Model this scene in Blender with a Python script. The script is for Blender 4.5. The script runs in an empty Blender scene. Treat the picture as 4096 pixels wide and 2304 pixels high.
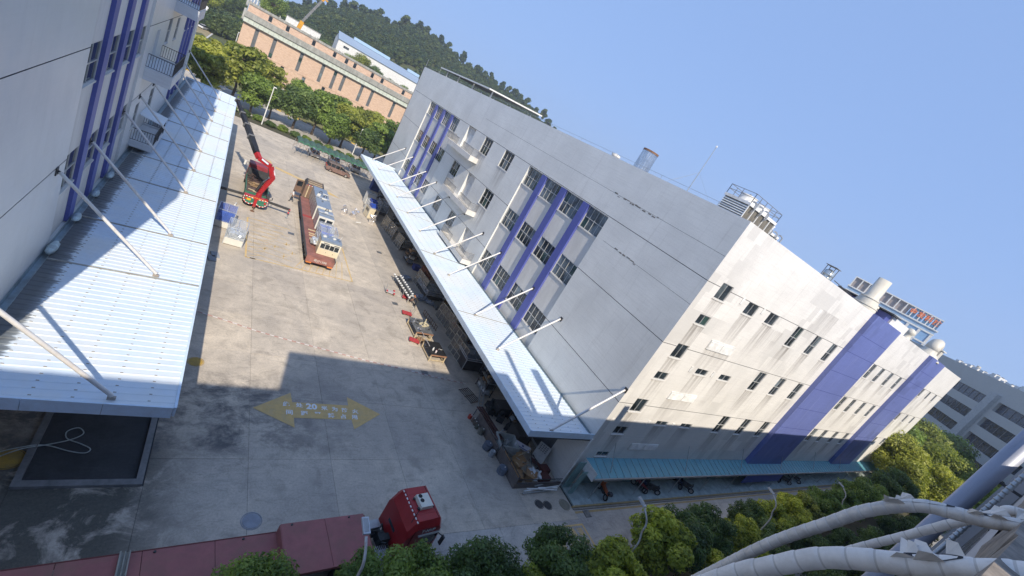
import bpy, math, random
import numpy as np
from mathutils import Vector, Matrix
R = math.radians
rnd = random.Random(7)
SC = bpy.context.scene
COL = SC.collection

# ---------------------------------------------------------------- camera
def cam_basis(yaw, pitch, roll):
    f = Vector((math.sin(yaw)*math.cos(pitch), math.cos(yaw)*math.cos(pitch), -math.sin(pitch)))
    r = Vector((math.cos(yaw), -math.sin(yaw), 0)); u = r.cross(f)
    c, s = math.cos(roll), math.sin(roll)
    return r*c+u*s, u*c-r*s, f
cr, cu, cf = cam_basis(R(38.6927), R(16.5959), R(30.2817))
cd = bpy.data.cameras.new('camera'); cd.lens = 15.5316; cd.sensor_width = 36; cd.sensor_fit = 'HORIZONTAL'
cd.clip_start = 0.05; cd.clip_end = 4000
co = bpy.data.objects.new('camera', cd); COL.objects.link(co)
mw = Matrix.Identity(4)
for i in range(3):
    mw[i][0] = cr[i]; mw[i][1] = cu[i]; mw[i][2] = -cf[i]
mw[0][3], mw[1][3], mw[2][3] = 0, 0, 22
co.matrix_world = mw
SC.camera = co
# ---------------------------------------------------------------- world, sun, exposure
LIGHT = Vector((0.23, 1.2, -1.0)).normalized()
EL = math.asin(-LIGHT.z); AZ = math.atan2(-LIGHT.x, -LIGHT.y)
w = bpy.data.worlds.new('World'); SC.world = w; w.use_nodes = True
nt = w.node_tree; bg = nt.nodes['Background']
sky = nt.nodes.new('ShaderNodeTexSky'); sky.sky_type = 'NISHITA'; sky.sun_disc = False
sky.sun_elevation = EL; sky.sun_rotation = AZ % (2*math.pi)
sky.altitude = 0; sky.air_density = 1.0; sky.dust_density = 0.3; sky.ozone_density = 5.0
gm = nt.nodes.new('ShaderNodeGamma'); gm.inputs[1].default_value = 0.16
mu = nt.nodes.new('ShaderNodeMix'); mu.data_type = 'RGBA'; mu.blend_type = 'MULTIPLY'; mu.inputs[0].default_value = 1; mu.inputs[7].default_value = (.90, 1.30, 2.15, 1)
nt.links.new(sky.outputs[0], gm.inputs[0]); nt.links.new(gm.outputs[0], mu.inputs[6]); nt.links.new(mu.outputs[2], bg.inputs[0]); bg.inputs[1].default_value = 0.15
sd = bpy.data.lights.new('sun', 'SUN'); sd.energy = 2.65; sd.angle = R(0.53); sd.color = (1.0, 0.90, 0.75)
so = bpy.data.objects.new('sun', sd); COL.objects.link(so)
so.rotation_euler = LIGHT.to_track_quat('-Z', 'Y').to_euler()
so.location = (-20, -60, 80)
vs = SC.view_settings
vs.view_transform = 'Standard'; vs.look = 'None'; vs.gamma = 1; vs.use_curve_mapping = False; vs.exposure = 1.1
SC.cycles.max_bounces = 8; SC.cycles.transparent_max_bounces = 12
SC.cycles.diffuse_bounces = 5; SC.cycles.glossy_bounces = 3

# ---------------------------------------------------------------- helpers: meshes
class MB:
    def __init__(s): s.v = []; s.f = []; s.m = []
    def poly(s, pts, mi=0):
        n = len(s.v); s.v += [tuple(p) for p in pts]; s.f.append(tuple(range(n, n+len(pts)))); s.m.append(mi); return s
    def hexa(s, p, mi=0):
        n = len(s.v); s.v += [tuple(q) for q in p]
        for a in ((0,3,2,1),(4,5,6,7),(0,1,5,4),(1,2,6,5),(2,3,7,6),(3,0,4,7)):
            s.f.append(tuple(n+i for i in a)); s.m.append(mi)
        return s
    def box(s, x0, x1, y0, y1, z0, z1, mi=0):
        return s.hexa([(x0,y0,z0),(x1,y0,z0),(x1,y1,z0),(x0,y1,z0),(x0,y0,z1),(x1,y0,z1),(x1,y1,z1),(x0,y1,z1)], mi)
    def obox(s, c, size, rz=0, rx=0, ry=0, mi=0):
        M = Matrix.Translation(c) @ Matrix.Rotation(rz,4,'Z') @ Matrix.Rotation(ry,4,'Y') @ Matrix.Rotation(rx,4,'X')
        a, b, d = size[0]/2, size[1]/2, size[2]/2
        return s.hexa([M @ Vector(q) for q in ((-a,-b,-d),(a,-b,-d),(a,b,-d),(-a,b,-d),(-a,-b,d),(a,-b,d),(a,b,d),(-a,b,d))], mi)
    def beam(s, p0, p1, w, h=None, mi=0):
        h = w if h is None else h
        p0, p1 = Vector(p0), Vector(p1); d = (p1-p0).normalized()
        a = d.cross(Vector((0,0,1)))
        if a.length < 1e-4: a = Vector((1,0,0))
        a.normalize(); b = a.cross(d)
        a *= w/2; b *= h/2
        return s.hexa([p0-a-b,p0+a-b,p0+a+b,p0-a+b,p1-a-b,p1+a-b,p1+a+b,p1-a+b], mi)
    def tube(s, pts, r, n=8, mi=0, caps=True):
        pts = [Vector(p) for p in pts]; rr = r if isinstance(r, (list, tuple)) else [r]*len(pts)
        base = len(s.v); up = None
        for i, p in enumerate(pts):
            d = (pts[min(i+1,len(pts)-1)]-pts[max(i-1,0)]).normalized()
            if up is None:
                a = d.cross(Vector((0,0,1)))
                if a.length < 1e-3: a = Vector((1,0,0))
            else:
                a = up - d*up.dot(d)
            a.normalize(); up = a; b = d.cross(a)
            for k in range(n):
                t = 2*math.pi*k/n
                s.v.append(tuple(p+(a*math.cos(t)+b*math.sin(t))*rr[i]))
        for i in range(len(pts)-1):
            for k in range(n):
                q = base+i*n
                s.f.append((q+k, q+(k+1)%n, q+n+(k+1)%n, q+n+k)); s.m.append(mi)
        if caps:
            s.f.append(tuple(base+k for k in range(n))[::-1]); s.m.append(mi)
            q = base+(len(pts)-1)*n; s.f.append(tuple(q+k for k in range(n))); s.m.append(mi)
        return s
    def cyl(s, p0, p1, r, r1=None, n=12, mi=0): return s.tube([p0,p1],[r, r if r1 is None else r1],n,mi)
    def prism(s, poly, z0, z1, mi=0):
        n = len(poly); b = len(s.v)
        s.v += [(x,y,z0) for x,y in poly]+[(x,y,z1) for x,y in poly]
        s.f.append(tuple(range(b,b+n))[::-1]); s.f.append(tuple(range(b+n,b+2*n))); s.m += [mi,mi]
        for i in range(n):
            j=(i+1)%n; s.f.append((b+i,b+j,b+n+j,b+n+i)); s.m.append(mi)
        return s
    def prism_ax(s, poly, ax, t0, t1, mi=0):
        # poly in the plane normal to ax: 'x' -> (y,z), 'y' -> (x,z)
        n = len(poly); b = len(s.v)
        F = (lambda t,p:(t,p[0],p[1])) if ax=='x' else (lambda t,p:(p[0],t,p[1]))
        s.v += [F(t0,p) for p in poly]+[F(t1,p) for p in poly]
        s.f.append(tuple(range(b,b+n))[::-1]); s.f.append(tuple(range(b+n,b+2*n))); s.m += [mi,mi]
        for i in range(n):
            j=(i+1)%n; s.f.append((b+i,b+j,b+n+j,b+n+i)); s.m.append(mi)
        return s
    def loft(s, secs, mi=0, caps=True, closed=True):
        b = len(s.v); n = len(secs[0])
        for sec in secs: s.v += [tuple(p) for p in sec]
        for i in range(len(secs)-1):
            for k in range(n if closed else n-1):
                q=b+i*n; s.f.append((q+k,q+(k+1)%n,q+n+(k+1)%n,q+n+k)); s.m.append(mi)
        if caps:
            s.f.append(tuple(b+k for k in range(n))[::-1]); s.m.append(mi)
            q=b+(len(secs)-1)*n; s.f.append(tuple(q+k for k in range(n))); s.m.append(mi)
        return s
    def lathe(s, prof, c=(0,0,0), n=14, mi=0):
        b=len(s.v)
        for r_,z_ in prof:
            for k in range(n):
                t=2*math.pi*k/n; s.v.append((c[0]+r_*math.cos(t),c[1]+r_*math.sin(t),c[2]+z_))
        for i in range(len(prof)-1):
            for k in range(n):
                q=b+i*n; s.f.append((q+k,q+(k+1)%n,q+n+(k+1)%n,q+n+k)); s.m.append(mi)
        return s
    def blob(s, c, r, seed=0, rough=.2, n=8, mi=0):
        g=random.Random(seed); b=len(s.v); m=n//2+1
        for i in range(m+1):
            for k in range(n):
                th=math.pi*i/m; ph=2*math.pi*k/n; q=1+g.uniform(-rough,rough)
                if i in (0,m): q=1
                s.v.append((c[0]+r[0]*q*math.sin(th)*math.cos(ph),c[1]+r[1]*q*math.sin(th)*math.sin(ph),c[2]+r[2]*q*math.cos(th)))
        for i in range(m):
            for k in range(n):
                q=b+i*n; s.f.append((q+k,q+(k+1)%n,q+n+(k+1)%n,q+n+k)); s.m.append(mi)
        return s
    def mesh(s, name, mats):
        me = bpy.data.meshes.new(name); me.from_pydata(s.v, [], s.f); 
        for m in (mats if isinstance(mats,(list,tuple)) else [mats]): me.materials.append(m)
        if any(s.m): me.polygons.foreach_set('material_index', s.m)
        me.update(); return me
    def build(s, name, mats, parent=None, world=False, smooth=False):
        me = s.mesh(name, mats)
        if smooth: me.polygons.foreach_set('use_smooth', [True]*len(me.polygons))
        return link(name, me, parent, world)
BASEM = {}
def link(name, data, parent=None, world=False):
    o = bpy.data.objects.new(name, data); COL.objects.link(o)
    if parent is not None:
        o.parent = parent
        if world: o.matrix_parent_inverse = world_of(parent).inverted()
    return o
def world_of(o):
    m = Matrix.Translation(o.location) @ o.rotation_euler.to_matrix().to_4x4() @ Matrix.Diagonal((*o.scale,1))
    if o.parent is not None: m = world_of(o.parent) @ o.matrix_parent_inverse @ m
    return m
def tag(o, label=None, cat=None, group=None, kind=None):
    if label: o['label'] = label
    if cat: o['category'] = cat
    if group: o['group'] = group
    if kind: o['kind'] = kind
    return o
def thing(name, label, cat, loc=(0,0,0), rz=0, group=None, rx=0, ry=0, scale=1):
    o = bpy.data.objects.new(name, None); COL.objects.link(o); o.empty_display_size = .3
    o.location = loc; o.rotation_euler = (rx,ry,rz); o.scale = (scale,)*3
    return tag(o, label, cat, group)
def copy_tree(o, parent=None):
    c = o.copy(); COL.objects.link(c); c.parent = parent
    for ch in o.children: copy_tree(ch, c)
    return c
def struct(o): o['kind'] = 'structure'; return o
def text_mesh(name, s, size, mat, M, parent=None, depth=0.0, world=True, bold=.0):
    cu_ = bpy.data.curves.new(name, 'FONT'); cu_.body = s; cu_.size = size; cu_.align_x = 'CENTER'; cu_.align_y = 'CENTER'
    cu_.extrude = depth; cu_.offset = bold; cu_.resolution_u = 2
    t = bpy.data.objects.new(name+'_tmp', cu_); COL.objects.link(t)
    dg = bpy.context.evaluated_depsgraph_get()
    me = bpy.data.meshes.new_from_object(t.evaluated_get(dg))
    bpy.data.objects.remove(t); me.materials.clear(); me.materials.append(mat); me.transform(M)
    return link(name, me, parent, world)
def frame(o, x, y):      # matrix from origin, x axis and y axis
    x = Vector(x).normalized(); y = Vector(y).normalized(); z = x.cross(y)
    return Matrix(((x.x,y.x,z.x,o[0]),(x.y,y.y,z.y,o[1]),(x.z,y.z,z.z,o[2]),(0,0,0,1)))
ORD = ['first','second','third','fourth','fifth','sixth','seventh','eighth','ninth','tenth','eleventh','twelfth','thirteenth','fourteenth','fifteenth','sixteenth','seventeenth','eighteenth','nineteenth','twentieth','twenty-first','twenty-second','twenty-third','twenty-fourth','twenty-fifth','twenty-sixth','twenty-seventh','twenty-eighth','twenty-ninth','thirtieth']

# ---------------------------------------------------------------- helpers: materials
class NT:
    def __init__(s, name):
        s.mat = bpy.data.materials.new(name); s.mat.use_nodes = True
        s.t = s.mat.node_tree; s.b = s.t.nodes['Principled BSDF']; s.n = s.t.nodes
    def new(s, ty, **kw):
        n = s.n.new(ty)
        for k, v in kw.items(): setattr(n, k, v)
        return n
    def ln(s, a, b): s.t.links.new(a, b)
    def pos(s, sc=(1,1,1), obj=False):
        if obj: g = s.new('ShaderNodeTexCoord').outputs['Object']
        else: g = s.new('ShaderNodeNewGeometry').outputs['Position']
        if sc == (1,1,1): return g
        m = s.new('ShaderNodeMapping'); m.inputs['Scale'].default_value = sc; s.ln(g, m.inputs[0]); return m.outputs[0]
    def noise(s, vec, scale, detail=4, rough=.6, dist=0):
        n = s.new('ShaderNodeTexNoise'); n.inputs['Scale'].default_value = scale; n.inputs['Detail'].default_value = detail
        n.inputs['Roughness'].default_value = rough; n.inputs['Distortion'].default_value = dist
        s.ln(vec, n.inputs['Vector']); return n.outputs[0]
    def ramp(s, fac, stops):
        n = s.new('ShaderNodeValToRGB'); e = n.color_ramp.elements
        while len(e) < len(stops): e.new(.5)
        for i, (p, c) in enumerate(stops):
            e[i].position = p; e[i].color = c if len(c) == 4 else (*c, 1)
        s.ln(fac, n.inputs[0]); return n.outputs[0]
    def mix(s, fac, a, b, blend='MIX'):
        n = s.new('ShaderNodeMix', data_type='RGBA', blend_type=blend)
        for i, v in ((0, fac), (6, a), (7, b)):
            if isinstance(v, (int, float)): n.inputs[i].default_value = v
            elif isinstance(v, tuple): n.inputs[i].default_value = v if len(v) == 4 else (*v, 1)
            else: s.ln(v, n.inputs[i])
        return n.outputs[2]
    def math(s, op, a, b=0.0, clamp=False):
        n = s.new('ShaderNodeMath', operation=op, use_clamp=clamp)
        for i, v in ((0, a), (1, b)):
            if isinstance(v, (int, float)): n.inputs[i].default_value = v
            else: s.ln(v, n.inputs[i])
        return n.outputs[0]
    def attr(s, name):
        n = s.new('ShaderNodeAttribute'); n.attribute_name = name; return n.outputs['Fac']
    def bump(s, h, strength=.3, dist=.02):
        n = s.new('ShaderNodeBump'); n.inputs['Strength'].default_value = strength; n.inputs['Distance'].default_value = dist
        s.ln(h, n.inputs['Height']); s.ln(n.outputs[0], s.b.inputs['Normal'])
    def col(s, c):
        if isinstance(c, tuple): s.b.inputs['Base Color'].default_value = (*c, 1)
        else: s.ln(c, s.b.inputs['Base Color'])
    def set(s, rough=None, metal=None, spec=None):
        if rough is not None: s.b.inputs['Roughness'].default_value = rough
        if metal is not None: s.b.inputs['Metallic'].default_value = metal
        if spec is not None: s.b.inputs['Specular IOR Level'].default_value = spec
MC = {}
def M(name, c, rough=.6, metal=0., var=.18, scale=2.5, bump=0., dirt=None, dirt_amt=.35, dscale=.8, streak=False, obj=False):
    if name in MC: return MC[name]
    k = NT(name); v = k.pos((1,1,.25) if streak else (1,1,1), obj)
    n = k.noise(v, scale, 5, .65)
    lo = tuple(x*(1-var) for x in c); hi = tuple(min(1, x*(1+var)) for x in c)
    cc = k.ramp(n, [(.3, lo), (.7, hi)])
    if dirt:
        n2 = k.noise(v, dscale, 6, .7, .5)
        cc = k.mix(k.ramp(n2, [(.45, (0,0,0)), (.75, (dirt_amt,)*3)]), cc, dirt)
    k.col(cc); k.set(rough, metal)
    rn = k.ramp(n, [(.2, (max(.05,rough-.12),)*3), (.8, (min(1,rough+.12),)*3)]); k.ln(rn, k.b.inputs['Roughness'])
    if bump: k.bump(n, bump, .02)
    MC[name] = k.mat; return k.mat
def glass_mat(name, c=(.02,.028,.035), rough=.06):
    if name in MC: return MC[name]
    k = NT(name); v = k.pos((1,1,1)); n = k.noise(v, .9, 2, .5)
    k.col(k.ramp(n, [(.35, tuple(x*.5 for x in c)), (.7, tuple(x*1.9 for x in c))])); k.set(rough, 0, .6)
    k.bump(n, .02, .05); MC[name] = k.mat; return k.mat
def clear_mat(name, tint=(.75,.82,.9), alpha=.35, rough=.12):
    if name in MC: return MC[name]
    k = NT(name); k.col(tint); k.set(rough, 0, .6); k.b.inputs['Alpha'].default_value = alpha
    MC[name] = k.mat; return k.mat
# ---------------------------------------------------------------- surface materials
def concrete_mat(name, c=(.57,.50,.41), slab=True, wet=False):
    k = NT(name); v = k.pos()
    big = k.noise(v, .13, 5, .6, .8); mid = k.noise(v, .9, 6, .7, .6); fine = k.noise(v, 9, 6, .75)
    cc = k.ramp(mid, [(.25, tuple(x*.60 for x in c)), (.48, c), (.72, tuple(x*1.22 for x in c))])
    cc = k.mix(k.ramp(big, [(.42, (0,0,0)), (.62, (.55,.55,.55))]), cc, tuple(x*.66 for x in (c[0]*.94, c[1]*.97, c[2]*1.05)))
    cc = k.mix(k.ramp(fine, [(.38, (.34,.34,.34)), (.58, (0,0,0))]), cc, tuple(x*.45 for x in c))
    # scraped tyre marks: long thin arcs
    vs_ = k.pos((.16, .9, 1)); tm = k.noise(vs_, .8, 3, .5, 2.5)
    cc = k.mix(k.ramp(tm, [(.49, (0,0,0)), (.505, (.22,.22,.22)), (.52, (0,0,0))]), cc, (.08,.08,.085))
    bl = k.noise(k.pos((1,1,1)), .35, 4, .55, .3)
    cc = k.mix(k.ramp(bl, [(.60, (0,0,0)), (.68, (.5,.5,.5))]), cc, tuple(x*.5 for x in c))
    if slab:
        r = k.new('ShaderNodeObjectInfo').outputs['Random']
        cc = k.mix(1.0, cc, k.ramp(r, [(0, (.88,.88,.89)), (.5, (.97,.97,.97)), (1, (1.05,1.04,1.02))]), 'MULTIPLY')
    if wet:
        sep = k.new('ShaderNodeSeparateXYZ'); k.ln(v, sep.inputs[0])
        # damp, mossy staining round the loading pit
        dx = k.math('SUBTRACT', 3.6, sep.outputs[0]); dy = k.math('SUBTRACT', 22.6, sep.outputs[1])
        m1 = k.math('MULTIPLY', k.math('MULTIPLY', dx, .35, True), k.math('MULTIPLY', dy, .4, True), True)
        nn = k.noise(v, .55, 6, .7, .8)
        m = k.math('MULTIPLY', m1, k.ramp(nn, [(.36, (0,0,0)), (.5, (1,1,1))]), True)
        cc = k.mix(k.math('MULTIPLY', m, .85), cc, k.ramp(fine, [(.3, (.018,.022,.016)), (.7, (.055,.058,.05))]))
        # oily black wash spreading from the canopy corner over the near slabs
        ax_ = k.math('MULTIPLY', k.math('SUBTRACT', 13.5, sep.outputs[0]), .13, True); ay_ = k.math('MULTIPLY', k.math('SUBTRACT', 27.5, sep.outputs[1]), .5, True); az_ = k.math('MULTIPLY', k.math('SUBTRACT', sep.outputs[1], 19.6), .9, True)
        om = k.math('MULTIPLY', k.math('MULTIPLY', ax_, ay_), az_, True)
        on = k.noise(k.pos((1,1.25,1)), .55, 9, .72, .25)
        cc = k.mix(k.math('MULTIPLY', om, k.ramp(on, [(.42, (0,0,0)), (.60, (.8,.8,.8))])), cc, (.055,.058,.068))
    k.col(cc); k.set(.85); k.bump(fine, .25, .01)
    MC[name] = k.mat; return k.mat
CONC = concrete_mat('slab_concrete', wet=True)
ROADC = concrete_mat('road_concrete', (.52,.48,.43))
SOFT = concrete_mat('plain_concrete', (.36,.35,.33), slab=False)
DARKC = concrete_mat('dark_concrete', (.05,.052,.055), slab=False)

def tile_mat(name, c, rough=.45, stain=(.20,.175,.155), patch=0., streaks=.25, glossy_scale=0, soft=1., cloud=1.):
    k = NT(name); v = k.pos()
    n1 = k.noise(v, .25, 5, .6, .3)
    nh = k.noise(k.pos((.35,.35,7)), 1.0, 5, .7)         # courses of tiles
    nv = k.noise(k.pos((2.2,2.2,.12)), 1.0, 5, .7)       # rain streaks
    nf = k.noise(k.pos((1,1,1)), 11, 4, .7)
    cc = k.ramp(n1, [(.3, tuple(x*(1-.10*cloud) for x in c)), (.7, tuple(min(1,x*(1+.07*cloud)) for x in c))])
    cc = k.mix(k.ramp(nh, [(.36, (.28*soft,)*3), (.52, (0,0,0))]), cc, tuple(x*.74 for x in c))
    cc = k.mix(k.ramp(nf, [(.34, (.22*soft,)*3), (.5, (0,0,0))]), cc, tuple(x*.7 for x in c))
    cc = k.mix(k.ramp(nv, [(.56, (0,0,0)), (.78, (streaks,)*3)]), cc, stain)
    if patch:
        b = k.new('ShaderNodeTexBrick'); b.inputs['Scale'].default_value = 1; b.inputs['Brick Width'].default_value = 1.1; b.inputs['Row Height'].default_value = 1.5
        b.inputs['Mortar Size'].default_value = 0; b.inputs['Color1'].default_value = (0,0,0,1); b.inputs['Color2'].default_value = (1,1,1,1); b.offset = .37
        sp = k.new('ShaderNodeSeparateXYZ'); k.ln(v, sp.inputs[0]); cb = k.new('ShaderNodeCombineXYZ'); k.ln(sp.outputs[0], cb.inputs[0]); k.ln(sp.outputs[2], cb.inputs[1])
        k.ln(cb.outputs[0], b.inputs['Vector'])
        msk = k.math('MULTIPLY', k.ramp(k.noise(k.pos((1,1,1)), .12, 3, .5), [(.5, (0,0,0)), (.58, (1,1,1))]), k.ramp(b.outputs[0], [(.5, (0,0,0)), (.52, (patch,)*3)]))
        cc = k.mix(msk, cc, tuple(x*.72 for x in c))
    st = k.attr('stain')
    nv2 = k.noise(k.pos((3.2,3.2,.16)), 1.0, 6, .75)
    sm = k.math('MULTIPLY', st, k.ramp(nv2, [(.38, (0.05,)*3), (.62, (.9,)*3)]), True)
    cc = k.mix(sm, cc, stain)
    k.col(cc); k.set(rough)
    if glossy_scale:
        g = k.noise(k.pos((1,1,.5)), glossy_scale, 6, .75)
        k.ln(k.ramp(g, [(.35, (.30,)*3), (.65, (.46,)*3)]), k.b.inputs['Roughness'])
    h = k.mix(.5, nh, nf); k.bump(h, .12, .01)
    MC[name] = k.mat; return k.mat
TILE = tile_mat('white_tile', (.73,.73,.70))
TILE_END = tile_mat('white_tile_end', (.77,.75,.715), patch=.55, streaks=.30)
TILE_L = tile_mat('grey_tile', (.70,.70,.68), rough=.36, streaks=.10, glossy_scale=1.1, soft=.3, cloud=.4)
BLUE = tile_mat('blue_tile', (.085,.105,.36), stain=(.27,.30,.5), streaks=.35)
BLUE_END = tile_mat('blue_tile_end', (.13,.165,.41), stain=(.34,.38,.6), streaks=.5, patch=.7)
CREAM = M('cream_render', (.66,.64,.60), .7, var=.08, scale=1.2, dirt=(.35,.32,.29), streak=True)
SEAL = M('joint_sealant', (.06,.06,.065), .8)
ALU = M('window_aluminium', (.55,.55,.53), .4, .3, var=.1)
ALUD = M('dark_aluminium', (.18,.18,.18), .5, .2)
GLASS = glass_mat('window_glass'); GLASSG = glass_mat('green_glass', (.03,.06,.055)); GLASSB = glass_mat('blue_glass', (.06,.14,.24), .05)
WHITE = M('white_paint', (.72,.72,.70), .5, dirt=(.4,.33,.25), dirt_amt=.25)
STEELG = M('galvanised', (.42,.44,.45), .45, .6, var=.2, dirt=(.25,.18,.12), dirt_amt=.3)
IRON = M('dark_iron', (.06,.06,.062), .6, .3, var=.3)
RUST = M('rusty_steel', (.20,.11,.065), .8, .1, var=.4, scale=6)
BLACK = M('black_rubber', (.018,.018,.02), .75, var=.3)
YEL = M('yellow_paint', (.63,.43,.17), .8, var=.12, scale=3, dirt=(.45,.37,.26), dirt_amt=.5, dscale=1.6)
YELF = M('faded_yellow_paint', (.60,.42,.17), .85, var=.1, dirt=(.52,.46,.37), dirt_amt=.8, dscale=1.1)
WPAINT = M('faded_white_paint', (.80,.82,.84), .8, var=.1, dirt=(.45,.40,.30), dirt_amt=.4, dscale=5)
REDP = M('red_paint', (.40,.020,.025), .38, dirt=(.2,.05,.05), dirt_amt=.5)
REDD = M('faded_red_deck', (.34,.125,.12), .75, var=.18, scale=1.3, dirt=(.24,.13,.10), dirt_amt=.8, dscale=.7, bump=.1)
GREENP = M('green_paint', (.035,.16,.10), .55, dirt=(.1,.09,.07))
WOOD = M('weathered_wood', (.33,.22,.12), .8, var=.3, scale=4, dirt=(.15,.1,.06))
WOODL = M('pale_timber', (.52,.42,.27), .75, var=.2, scale=4)
CARD = M('cardboard', (.34,.20,.095), .85, var=.2)
FOAM = M('white_foam', (.68,.70,.72), .7, var=.15, scale=6)
FOIL = M('foil_wrap', (.75,.72,.70), .22, .75, var=.25, scale=7, bump=.9)
FILM = M('clear_film', (.62,.64,.68), .14, .5, var=.55, scale=7, bump=.8)
MACHW = M('machine_white', (.66,.65,.60), .45, var=.06)
MACHB = M('machine_blue', (.03,.08,.42), .4, var=.2, scale=5)
SLATE = M('blue_grey_panel', (.22,.27,.34), .35, .1, var=.12)
PANEL = clear_mat('plastic_panel', (.55,.62,.72), .22)
SKIN = M('skin', (.45,.26,.18), .6, var=.05); HAIR = M('black_hair', (.015,.013,.012), .6); 
CHROME = M('chrome', (.75,.75,.75), .15, 1., var=.05)
TEALROOF = M('teal_roof', (.10,.31,.38), .45, var=.14, scale=1.2, dirt=(.16,.24,.26), dirt_amt=.45, dscale=2)
TEALW = M('teal_wall', (.22,.36,.36), .6, var=.1)

def sheet_mat():
    k = NT('canopy_sheet'); v = k.pos()
    c = (.62,.72,.82)
    n = k.noise(v, 1.2, 5, .65)
    cc = k.ramp(n, [(.3, tuple(x*.95 for x in c)), (.7, tuple(min(1,x*1.05) for x in c))])
    pale = k.noise(v, .22, 4, .6, .4)
    cc = k.mix(k.ramp(pale, [(.42, (0,0,0)), (.62, (.6,.6,.6))]), cc, (.72,.72,.68))
    # grime washed down from the wall gutter, per-vertex distance to the wall in 'stain'
    st = k.attr('stain'); g = k.noise(k.pos((.25,5.5,1)), 1, 6, .75); g2 = k.noise(v, 5, 4, .7)
    edge = k.math('SUBTRACT', k.math('MULTIPLY', st, 1.75), k.math('ADD', k.math('MULTIPLY', g, 1.35), k.math('MULTIPLY', g2, .2)))
    cc = k.mix(k.ramp(edge, [(.0, (0,0,0)), (.14, (.75,.75,.75)), (.5, (.92,.92,.92))]), cc, (.05,.055,.058))
    k.col(cc); k.set(.38, .05)
    MC['canopy_sheet'] = k.mat; return k.mat
SHEET = sheet_mat()
FASC = M('canopy_fascia', (.60,.72,.84), .4, var=.06, dirt=(.42,.40,.34), dirt_amt=.4)
PIPEW = M('brace_paint', (.68,.67,.65), .5, .1, var=.08, dirt=(.42,.27,.17), dirt_amt=.4, dscale=.8)
def brick_mat():
    k = NT('tan_brick'); v = k.pos()
    n = k.noise(k.pos((.9,.9,4)), 1.2, 5, .8); n2 = k.noise(v, .3, 4, .6)
    cc = k.ramp(n, [(.32, (.42,.27,.185)), (.5, (.58,.41,.30)), (.7, (.68,.52,.40))])
    cc = k.mix(k.ramp(n2, [(.5, (0,0,0)), (.75, (.35,)*3)]), cc, (.36,.25,.18))
    k.col(cc); k.set(.85); MC['brick'] = k.mat; return k.mat
BRICK = brick_mat()
OLDC = M('streaked_concrete', (.33,.33,.30), .85, var=.25, scale=1.4, streak=True, dirt=(.12,.11,.10), dirt_amt=.7, dscale=2.2)
PALEG = M('pale_green_tiles', (.40,.43,.36), .7, var=.2, scale=1.5, streak=True)
SOIL = M('garden_soil', (.075,.065,.04), .95, var=.4, scale=1.5, bump=.3, dirt=(.05,.08,.03), dirt_amt=.8)
def leaf_mat(name, lo, hi, trans=.35):
    k = NT(name); t = k.attr('tint'); v = k.pos(); n = k.noise(v, .5, 3, .5)
    tt = k.math('ADD', k.math('MULTIPLY', t, .75), k.math('MULTIPLY', n, .3))
    r = k.new('ShaderNodeObjectInfo').outputs['Random']
    cc = k.ramp(tt, [(.2, lo), (.8, hi)])
    cc = k.mix(1., cc, k.ramp(r, [(0, (.8,.85,.8)), (1, (1.15,1.1,1.0))]), 'MULTIPLY')
    k.col(cc); k.set(.5, 0, .35)
    tr = k.new('ShaderNodeBsdfTranslucent'); k.ln(k.mix(1., cc, (1.5,1.7,.7), 'MULTIPLY'), tr.inputs[0])
    ms = k.new('ShaderNodeMixShader'); ms.inputs[0].default_value = trans
    out = k.n['Material Output']; k.ln(k.b.outputs[0], ms.inputs[1]); k.ln(tr.outputs[0], ms.inputs[2]); k.ln(ms.outputs[0], out.inputs[0])
    MC[name] = k.mat; return k.mat
LF_YG = leaf_mat('leaf_yellow_green', (.11,.155,.022), (.55,.56,.09))
LF_MG = leaf_mat('leaf_mid_green', (.07,.12,.028), (.30,.39,.09))
LF_DG = leaf_mat('leaf_dark_green', (.045,.08,.03), (.17,.245,.08))
LF_OL = leaf_mat('leaf_olive', (.085,.115,.02), (.40,.41,.085))
LF_HILL = leaf_mat('leaf_hill', (.022,.044,.02), (.085,.13,.05), .2)
LF_HILL2 = leaf_mat('leaf_hill_olive', (.03,.052,.02), (.13,.17,.05), .25)
BARK = M('bark', (.085,.065,.05), .9, var=.35, scale=6)
HILLG = M('hill_undergrowth', (.07,.085,.03), .95, var=.4, scale=.12, dirt=(.14,.12,.05), dirt_amt=.8, dscale=.05)
FARG = M('far_ground', (.19,.19,.16), .95, var=.2, scale=.05, dirt=(.10,.13,.05), dirt_amt=.8, dscale=.02)
# ---------------------------------------------------------------- ground, slabs, road
def sheet(name, pts, z, mat):
    mb = MB(); mb.poly([(x,y,z) for x,y in pts]); return mb.build(name, mat)
struct(sheet('ground', [(-900,-300),(1500,-300),(1500,1500),(-900,1500)], -.10, FARG))
court = struct(sheet('court', [(-5.3,14.25),(28.66,14.25),(28.66,100.5),(-5.3,100.5)], -.03, DARKC))
XJ = [-5.3,1.42,5.8,10.35,14.95,19.6,24.0,28.66]
YJ = [14.25,19.85,25.2,29.4,34.1,38.95,43.9,48.8,53.7,58.6,63.5,68.4,73.3,78.2,83.1,88.0,92.9,97.8,100.5]
def slab(name, x0, x1, y0, y1, parent, mat, z=0., g=.007, h=.05):
    mb = MB(); mb.box(x0+g, x1-g, y0+g, y1-g, z-h, z)
    return mb.build(name, mat, parent, True)
PIT = (-2.72, 1.1, 18.5, 30.0)
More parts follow.
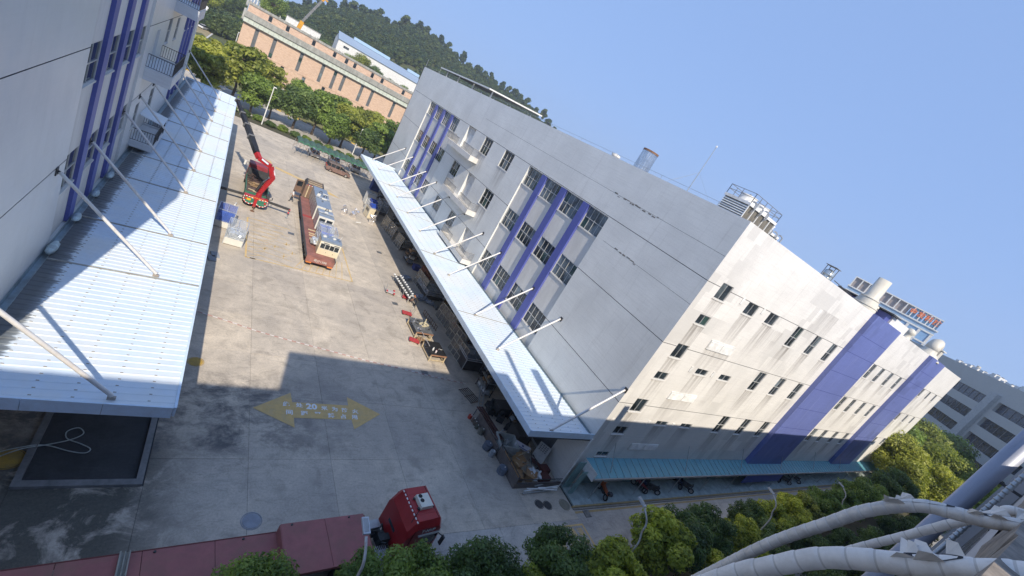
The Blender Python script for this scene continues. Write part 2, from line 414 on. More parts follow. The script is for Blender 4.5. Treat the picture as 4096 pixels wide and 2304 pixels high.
for i in range(len(XJ)-1):
    for j in range(len(YJ)-1):
        x0,x1,y0,y1 = XJ[i],XJ[i+1],YJ[j],YJ[j+1]
        if i == 0 and y0 < 29:       # round the loading pit
            for (a,b,c,d) in ((x0,-2.95,y0,y1),(-2.95,x1,y0,min(y1,18.2))):
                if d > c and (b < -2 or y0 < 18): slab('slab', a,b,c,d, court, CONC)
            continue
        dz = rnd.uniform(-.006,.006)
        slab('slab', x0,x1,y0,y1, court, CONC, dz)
road = struct(sheet('road', [(-40,11.6),(130,11.6),(130,14.25),(-40,14.25)], -.03, DARKC))
xr = -38.0
while xr < 128:
    slab('slab', xr, xr+4.9, 11.6, 14.25, road, ROADC, rnd.uniform(-.006,.004)); xr += 4.9
struct(sheet('forecourt', [(28.66,14.25),(130,14.25),(130,15),(28.66,15)], -.012, ROADC))
struct(sheet('verge', [(-40,7.0),(130,7.0),(130,11.4),(-40,11.4)], .02, SOIL))
struct(sheet('service_lane', [(-60,-.5),(160,-.5),(160,7.0),(-60,7.0)], -.02, SOFT))
kb = MB()
kb.box(-40,130,11.4,11.6,-.05,.13); struct(kb.build('kerb', M('kerb_stone',(.30,.29,.27),.85)))
# the loading pit: sunken dark floor, raised kerb on three sides, worn yellow line
pit = struct(sheet('loading_pit', [(-2.7,18.5),(1.1,18.5),(1.1,30),(-2.7,30)], -.05, DARKC))
k1 = MB(); k1.box(-2.95,1.36,18.18,18.5,-.05,.16); k1.build('pit_kerb', M('pit_kerb_concrete',(.20,.20,.20),.85,var=.3,scale=2,dirt=(.08,.08,.08)), pit, True)
k1 = MB(); k1.box(1.1,1.36,18.503,30,-.05,.16); k1.build('pit_kerb', M('pit_kerb_concrete',(.20,.20,.20),.85,var=.3,scale=2,dirt=(.08,.08,.08)), pit, True)
k1 = MB(); k1.box(-2.95,-2.7,18.503,30,-.05,.14); k1.build('pit_kerb', M('pit_kerb_concrete',(.20,.20,.20),.85,var=.3,scale=2,dirt=(.08,.08,.08)), pit, True)
k1 = MB(); k1.box(-2.3,1.05,18.93,19.01,-.045,-.042); k1.build('yellow_line', M('worn_yellow_line',(.42,.27,.02),.8,dirt=(.06,.055,.05),dirt_amt=.9,dscale=1.5), pit, True)
# painted fire-lane arrow with its writing
ar = MB(); ar.poly([(x,y,.012) for x,y in [(5.97,23.87),(8.29,25.57),(8.34,24.66),(12.18,24.77),(12.21,25.66),(14.51,24.11),(12.26,22.45),(12.2,23.35),(8.38,23.21),(8.37,22.35)]])
arrow = ar.build('painted_arrow', YEL)
tag(arrow, 'faded yellow double-headed arrow painted on the concrete with white fire-gap characters', 'road marking')
def ground_text(name, s, x, y, size, mat, parent, ang=0., z=.018, bold=.012):
    M_ = Matrix.Translation((x,y,z)) @ Matrix.Rotation(ang,4,'Z')
    return text_mesh(name, s, size, mat, M_, parent, 0, True, bold)
for s_, x, y, sz in [('此',7.95,24.40,.44),('处',8.78,24.38,.44),('米',10.43,24.28,.44),('为',11.15,24.25,.44),('防',11.85,24.22,.44),('火',12.60,24.18,.44),
                     ('间',8.12,23.66,.46),('距',9.06,23.64,.46),('严',9.93,23.64,.46),('禁',10.82,23.60,.46),('占',11.66,23.60,.46),('用',12.48,23.60,.46)]:
    ground_text('character', s_, x, y, sz, WPAINT, arrow, 0)
ground_text('number', '20', 9.58, 24.34, .72, WPAINT, arrow, 0, .018, .03)
# yellow fire-lane box on the road
bx_ = MB()
for (a,b,c,d) in ((24.95,28.7,13.72,13.86),(28.56,28.72,11.7,13.72),(24.9,25.05,11.7,13.72)): bx_.box(a,b,c,d,.006,.010)
rb = tag(bx_.build('painted_road_box', YEL), 'yellow painted fire-lane box with characters on the road beside the kerb end', 'road marking')
for i, s_ in enumerate('消防通道'): ground_text('character', s_, 25.55+i*.83, 13.2, .66, YEL, rb, 0, .014)
for i, s_ in enumerate('禁止占用'): ground_text('character', s_, 25.55+i*.83, 12.35, .66, YEL, rb, 0, .014)
bx2 = MB()
for (a,b,c,d) in ((53.3,57.2,13.6,13.7),(57.1,57.2,11.7,13.6),(53.3,53.42,11.7,13.6)): bx2.box(a,b,c,d,.006,.010)
for i in range(3): bx2.box(54+i*.9,54.5+i*.9,12.4,13.2,.006,.010)
tag(bx2.build('painted_road_box', YELF), 'very faded yellow painted box on the road further along by the lamps', 'road marking')
# worn yellow hatching under the trucks
hx = MB()
def line(mb, a, b, w, z=.014):
    a, b = Vector((*a,z)), Vector((*b,z)); d = (b-a).normalized(); n = Vector((-d.y,d.x,0))*w/2
    mb.poly([a-n,b-n,b+n,a+n])
for a,b in (((5.15,44.2),(5.15,54.0)),((5.15,54.0),(9.6,54.0)),((5.5,44.2),(15.7,44.6)),((15.65,44.6),(15.72,53)),((5.15,44.2),(6.0,44.2))): line(hx,a,b,.16)
for i in range(9): line(hx,(5.3,44.6+i*1.02),(6.4+.35*i,44.6+i*1.02+.65),.07)
for i in range(7): line(hx,(5.3,45.6+i*1.15),(9.4,44.4+i*1.25),.07)
for i in range(8): line(hx,(9.6+.7*i,44.5),(10.9+.6*i,47.5+.2*i),.07)
for (x,y) in ((6.6,47),(7.6,48.2),(8.4,46.4),(9.3,47.6),(8.8,49.6)):
    line(hx,(x,y),(x+.6,y+.1),.1); line(hx,(x+.2,y-.3),(x+.3,y+.5),.1)
tag(hx.build('painted_hatching', YELF), 'worn yellow no-parking hatching painted between the crane truck and the flatbed', 'road marking')
a2 = MB(); z=.014
a2.poly([(8.6,76.5,z),(8.6,77.6,z),(14.2,75.4,z),(13.9,74.5,z)]); a2.poly([(13.2,73.6,z),(14.4,76.6,z),(18.2,72.9,z)])
a2.poly([(6.9,79.2,z),(8.0,79.6,z),(8.3,76.2,z),(7.6,76.0,z)])
tag(a2.build('painted_arrow', YELF), 'pale worn traffic arrow painted on the far end of the court', 'road marking')
# manholes, drains
def manhole(x,y,r,mat,label):
    t = thing('manhole_cover', label, 'manhole', (x,y,.004)); mb=MB(); mb.cyl((0,0,0),(0,0,.014),r,n=24); mb.build('lid', mat, t)
    mb=MB(); mb.lathe([(r+.03,0),(r+.03,.012),(r+.07,.012),(r+.07,0)],n=24); mb.build('rim', mat, t)
YLID=M('yellow_lid',(.42,.27,.05),.7,dirt=(.12,.1,.08),dirt_amt=.7)
manhole(2.63,27.7,.40,YLID,'round yellow manhole cover half in the shade beside the white canopy')
manhole(-.84,23.17,.42,YLID,'round yellow manhole cover just under the near edge of the left canopy')
manhole(-3.42,19.75,.5,YLID,'dirty yellow manhole cover with the pale hose lying over it')
manhole(6.0,16.0,.42,M('blue_lid',(.27,.29,.33),.8,dirt=(.2,.2,.2)),'bluish round manhole cover near the low-bed trailer')
manhole(28.0,15.55,.45,M('rust_lid',(.22,.20,.15),.8),'brownish round manhole cover by the corner of the white building')
manhole(26.2,15.6,.33,IRON,'dark oval manhole cover left of the brownish one at the building corner')
manhole(25.4,15.75,.33,IRON,'dark manhole cover nearest the scrap pen')
for x,y,l in ((21.15,55.4,'small steel drain grate beside the far end of the right canopy shade'),(20.12,41.9,'square steel drain grate near the red platform trolley'),(20.15,29.93,'square drain grate in the shade beside the barrier tape'),(13.0,53.0,'square drain grate left of the loaded flatbed truck'),(29.9,14.6,'dark drain grate at the end of the yellow kerb')):
    t=thing('drain_grate',l,'drain',(x-(3.3 if x==13.0 else 0),y,.004)); mb=MB(); mb.box(-.34,.34,-.3,.3,-.01,.006); mb.build('tray',IRON,t)
    for q in range(7): mb=MB(); mb.box(-.3+q*.093,-.26+q*.093,-.27,.27,.006,.02); mb.build('bar',STEELG,t)
# barrier tape across the court
tp = MB(); pts=[(2.2,33.4),(6.12,32.15),(10.25,31.22),(14.88,30.39),(20,29.6),(24.3,29.0)]
RW=[M('tape_red',(.45,.20,.18),.6),M('tape_white',(.7,.66,.66),.6)]
k_=0
for (a,b) in zip(pts,pts[1:]):
    a,b=Vector((*a,0)),Vector((*b,0)); n=int((b-a).length/.32)
    for i in range(n):
        p=a.lerp(b,i/n); q=a.lerp(b,(i+1)/n); h=.05+.02*math.sin(k_*.3); w_=Vector((0,.06,.01))
        u=Vector((0,0,h)); t_=Vector((0,0,.004))
        tp.hexa([p+u,q+u,q+u+w_,p+u+w_,p+u+t_,q+u+t_,q+u+w_+t_,p+u+w_+t_], k_%2); k_+=1
tag(tp.build('barrier_tape', RW),'red and white barrier tape stretched across the court','tape')
# ---------------------------------------------------------------- walls with openings
def wall(name, parent, plane, c, sg, u0, u1, z0, z1, holes, mats, stains=(), stain_len=3.2):
    """vertical wall in the plane x=c or y=c, outward side sg; holes (u0,u1,z0,z1,depth,back)"""
    us = sorted({u0,u1,*[h[0] for h in holes],*[h[1] for h in holes],*[s[0] for s in stains],*[s[1] for s in stains]})
    zs = {z0,z1,*[h[2] for h in holes],*[h[3] for h in holes]}
    for s in stains: zs |= {s[2], s[2]-stain_len*.5, s[2]-stain_len}
    us = [u for u in us if u0-1e-6 <= u <= u1+1e-6]; zs = sorted(z for z in zs if z0-1e-6 <= z <= z1+1e-6)
    P = (lambda u,w,z:(c+w*sg,u,z)) if plane=='x' else (lambda u,w,z:(u,c+w*sg,z))
    V=[];F=[];MI=[];ST=[]
    def q(pts, mi, st=(0,0,0,0)):
        n=len(V); V.extend(pts); F.append((n,n+1,n+2,n+3)); MI.append(mi); ST.extend(st)
    for a,b in zip(us,us[1:]):
        for d,e in zip(zs,zs[1:]):
            mu,mz=(a+b)/2,(d+e)/2
            if any(h[0]<mu<h[1] and h[2]<mz<h[3] for h in holes): continue
            lo=hi=0.
            for s in stains:
                if s[0]<=mu<=s[1] and s[2]-stain_len<mz<s[2]:
                    k=s[3]; lo=max(lo,k*(1-(s[2]-d)/stain_len)); hi=max(hi,k*(1-(s[2]-e)/stain_len))
            q([P(a,0,d),P(b,0,d),P(b,0,e),P(a,0,e)],0,(lo,lo,hi,hi))
    for h in holes:
        a,b,d,e,dep,back=h[:6]; mi = h[6] if len(h)>6 else 0
        q([P(a,0,d),P(a,-dep,d),P(a,-dep,e),P(a,0,e)],mi); q([P(b,0,d),P(b,-dep,d),P(b,-dep,e),P(b,0,e)],mi)
        q([P(a,0,d),P(b,0,d),P(b,-dep,d),P(a,-dep,d)],mi); q([P(a,0,e),P(b,0,e),P(b,-dep,e),P(a,-dep,e)],mi)
        if back is not None: q([P(a,-dep,d),P(b,-dep,d),P(b,-dep,e),P(a,-dep,e)],back)
    me=bpy.data.meshes.new(name); me.from_pydata(V,[],F)
    for m in mats: me.materials.append(m)
    me.polygons.foreach_set('material_index',MI)
    at=me.attributes.new('stain','FLOAT','CORNER'); at.data.foreach_set('value',ST); me.update()
    return link(name, me, parent, True)
def uwz(plane, c, sg):
    def bx(mb, a, b, w0, w1, d, e, mi=0):
        x0,x1=sorted((c+w0*sg,c+w1*sg))
        if plane=='x': mb.box(x0,x1,a,b,d,e,mi)
        else: mb.box(a,b,x0,x1,d,e,mi)
    return bx
GLASSS = glass_mat('sky_reflection_glass',(.10,.125,.14),.08)  # sky reflection put into the base colour as a paler blue-grey
def window(parent, plane, c, sg, a, b, d, e, cols, rows, fm=None, gm=None, fw=.055, sill=True, splits=None, open_pane=None, name='window', panes=True):
    fm = fm or ALU; gm = gm or GLASS; bx = uwz(plane,c,sg); mb=MB()
    bx(mb,a,a+fw,-.03,.05,d,e); bx(mb,b-fw,b,-.03,.05,d,e); bx(mb,a+fw,b-fw,-.03,.05,d,d+fw); bx(mb,a+fw,b-fw,-.03,.05,e-fw,e)
    us=[a+(b-a)*i/cols for i in range(cols+1)]
    zs=[d+(e-d)*t for t in (splits or [i/rows for i in range(rows+1)])]
    for u in us[1:-1]: bx(mb,u-fw*.4,u+fw*.4,-.02,.04,d+fw,e-fw)
    for zz in zs[1:-1]: bx(mb,a+fw,b-fw,-.018,.043,zz-fw*.5,zz+fw*.5)
    wo=mb.build(name,fm,parent,True)
    if sill:
        mb=MB(); bx(mb,a-.08,b+.08,-.05,.16,d-.09,d-.005); mb.build('sill',CREAM,wo,True)
    if panes:
        k=0
        for u,v in zip(us,us[1:]):
            for p,q in zip(zs,zs[1:]):
                mb=MB(); bx(mb,u+.01,v-.01,-.015+.004*(k%3),-.005+.004*(k%3),p+.01,q-.01); mb.build('pane',gm if (k*7+int(a*3)+int(d))%5 else (GLASSG,GLASSS)[int(a*5+d+k)%2],wo,True); k+=1
    else:
        mb=MB(); bx(mb,a+.01,b-.01,-.015,-.005,d+.01,e-.01); mb.build('pane',gm,wo,True)
    return wo

# ================================================================ right building
RX=28.66; Y0=17.4; YF=95.0; ZR=24.94
rb_ = thing('factory_building','long white-tiled factory block with blue pilasters on the right of the court','building',(RX,Y0,0))
JO=[9.05,14.86,20.23]
bayN=(28.95,44.3); bayF=(67.9,83.25)
holes=[]
for (a,b) in (bayN,bayF): holes.append((a,b,5.2,20.15,.18,None))
mid=[(54.85,57.42,17.95,20.2),(48.3,50.9,17.95,20.2),(60.7,63.35,12.7,14.78),(48.3,51.0,12.6,14.8),(54.6,56.9,6.8,8.98),(60.75,63.35,6.8,8.9)]
doors=[(61.1,63.9,17.0,20.2),(54.7,57.25,11.3,14.8),(48.1,50.8,5.75,9.0)]
for m_ in mid: holes.append((*m_,.16,None))
for m_ in doors: holes.append((*m_,.45,None))
# joints as grooves, cut round the bays and openings
def grooves(u0,u1,skips,z,dep=.03,h=.05):
    out=[];c=u0
    for a,b in sorted(skips):
        if a>c: out.append((c,a,z-h/2,z+h/2,dep,1,1))
        c=max(c,b)
    if c<u1: out.append((c,u1,z-h/2,z+h/2,dep,1,1))
    return out
for z in JO:
    sk=[h[:2] for h in holes if h[2]-.03<z<h[3]+.03]
    holes+=grooves(Y0+.01,YF-.01,sk,z)
for z,u0,u1 in ((22.2,17.41,60.0),(18.2,17.41,28.0)): holes+=grooves(u0,u1,[],z,.012,.022)
st=[(a,b,d,.75) for (a,b,d,e) in mid]
# ground floor under the canopy: dark loading doors
lds=[(20,25),(30,35.5),(38,43.5),(47,52.5),(56,61.5),(65,70.5),(74,79.5),(84,89)]
for a,b in lds: holes.append((a,b,0.0,4.1,.35,None))
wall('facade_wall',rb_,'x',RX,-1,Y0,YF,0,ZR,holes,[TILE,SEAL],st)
for a,b in lds:
    mb=MB(); mb.box(RX+.33,RX+.37,a,b,0,4.1); o=mb.build('loading_door',M('roller_door',(.16,.18,.2),.5,.3),rb_,True)
# end wall
eh=[];T=[]
W2=[(30.52,32.1,19.32,20.62),(35.33,37.16,19.17,20.25),(39.35,41.18,19.17,20.25),(30.52,32.1,17.03,17.87),(30.52,32.1,13.86,15.13),(30.52,32.1,11.69,12.42),(35.28,37.1,12.9,13.5),(39.3,41.25,12.9,13.5),
    (30.52,32.1,8.3,9.65),(30.52,32.1,5.84,6.67),(30.52,32.1,3.3,3.83),(35.33,37.1,7.15,7.64),(39.3,41.2,7.15,7.64)]
T2=[]
for x in (45.5,50.4,55.3,71.1,75.2,80.0,85.0):
    for z1 in (20.24,14.76,9.1):
        T2.append((x,x+1.6,z1-2.2,z1))
T3=[]
for x in (101.5,107,112.5):
    for z1 in (20.24,14.76,9.1): T3.append((x,x+1.5,z1-1.6,z1))
for q in W2+T2+T3: eh.append((*q,.14,None))
EB=[(28.66,58.5),(68.6,88.6),(98.5,118.6)]
gv=[]
for z in (20.23,14.86,9.05):
    sk=[h[:2] for h in eh if h[2]-.03<z<h[3]+.03]
    gv+=grooves(28.67,118.59,sk,z,.03,.045)
est=[(a,b,d,rnd.uniform(.6,1.)) for (a,b,d,e) in W2+T2+T3]+[(34.2,38.2,10.05,.45),(34.2,38.2,15.3,.5),(47.5,52,22.6,.6),(41,44,19,.5)]
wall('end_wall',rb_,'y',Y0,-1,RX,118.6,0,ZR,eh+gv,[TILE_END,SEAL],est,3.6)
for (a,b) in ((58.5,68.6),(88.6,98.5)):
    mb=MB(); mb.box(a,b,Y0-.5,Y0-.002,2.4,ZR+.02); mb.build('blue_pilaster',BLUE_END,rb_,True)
    for z in (20.23,14.86,9.05,22.4,17.6,12):
        mb=MB(); mb.box(a+.003,b-.003,Y0-.506,Y0-.499,z-.02,z+.02); mb.build('joint_strip',M('blue_joint',(.03,.04,.2),.8),rb_,True)
for q in W2: window(rb_,'y',Y0+.10,-1,*q,2,1,fw=.05)
for q in T2: window(rb_,'y',Y0+.10,-1,*q,2,2,fw=.06,splits=[0,.46,1])
for q in T3: window(rb_,'y',Y0+.10,-1,*q,2,1,fw=.06,panes=False)
# louvres and small wall plates
def louvre(x0,x1,z0,z1):
    o=MB(); o.box(x0,x1,Y0-.06,Y0-.004,z0,z1); l=o.build('wall_louvre',WHITE,rb_,True)
    n=9
    for half in ((x0+.05,(x0+x1)/2-.06),((x0+x1)/2+.06,x1-.05)):
        for i in range(n):
            z=z0+.05+(z1-z0-.1)*i/n; m=MB(); m.hexa([(half[0],Y0-.06,z),(half[1],Y0-.06,z),(half[1],Y0-.062,z+.05),(half[0],Y0-.062,z+.05),(half[0],Y0-.10,z-.03),(half[1],Y0-.10,z-.03),(half[1],Y0-.10,z-.02),(half[0],Y0-.10,z-.02)]); m.build('slat',WHITE,l,True)
for z0,z1 in ((15.36,16.25),(10.08,10.84),(4.25,4.92)): louvre(34.15,38.25,z0,z1)
for x,z in ((34.25,20.05),(38.0,20.05),(34.4,13.3),(38.0,13.3),(34.3,7.3),(38,7.3)):
    mb=MB(); mb.box(x-.16,x+.16,Y0-.05,Y0-.004,z-.3,z+.25); mb.build('wall_plate',WHITE,rb_,True)
# the bays: recessed back wall, windows in three rows, blue pilasters
for (a,b) in (bayN,bayF):
    w0=a+.04; rows=((17.98,20.12),(12.7,14.82),(6.9,9.05)); hs=[];ss=[]
    for i in range(4):
        u0=w0+i*4.08; u1=u0+3.0
        for d,e in rows: hs.append((u0,u1,d,e,.1,None)); ss.append((u0,u1,d,.35))
    wall('bay_wall',rb_,'x',RX+.18,-1,a,b,5.2,20.15,hs,[CREAM,SEAL],ss,1.6)
    for h in hs: window(rb_,'x',RX+.25,-1,*h[:4],4,2,fw=.055,splits=[0,.5,1],gm=GLASSS if h[2]>17 or rnd.random()<.3 else None)
    for i in range(3):
        p=w0+3.0+i*4.08+.02
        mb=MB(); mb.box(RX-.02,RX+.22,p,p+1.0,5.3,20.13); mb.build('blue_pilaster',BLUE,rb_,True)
for q in mid: window(rb_,'x',RX+.12,-1,*q,3,2,fw=.055,splits=[0,.5,1])
for (a,b,d,e) in doors:
    mb=MB(); mb.box(RX+.40,RX+.46,a,b,d,e); dd=mb.build('balcony_door',CREAM,rb_,True)
    mb=MB(); mb.box(RX+.37,RX+.41,a+.5,b-.6,d+.05,d+2.2); mb.build('door_leaf',WHITE,dd,True)
    mb=MB(); mb.box(RX+.34,RX+.37,a+.62,a+.68,d+1.0,d+1.15); mb.build('handle',IRON,dd,True)
def railing(mb, pts, z, h=1.0, step=.16, r=.018):
    for a,b in zip(pts,pts[1:]):
        a3,b3=Vector((*a,z)),Vector((*b,z)); n=max(1,int((b3-a3).length/step))
        mb.beam(a3+Vector((0,0,h)),b3+Vector((0,0,h)),.05); mb.beam(a3+Vector((0,0,.08)),b3+Vector((0,0,.08)),.035)
        for i in range(n+1):
            p=a3.lerp(b3,i/n); mb.beam(p+Vector((0,0,.08)),p+Vector((0,0,h)),r*1.6)
def balcony(parent, xw, xo, y0, y1, z0, z1, gap=None, rmat=None, smat=None, hr=1.0):
    xs=sorted((xw,xo)); mb=MB(); mb.box(xs[0],xs[1],y0,y1,z0,z1-.12)
    e=.14*(1 if xo<xw else -1)
    lx=sorted((xo,xo+e)); mb.box(lx[0],lx[1],y0,y1,z1-.117,z1); 
    wx=sorted((xo+e*1.02,xw)); mb.box(wx[0],wx[1],y0,y0+.14,z1-.117,z1); mb.box(wx[0],wx[1],y1-.14,y1,z1-.117,z1)
    bo=mb.build('balcony',smat or CREAM,parent,True)
    m=MB(); xr=xo+e*.5
    if gap:
        railing(m,[(xw,y0+.07),(xr,y0+.07),(xr,gap[0])],z1,hr); railing(m,[(xr,gap[1]),(xr,y1-.07),(xw,y1-.07)],z1,hr)
    else: railing(m,[(xw,y0+.07),(xr,y0+.07),(xr,y1-.07),(xw,y1-.07)],z1,hr)
    m.build('railing',rmat or IRON,bo,True); return bo
RAILG=M('grey_railing',(.26,.25,.24),.6,.3)
balcony(rb_,RX-.003,27.3,56.4,66.7,16.35,17.05,(60.4,62.2),RAILG)
balcony(rb_,RX-.003,27.3,50.2,60.4,10.7,11.35,(54.2,56.0),RAILG)
balcony(rb_,RX-.003,27.3,45.6,54.4,5.72,6.3,(48.5,50.6),RAILG)
# parapet cap, roof, corner trim, lightning rods
mb=MB(); mb.box(RX+.25,118.6,Y0+.25,YF-.25,23.4,23.7); mb.build('roof',SOFT,rb_,True)
mb=MB(); mb.box(RX+.002,RX+.25,Y0+.25,YF,ZR-.9,ZR-.002); mb.box(RX+.002,118.6,Y0+.002,Y0+.25,ZR-.9,ZR-.004); mb.build('parapet',CREAM,rb_,True)
mb=MB(); mb.box(RX,118.6,YF-.2,YF,0,ZR-.01); mb.build('far_wall',TILE,rb_,True)
mb=MB(); mb.box(118.4,118.598,Y0+.3,YF-.3,0,ZR-.01); mb.build('east_wall',TILE,rb_,True)
mb=MB()
for i in range(int((YF-Y0)/6)):
    y=Y0+3+i*6; mb.beam((RX+.12,y,ZR),(RX+.12,y,ZR+.32),.025)
mb.beam((RX+.12,Y0+2,ZR+.3),(RX+.12,YF-2,ZR+.3),.022); mb.build('lightning_wire',STEELG,rb_,True)
mb=MB(); mb.beam((RX+.12,YF-.3,ZR),(RX+.12,YF-.3,ZR+1.6),.04); mb.beam((RX+.12,YF-9,ZR),(RX+.12,YF-9,ZR+1.1),.04); mb.build('lightning_rod',STEELG,rb_,True)
# spots where tiles have come away
SP=M('bare_mortar',(.19,.17,.145),.95,var=.3,scale=8)
for z,y0_,n in ((22.1,30,14),(18.15,26.5,6)):
    y=y0_
    for i in range(n):
        y-=rnd.uniform(.15,.85); wd=rnd.uniform(.1,.5); mb=MB(); zz=z+rnd.uniform(-.08,.1); mb.box(RX-.006,RX+.01,y,y+wd,zz,zz+rnd.uniform(.05,.13)); mb.build('bare_patch',SP,rb_,True)
# downpipe at the corner
mb=MB(); mb.cyl((RX-.14,Y0-.14,0),(RX-.14,Y0-.14,5.3),.085,n=12); mb.build('downpipe',WHITE,rb_,True)
mb=MB(); mb.box(RX-.005,RX+.1,Y0-.006,Y0+.05,0,5.2); mb.build('corner_trim',M('teal_trim',(.25,.38,.38),.6),rb_,True)
# ---- roof equipment
t=thing('steel_flue','shiny ribbed steel flue standing on the roof of the white factory block','flue',(45,45.2,23.7))
mb=MB(); n=24
mb.lathe([(1.05,0),(1.05,5.3)],n=n); mb.lathe([(1.0,5.3),(.95,4.6)],n=n); mb.build('shell',M('ribbed_steel',(.6,.63,.66),.25,.9,var=.3,scale=3,streak=True),t,smooth=False)
for i in range(24):
    a=2*math.pi*i/24; mb=MB(); mb.beam((1.06*math.cos(a),1.06*math.sin(a),.0),(1.06*math.cos(a),1.06*math.sin(a),5.3),.05); mb.build('rib',CHROME,t)
mb=MB(); mb.lathe([(1.12,5.25),(1.12,5.5),(.95,5.5),(.95,5.25)],n=n); mb.build('rim',RUST,t)
t=thing('antenna_mast','thin guyed antenna mast on the roof of the white factory block','antenna',(40,32.5,23.7))
mb=MB(); mb.cyl((0,0,0),(0,0,7.5),.05,.03,n=8); mb.build('mast',STEELG,t)
mb=MB(); mb.blob((0,0,7.55),(.09,.09,.12)); mb.build('tip',WHITE,t)
mb=MB()
for dx,dy in ((-2,3.2),(-3.4,2.0),(1.0,-4.5)): mb.beam((0,0,4.6),(dx,dy,.9),.014)
mb.build('guy_wire',STEELG,t)
for (x,y,r,h,l) in ((34.5,39.0,.45,2.0,'small cream vent drum on the roof edge left of the steel flue'),):
    t=thing('roof_vent',l,'vent',(x,y,23.7)); mb=MB(); mb.cyl((0,0,0),(0,0,h),r,n=14); mb.build('drum',CREAM,t); mb=MB(); mb.lathe([(r+.08,h-.1),(r+.08,h+.1),(.0,h+.25)]); mb.build('cap',CREAM,t)
# rooftop shed with a pale sheet roof
t=thing('rooftop_shed','open rooftop shed with pale sheet roof at the far end of the factory roof','shed',(36,80,23.7))
for x in (-4,4):
    for y in (-11,-3,4.5,11): mb=MB(); mb.box(x-.09,x+.09,y-.09,y+.09,0,2.6); mb.build('post',WHITE,t)
mb=MB()
for i in range(11): mb.hexa([(-5.2,-12.2+i*2.2,2.6),(5.2,-12.2+i*2.2,3.4),(5.2,-10.2+i*2.2,3.4),(-5.2,-10.2+i*2.2,2.6),(-5.2,-12.2+i*2.2,2.68),(5.2,-12.2+i*2.2,3.48),(5.2,-10.2+i*2.2,3.48),(-5.2,-10.2+i*2.2,2.68)])
mb.build('roof_sheet',M('pale_sheet',(.6,.6,.57),.5),t)
mb=MB(); mb.beam((-5.25,-12.3,2.6),(-5.25,12,2.6),.16,.2); mb.beam((-5.25,-12.3,2.6),(5.2,-12.3,3.4),.12,.2); mb.build('eave_beam',WHITE,t)
mb=MB()
for i in range(5): mb.beam((-5,-11+i*5.4,2.5),(5,-11+i*5.4,3.2),.1,.16)
mb.build('rafter',ALUD,t)
# cooling towers
def cooling(loc, sx, sy, h, label, fans, rail=True):
    t=thing('cooling_tower',label,'cooling tower',loc,0,'cooling towers on the factory roof')
    mb=MB(); mb.box(0,sx,0,sy,0,.35); mb.build('basin',WHITE,t)
    mb=MB(); mb.box(.06,sx-.06,.06,sy-.06,.35,h-.3); mb.build('fill',M('louvre_dark',(.13,.12,.10),.9,var=.4,scale=4,streak=True),t)
    for i in range(16):
        z=.4+i*(h-.75)/16; mb=MB(); mb.hexa([(-.02,0,z),(.06,0,z+.14),(.06,sy,z+.14),(-.02,sy,z),(-.05,0,z+.02),(.04,0,z+.17),(.04,sy,z+.17),(-.05,sy,z+.02)]); mb.build('louvre',M('louvre_white',(.62,.64,.64),.5),t)
    n=max(2,int(sx/1.1))
    for i in range(n+1):
        mb=MB(); mb.box(sx*i/n-.05,sx*i/n+.05,-.05,.058,0.35,h-.3); mb.build('post',WHITE,t)
    mb=MB(); mb.box(0,sx,-.03,.056,h*.5-.05,h*.5+.05); mb.build('rail_beam',WHITE,t)
    mb=MB(); mb.box(-.08,sx+.08,-.1,sy+.08,h-.3,h); mb.build('deck',WHITE,t)
    for i in range(fans):
        c=(sx*(i+.5)/fans,sy/2,h); mb=MB(); mb.lathe([(1.1,0),(.92,.35),(.9,.6),(1.0,.8),(.85,.8),(.8,.1)],c,18); f=mb.build('fan_cylinder',WHITE,t,smooth=True)
        mb=MB(); mb.cyl((c[0],c[1],h+.1),(c[0],c[1],h+1.0),.12); mb.build('motor',ALUD,f)
    if rail:
        m=MB(); pts=[(0,0),(sx,0),(sx,sy),(0,sy),(0,0)]
        for a,b in zip(pts,pts[1:]):
            a=Vector((*a,h));b=Vector((*b,h))
            for zz in (.55,1.05): m.beam(a+Vector((0,0,zz)),b+Vector((0,0,zz)),.05)
            k=max(2,int((b-a).length/1.1))
            for i in range(k+1): p=a.lerp(b,i/k); m.beam(p,p+Vector((0,0,1.05)),.05)
        m.build('guard_rail',ALUD,t)
    for i in range(3):
        m=MB(); x=.8+i*1.5; m.tube([(x,-.05,h-.8),(x,-.3,h-.5),(x,-.3,h+.1),(x,0,h+.3),(x,.3,h+.3)],.09,8); m.build('inlet_pipe',STEELG,t)
cooling((45.6,29.0,23.7),6.6,3.3,4.7,'large louvred cooling tower with guard rail and white fan cylinders on the roof',2)
cooling((54.0,30.5,23.7),3.4,2.6,3.9,'smaller cooling tower behind the large one on the roof',1,False)
# things along the end roof
t=thing('water_tank','ribbed steel water tank under a small flat cover on the end roof','tank',(54.7,22,23.7))
mb=MB(); mb.lathe([(.05,1.3),(.52,1.3),(.52,1.55),(.56,1.6),(.52,1.65),(.52,1.95),(.56,2.0),(.52,2.05),(.52,2.35),(.56,2.4),(.52,2.45),(.52,2.8),(.1,3.0)],n=18); mb.build('tank_body',M('tank_steel',(.5,.55,.56),.3,.7),t,smooth=True)
for sx in (-.45,.45):
    for sy in (-.45,.45): mb=MB(); mb.beam((sx,sy,0),(sx,sy,3.3),.06); mb.build('leg',ALUD,t)
mb=MB(); mb.box(-.62,.62,-.62,.62,3.3,3.36); mb.build('cover',ALUD,t)
mb=MB(); mb.tube([(-.5,0,1.4),(-1.0,0,1.4),(-1.0,0,.6),(-1.6,.2,.5)],.05); mb.tube([(.5,0,1.2),(1.2,0,1.0),(1.2,0,.3)],.05); mb.build('pipework',WHITE,t)
FRP=M('cream_duct',(.60,.57,.49),.55,var=.08,dirt=(.35,.3,.24),streak=True)
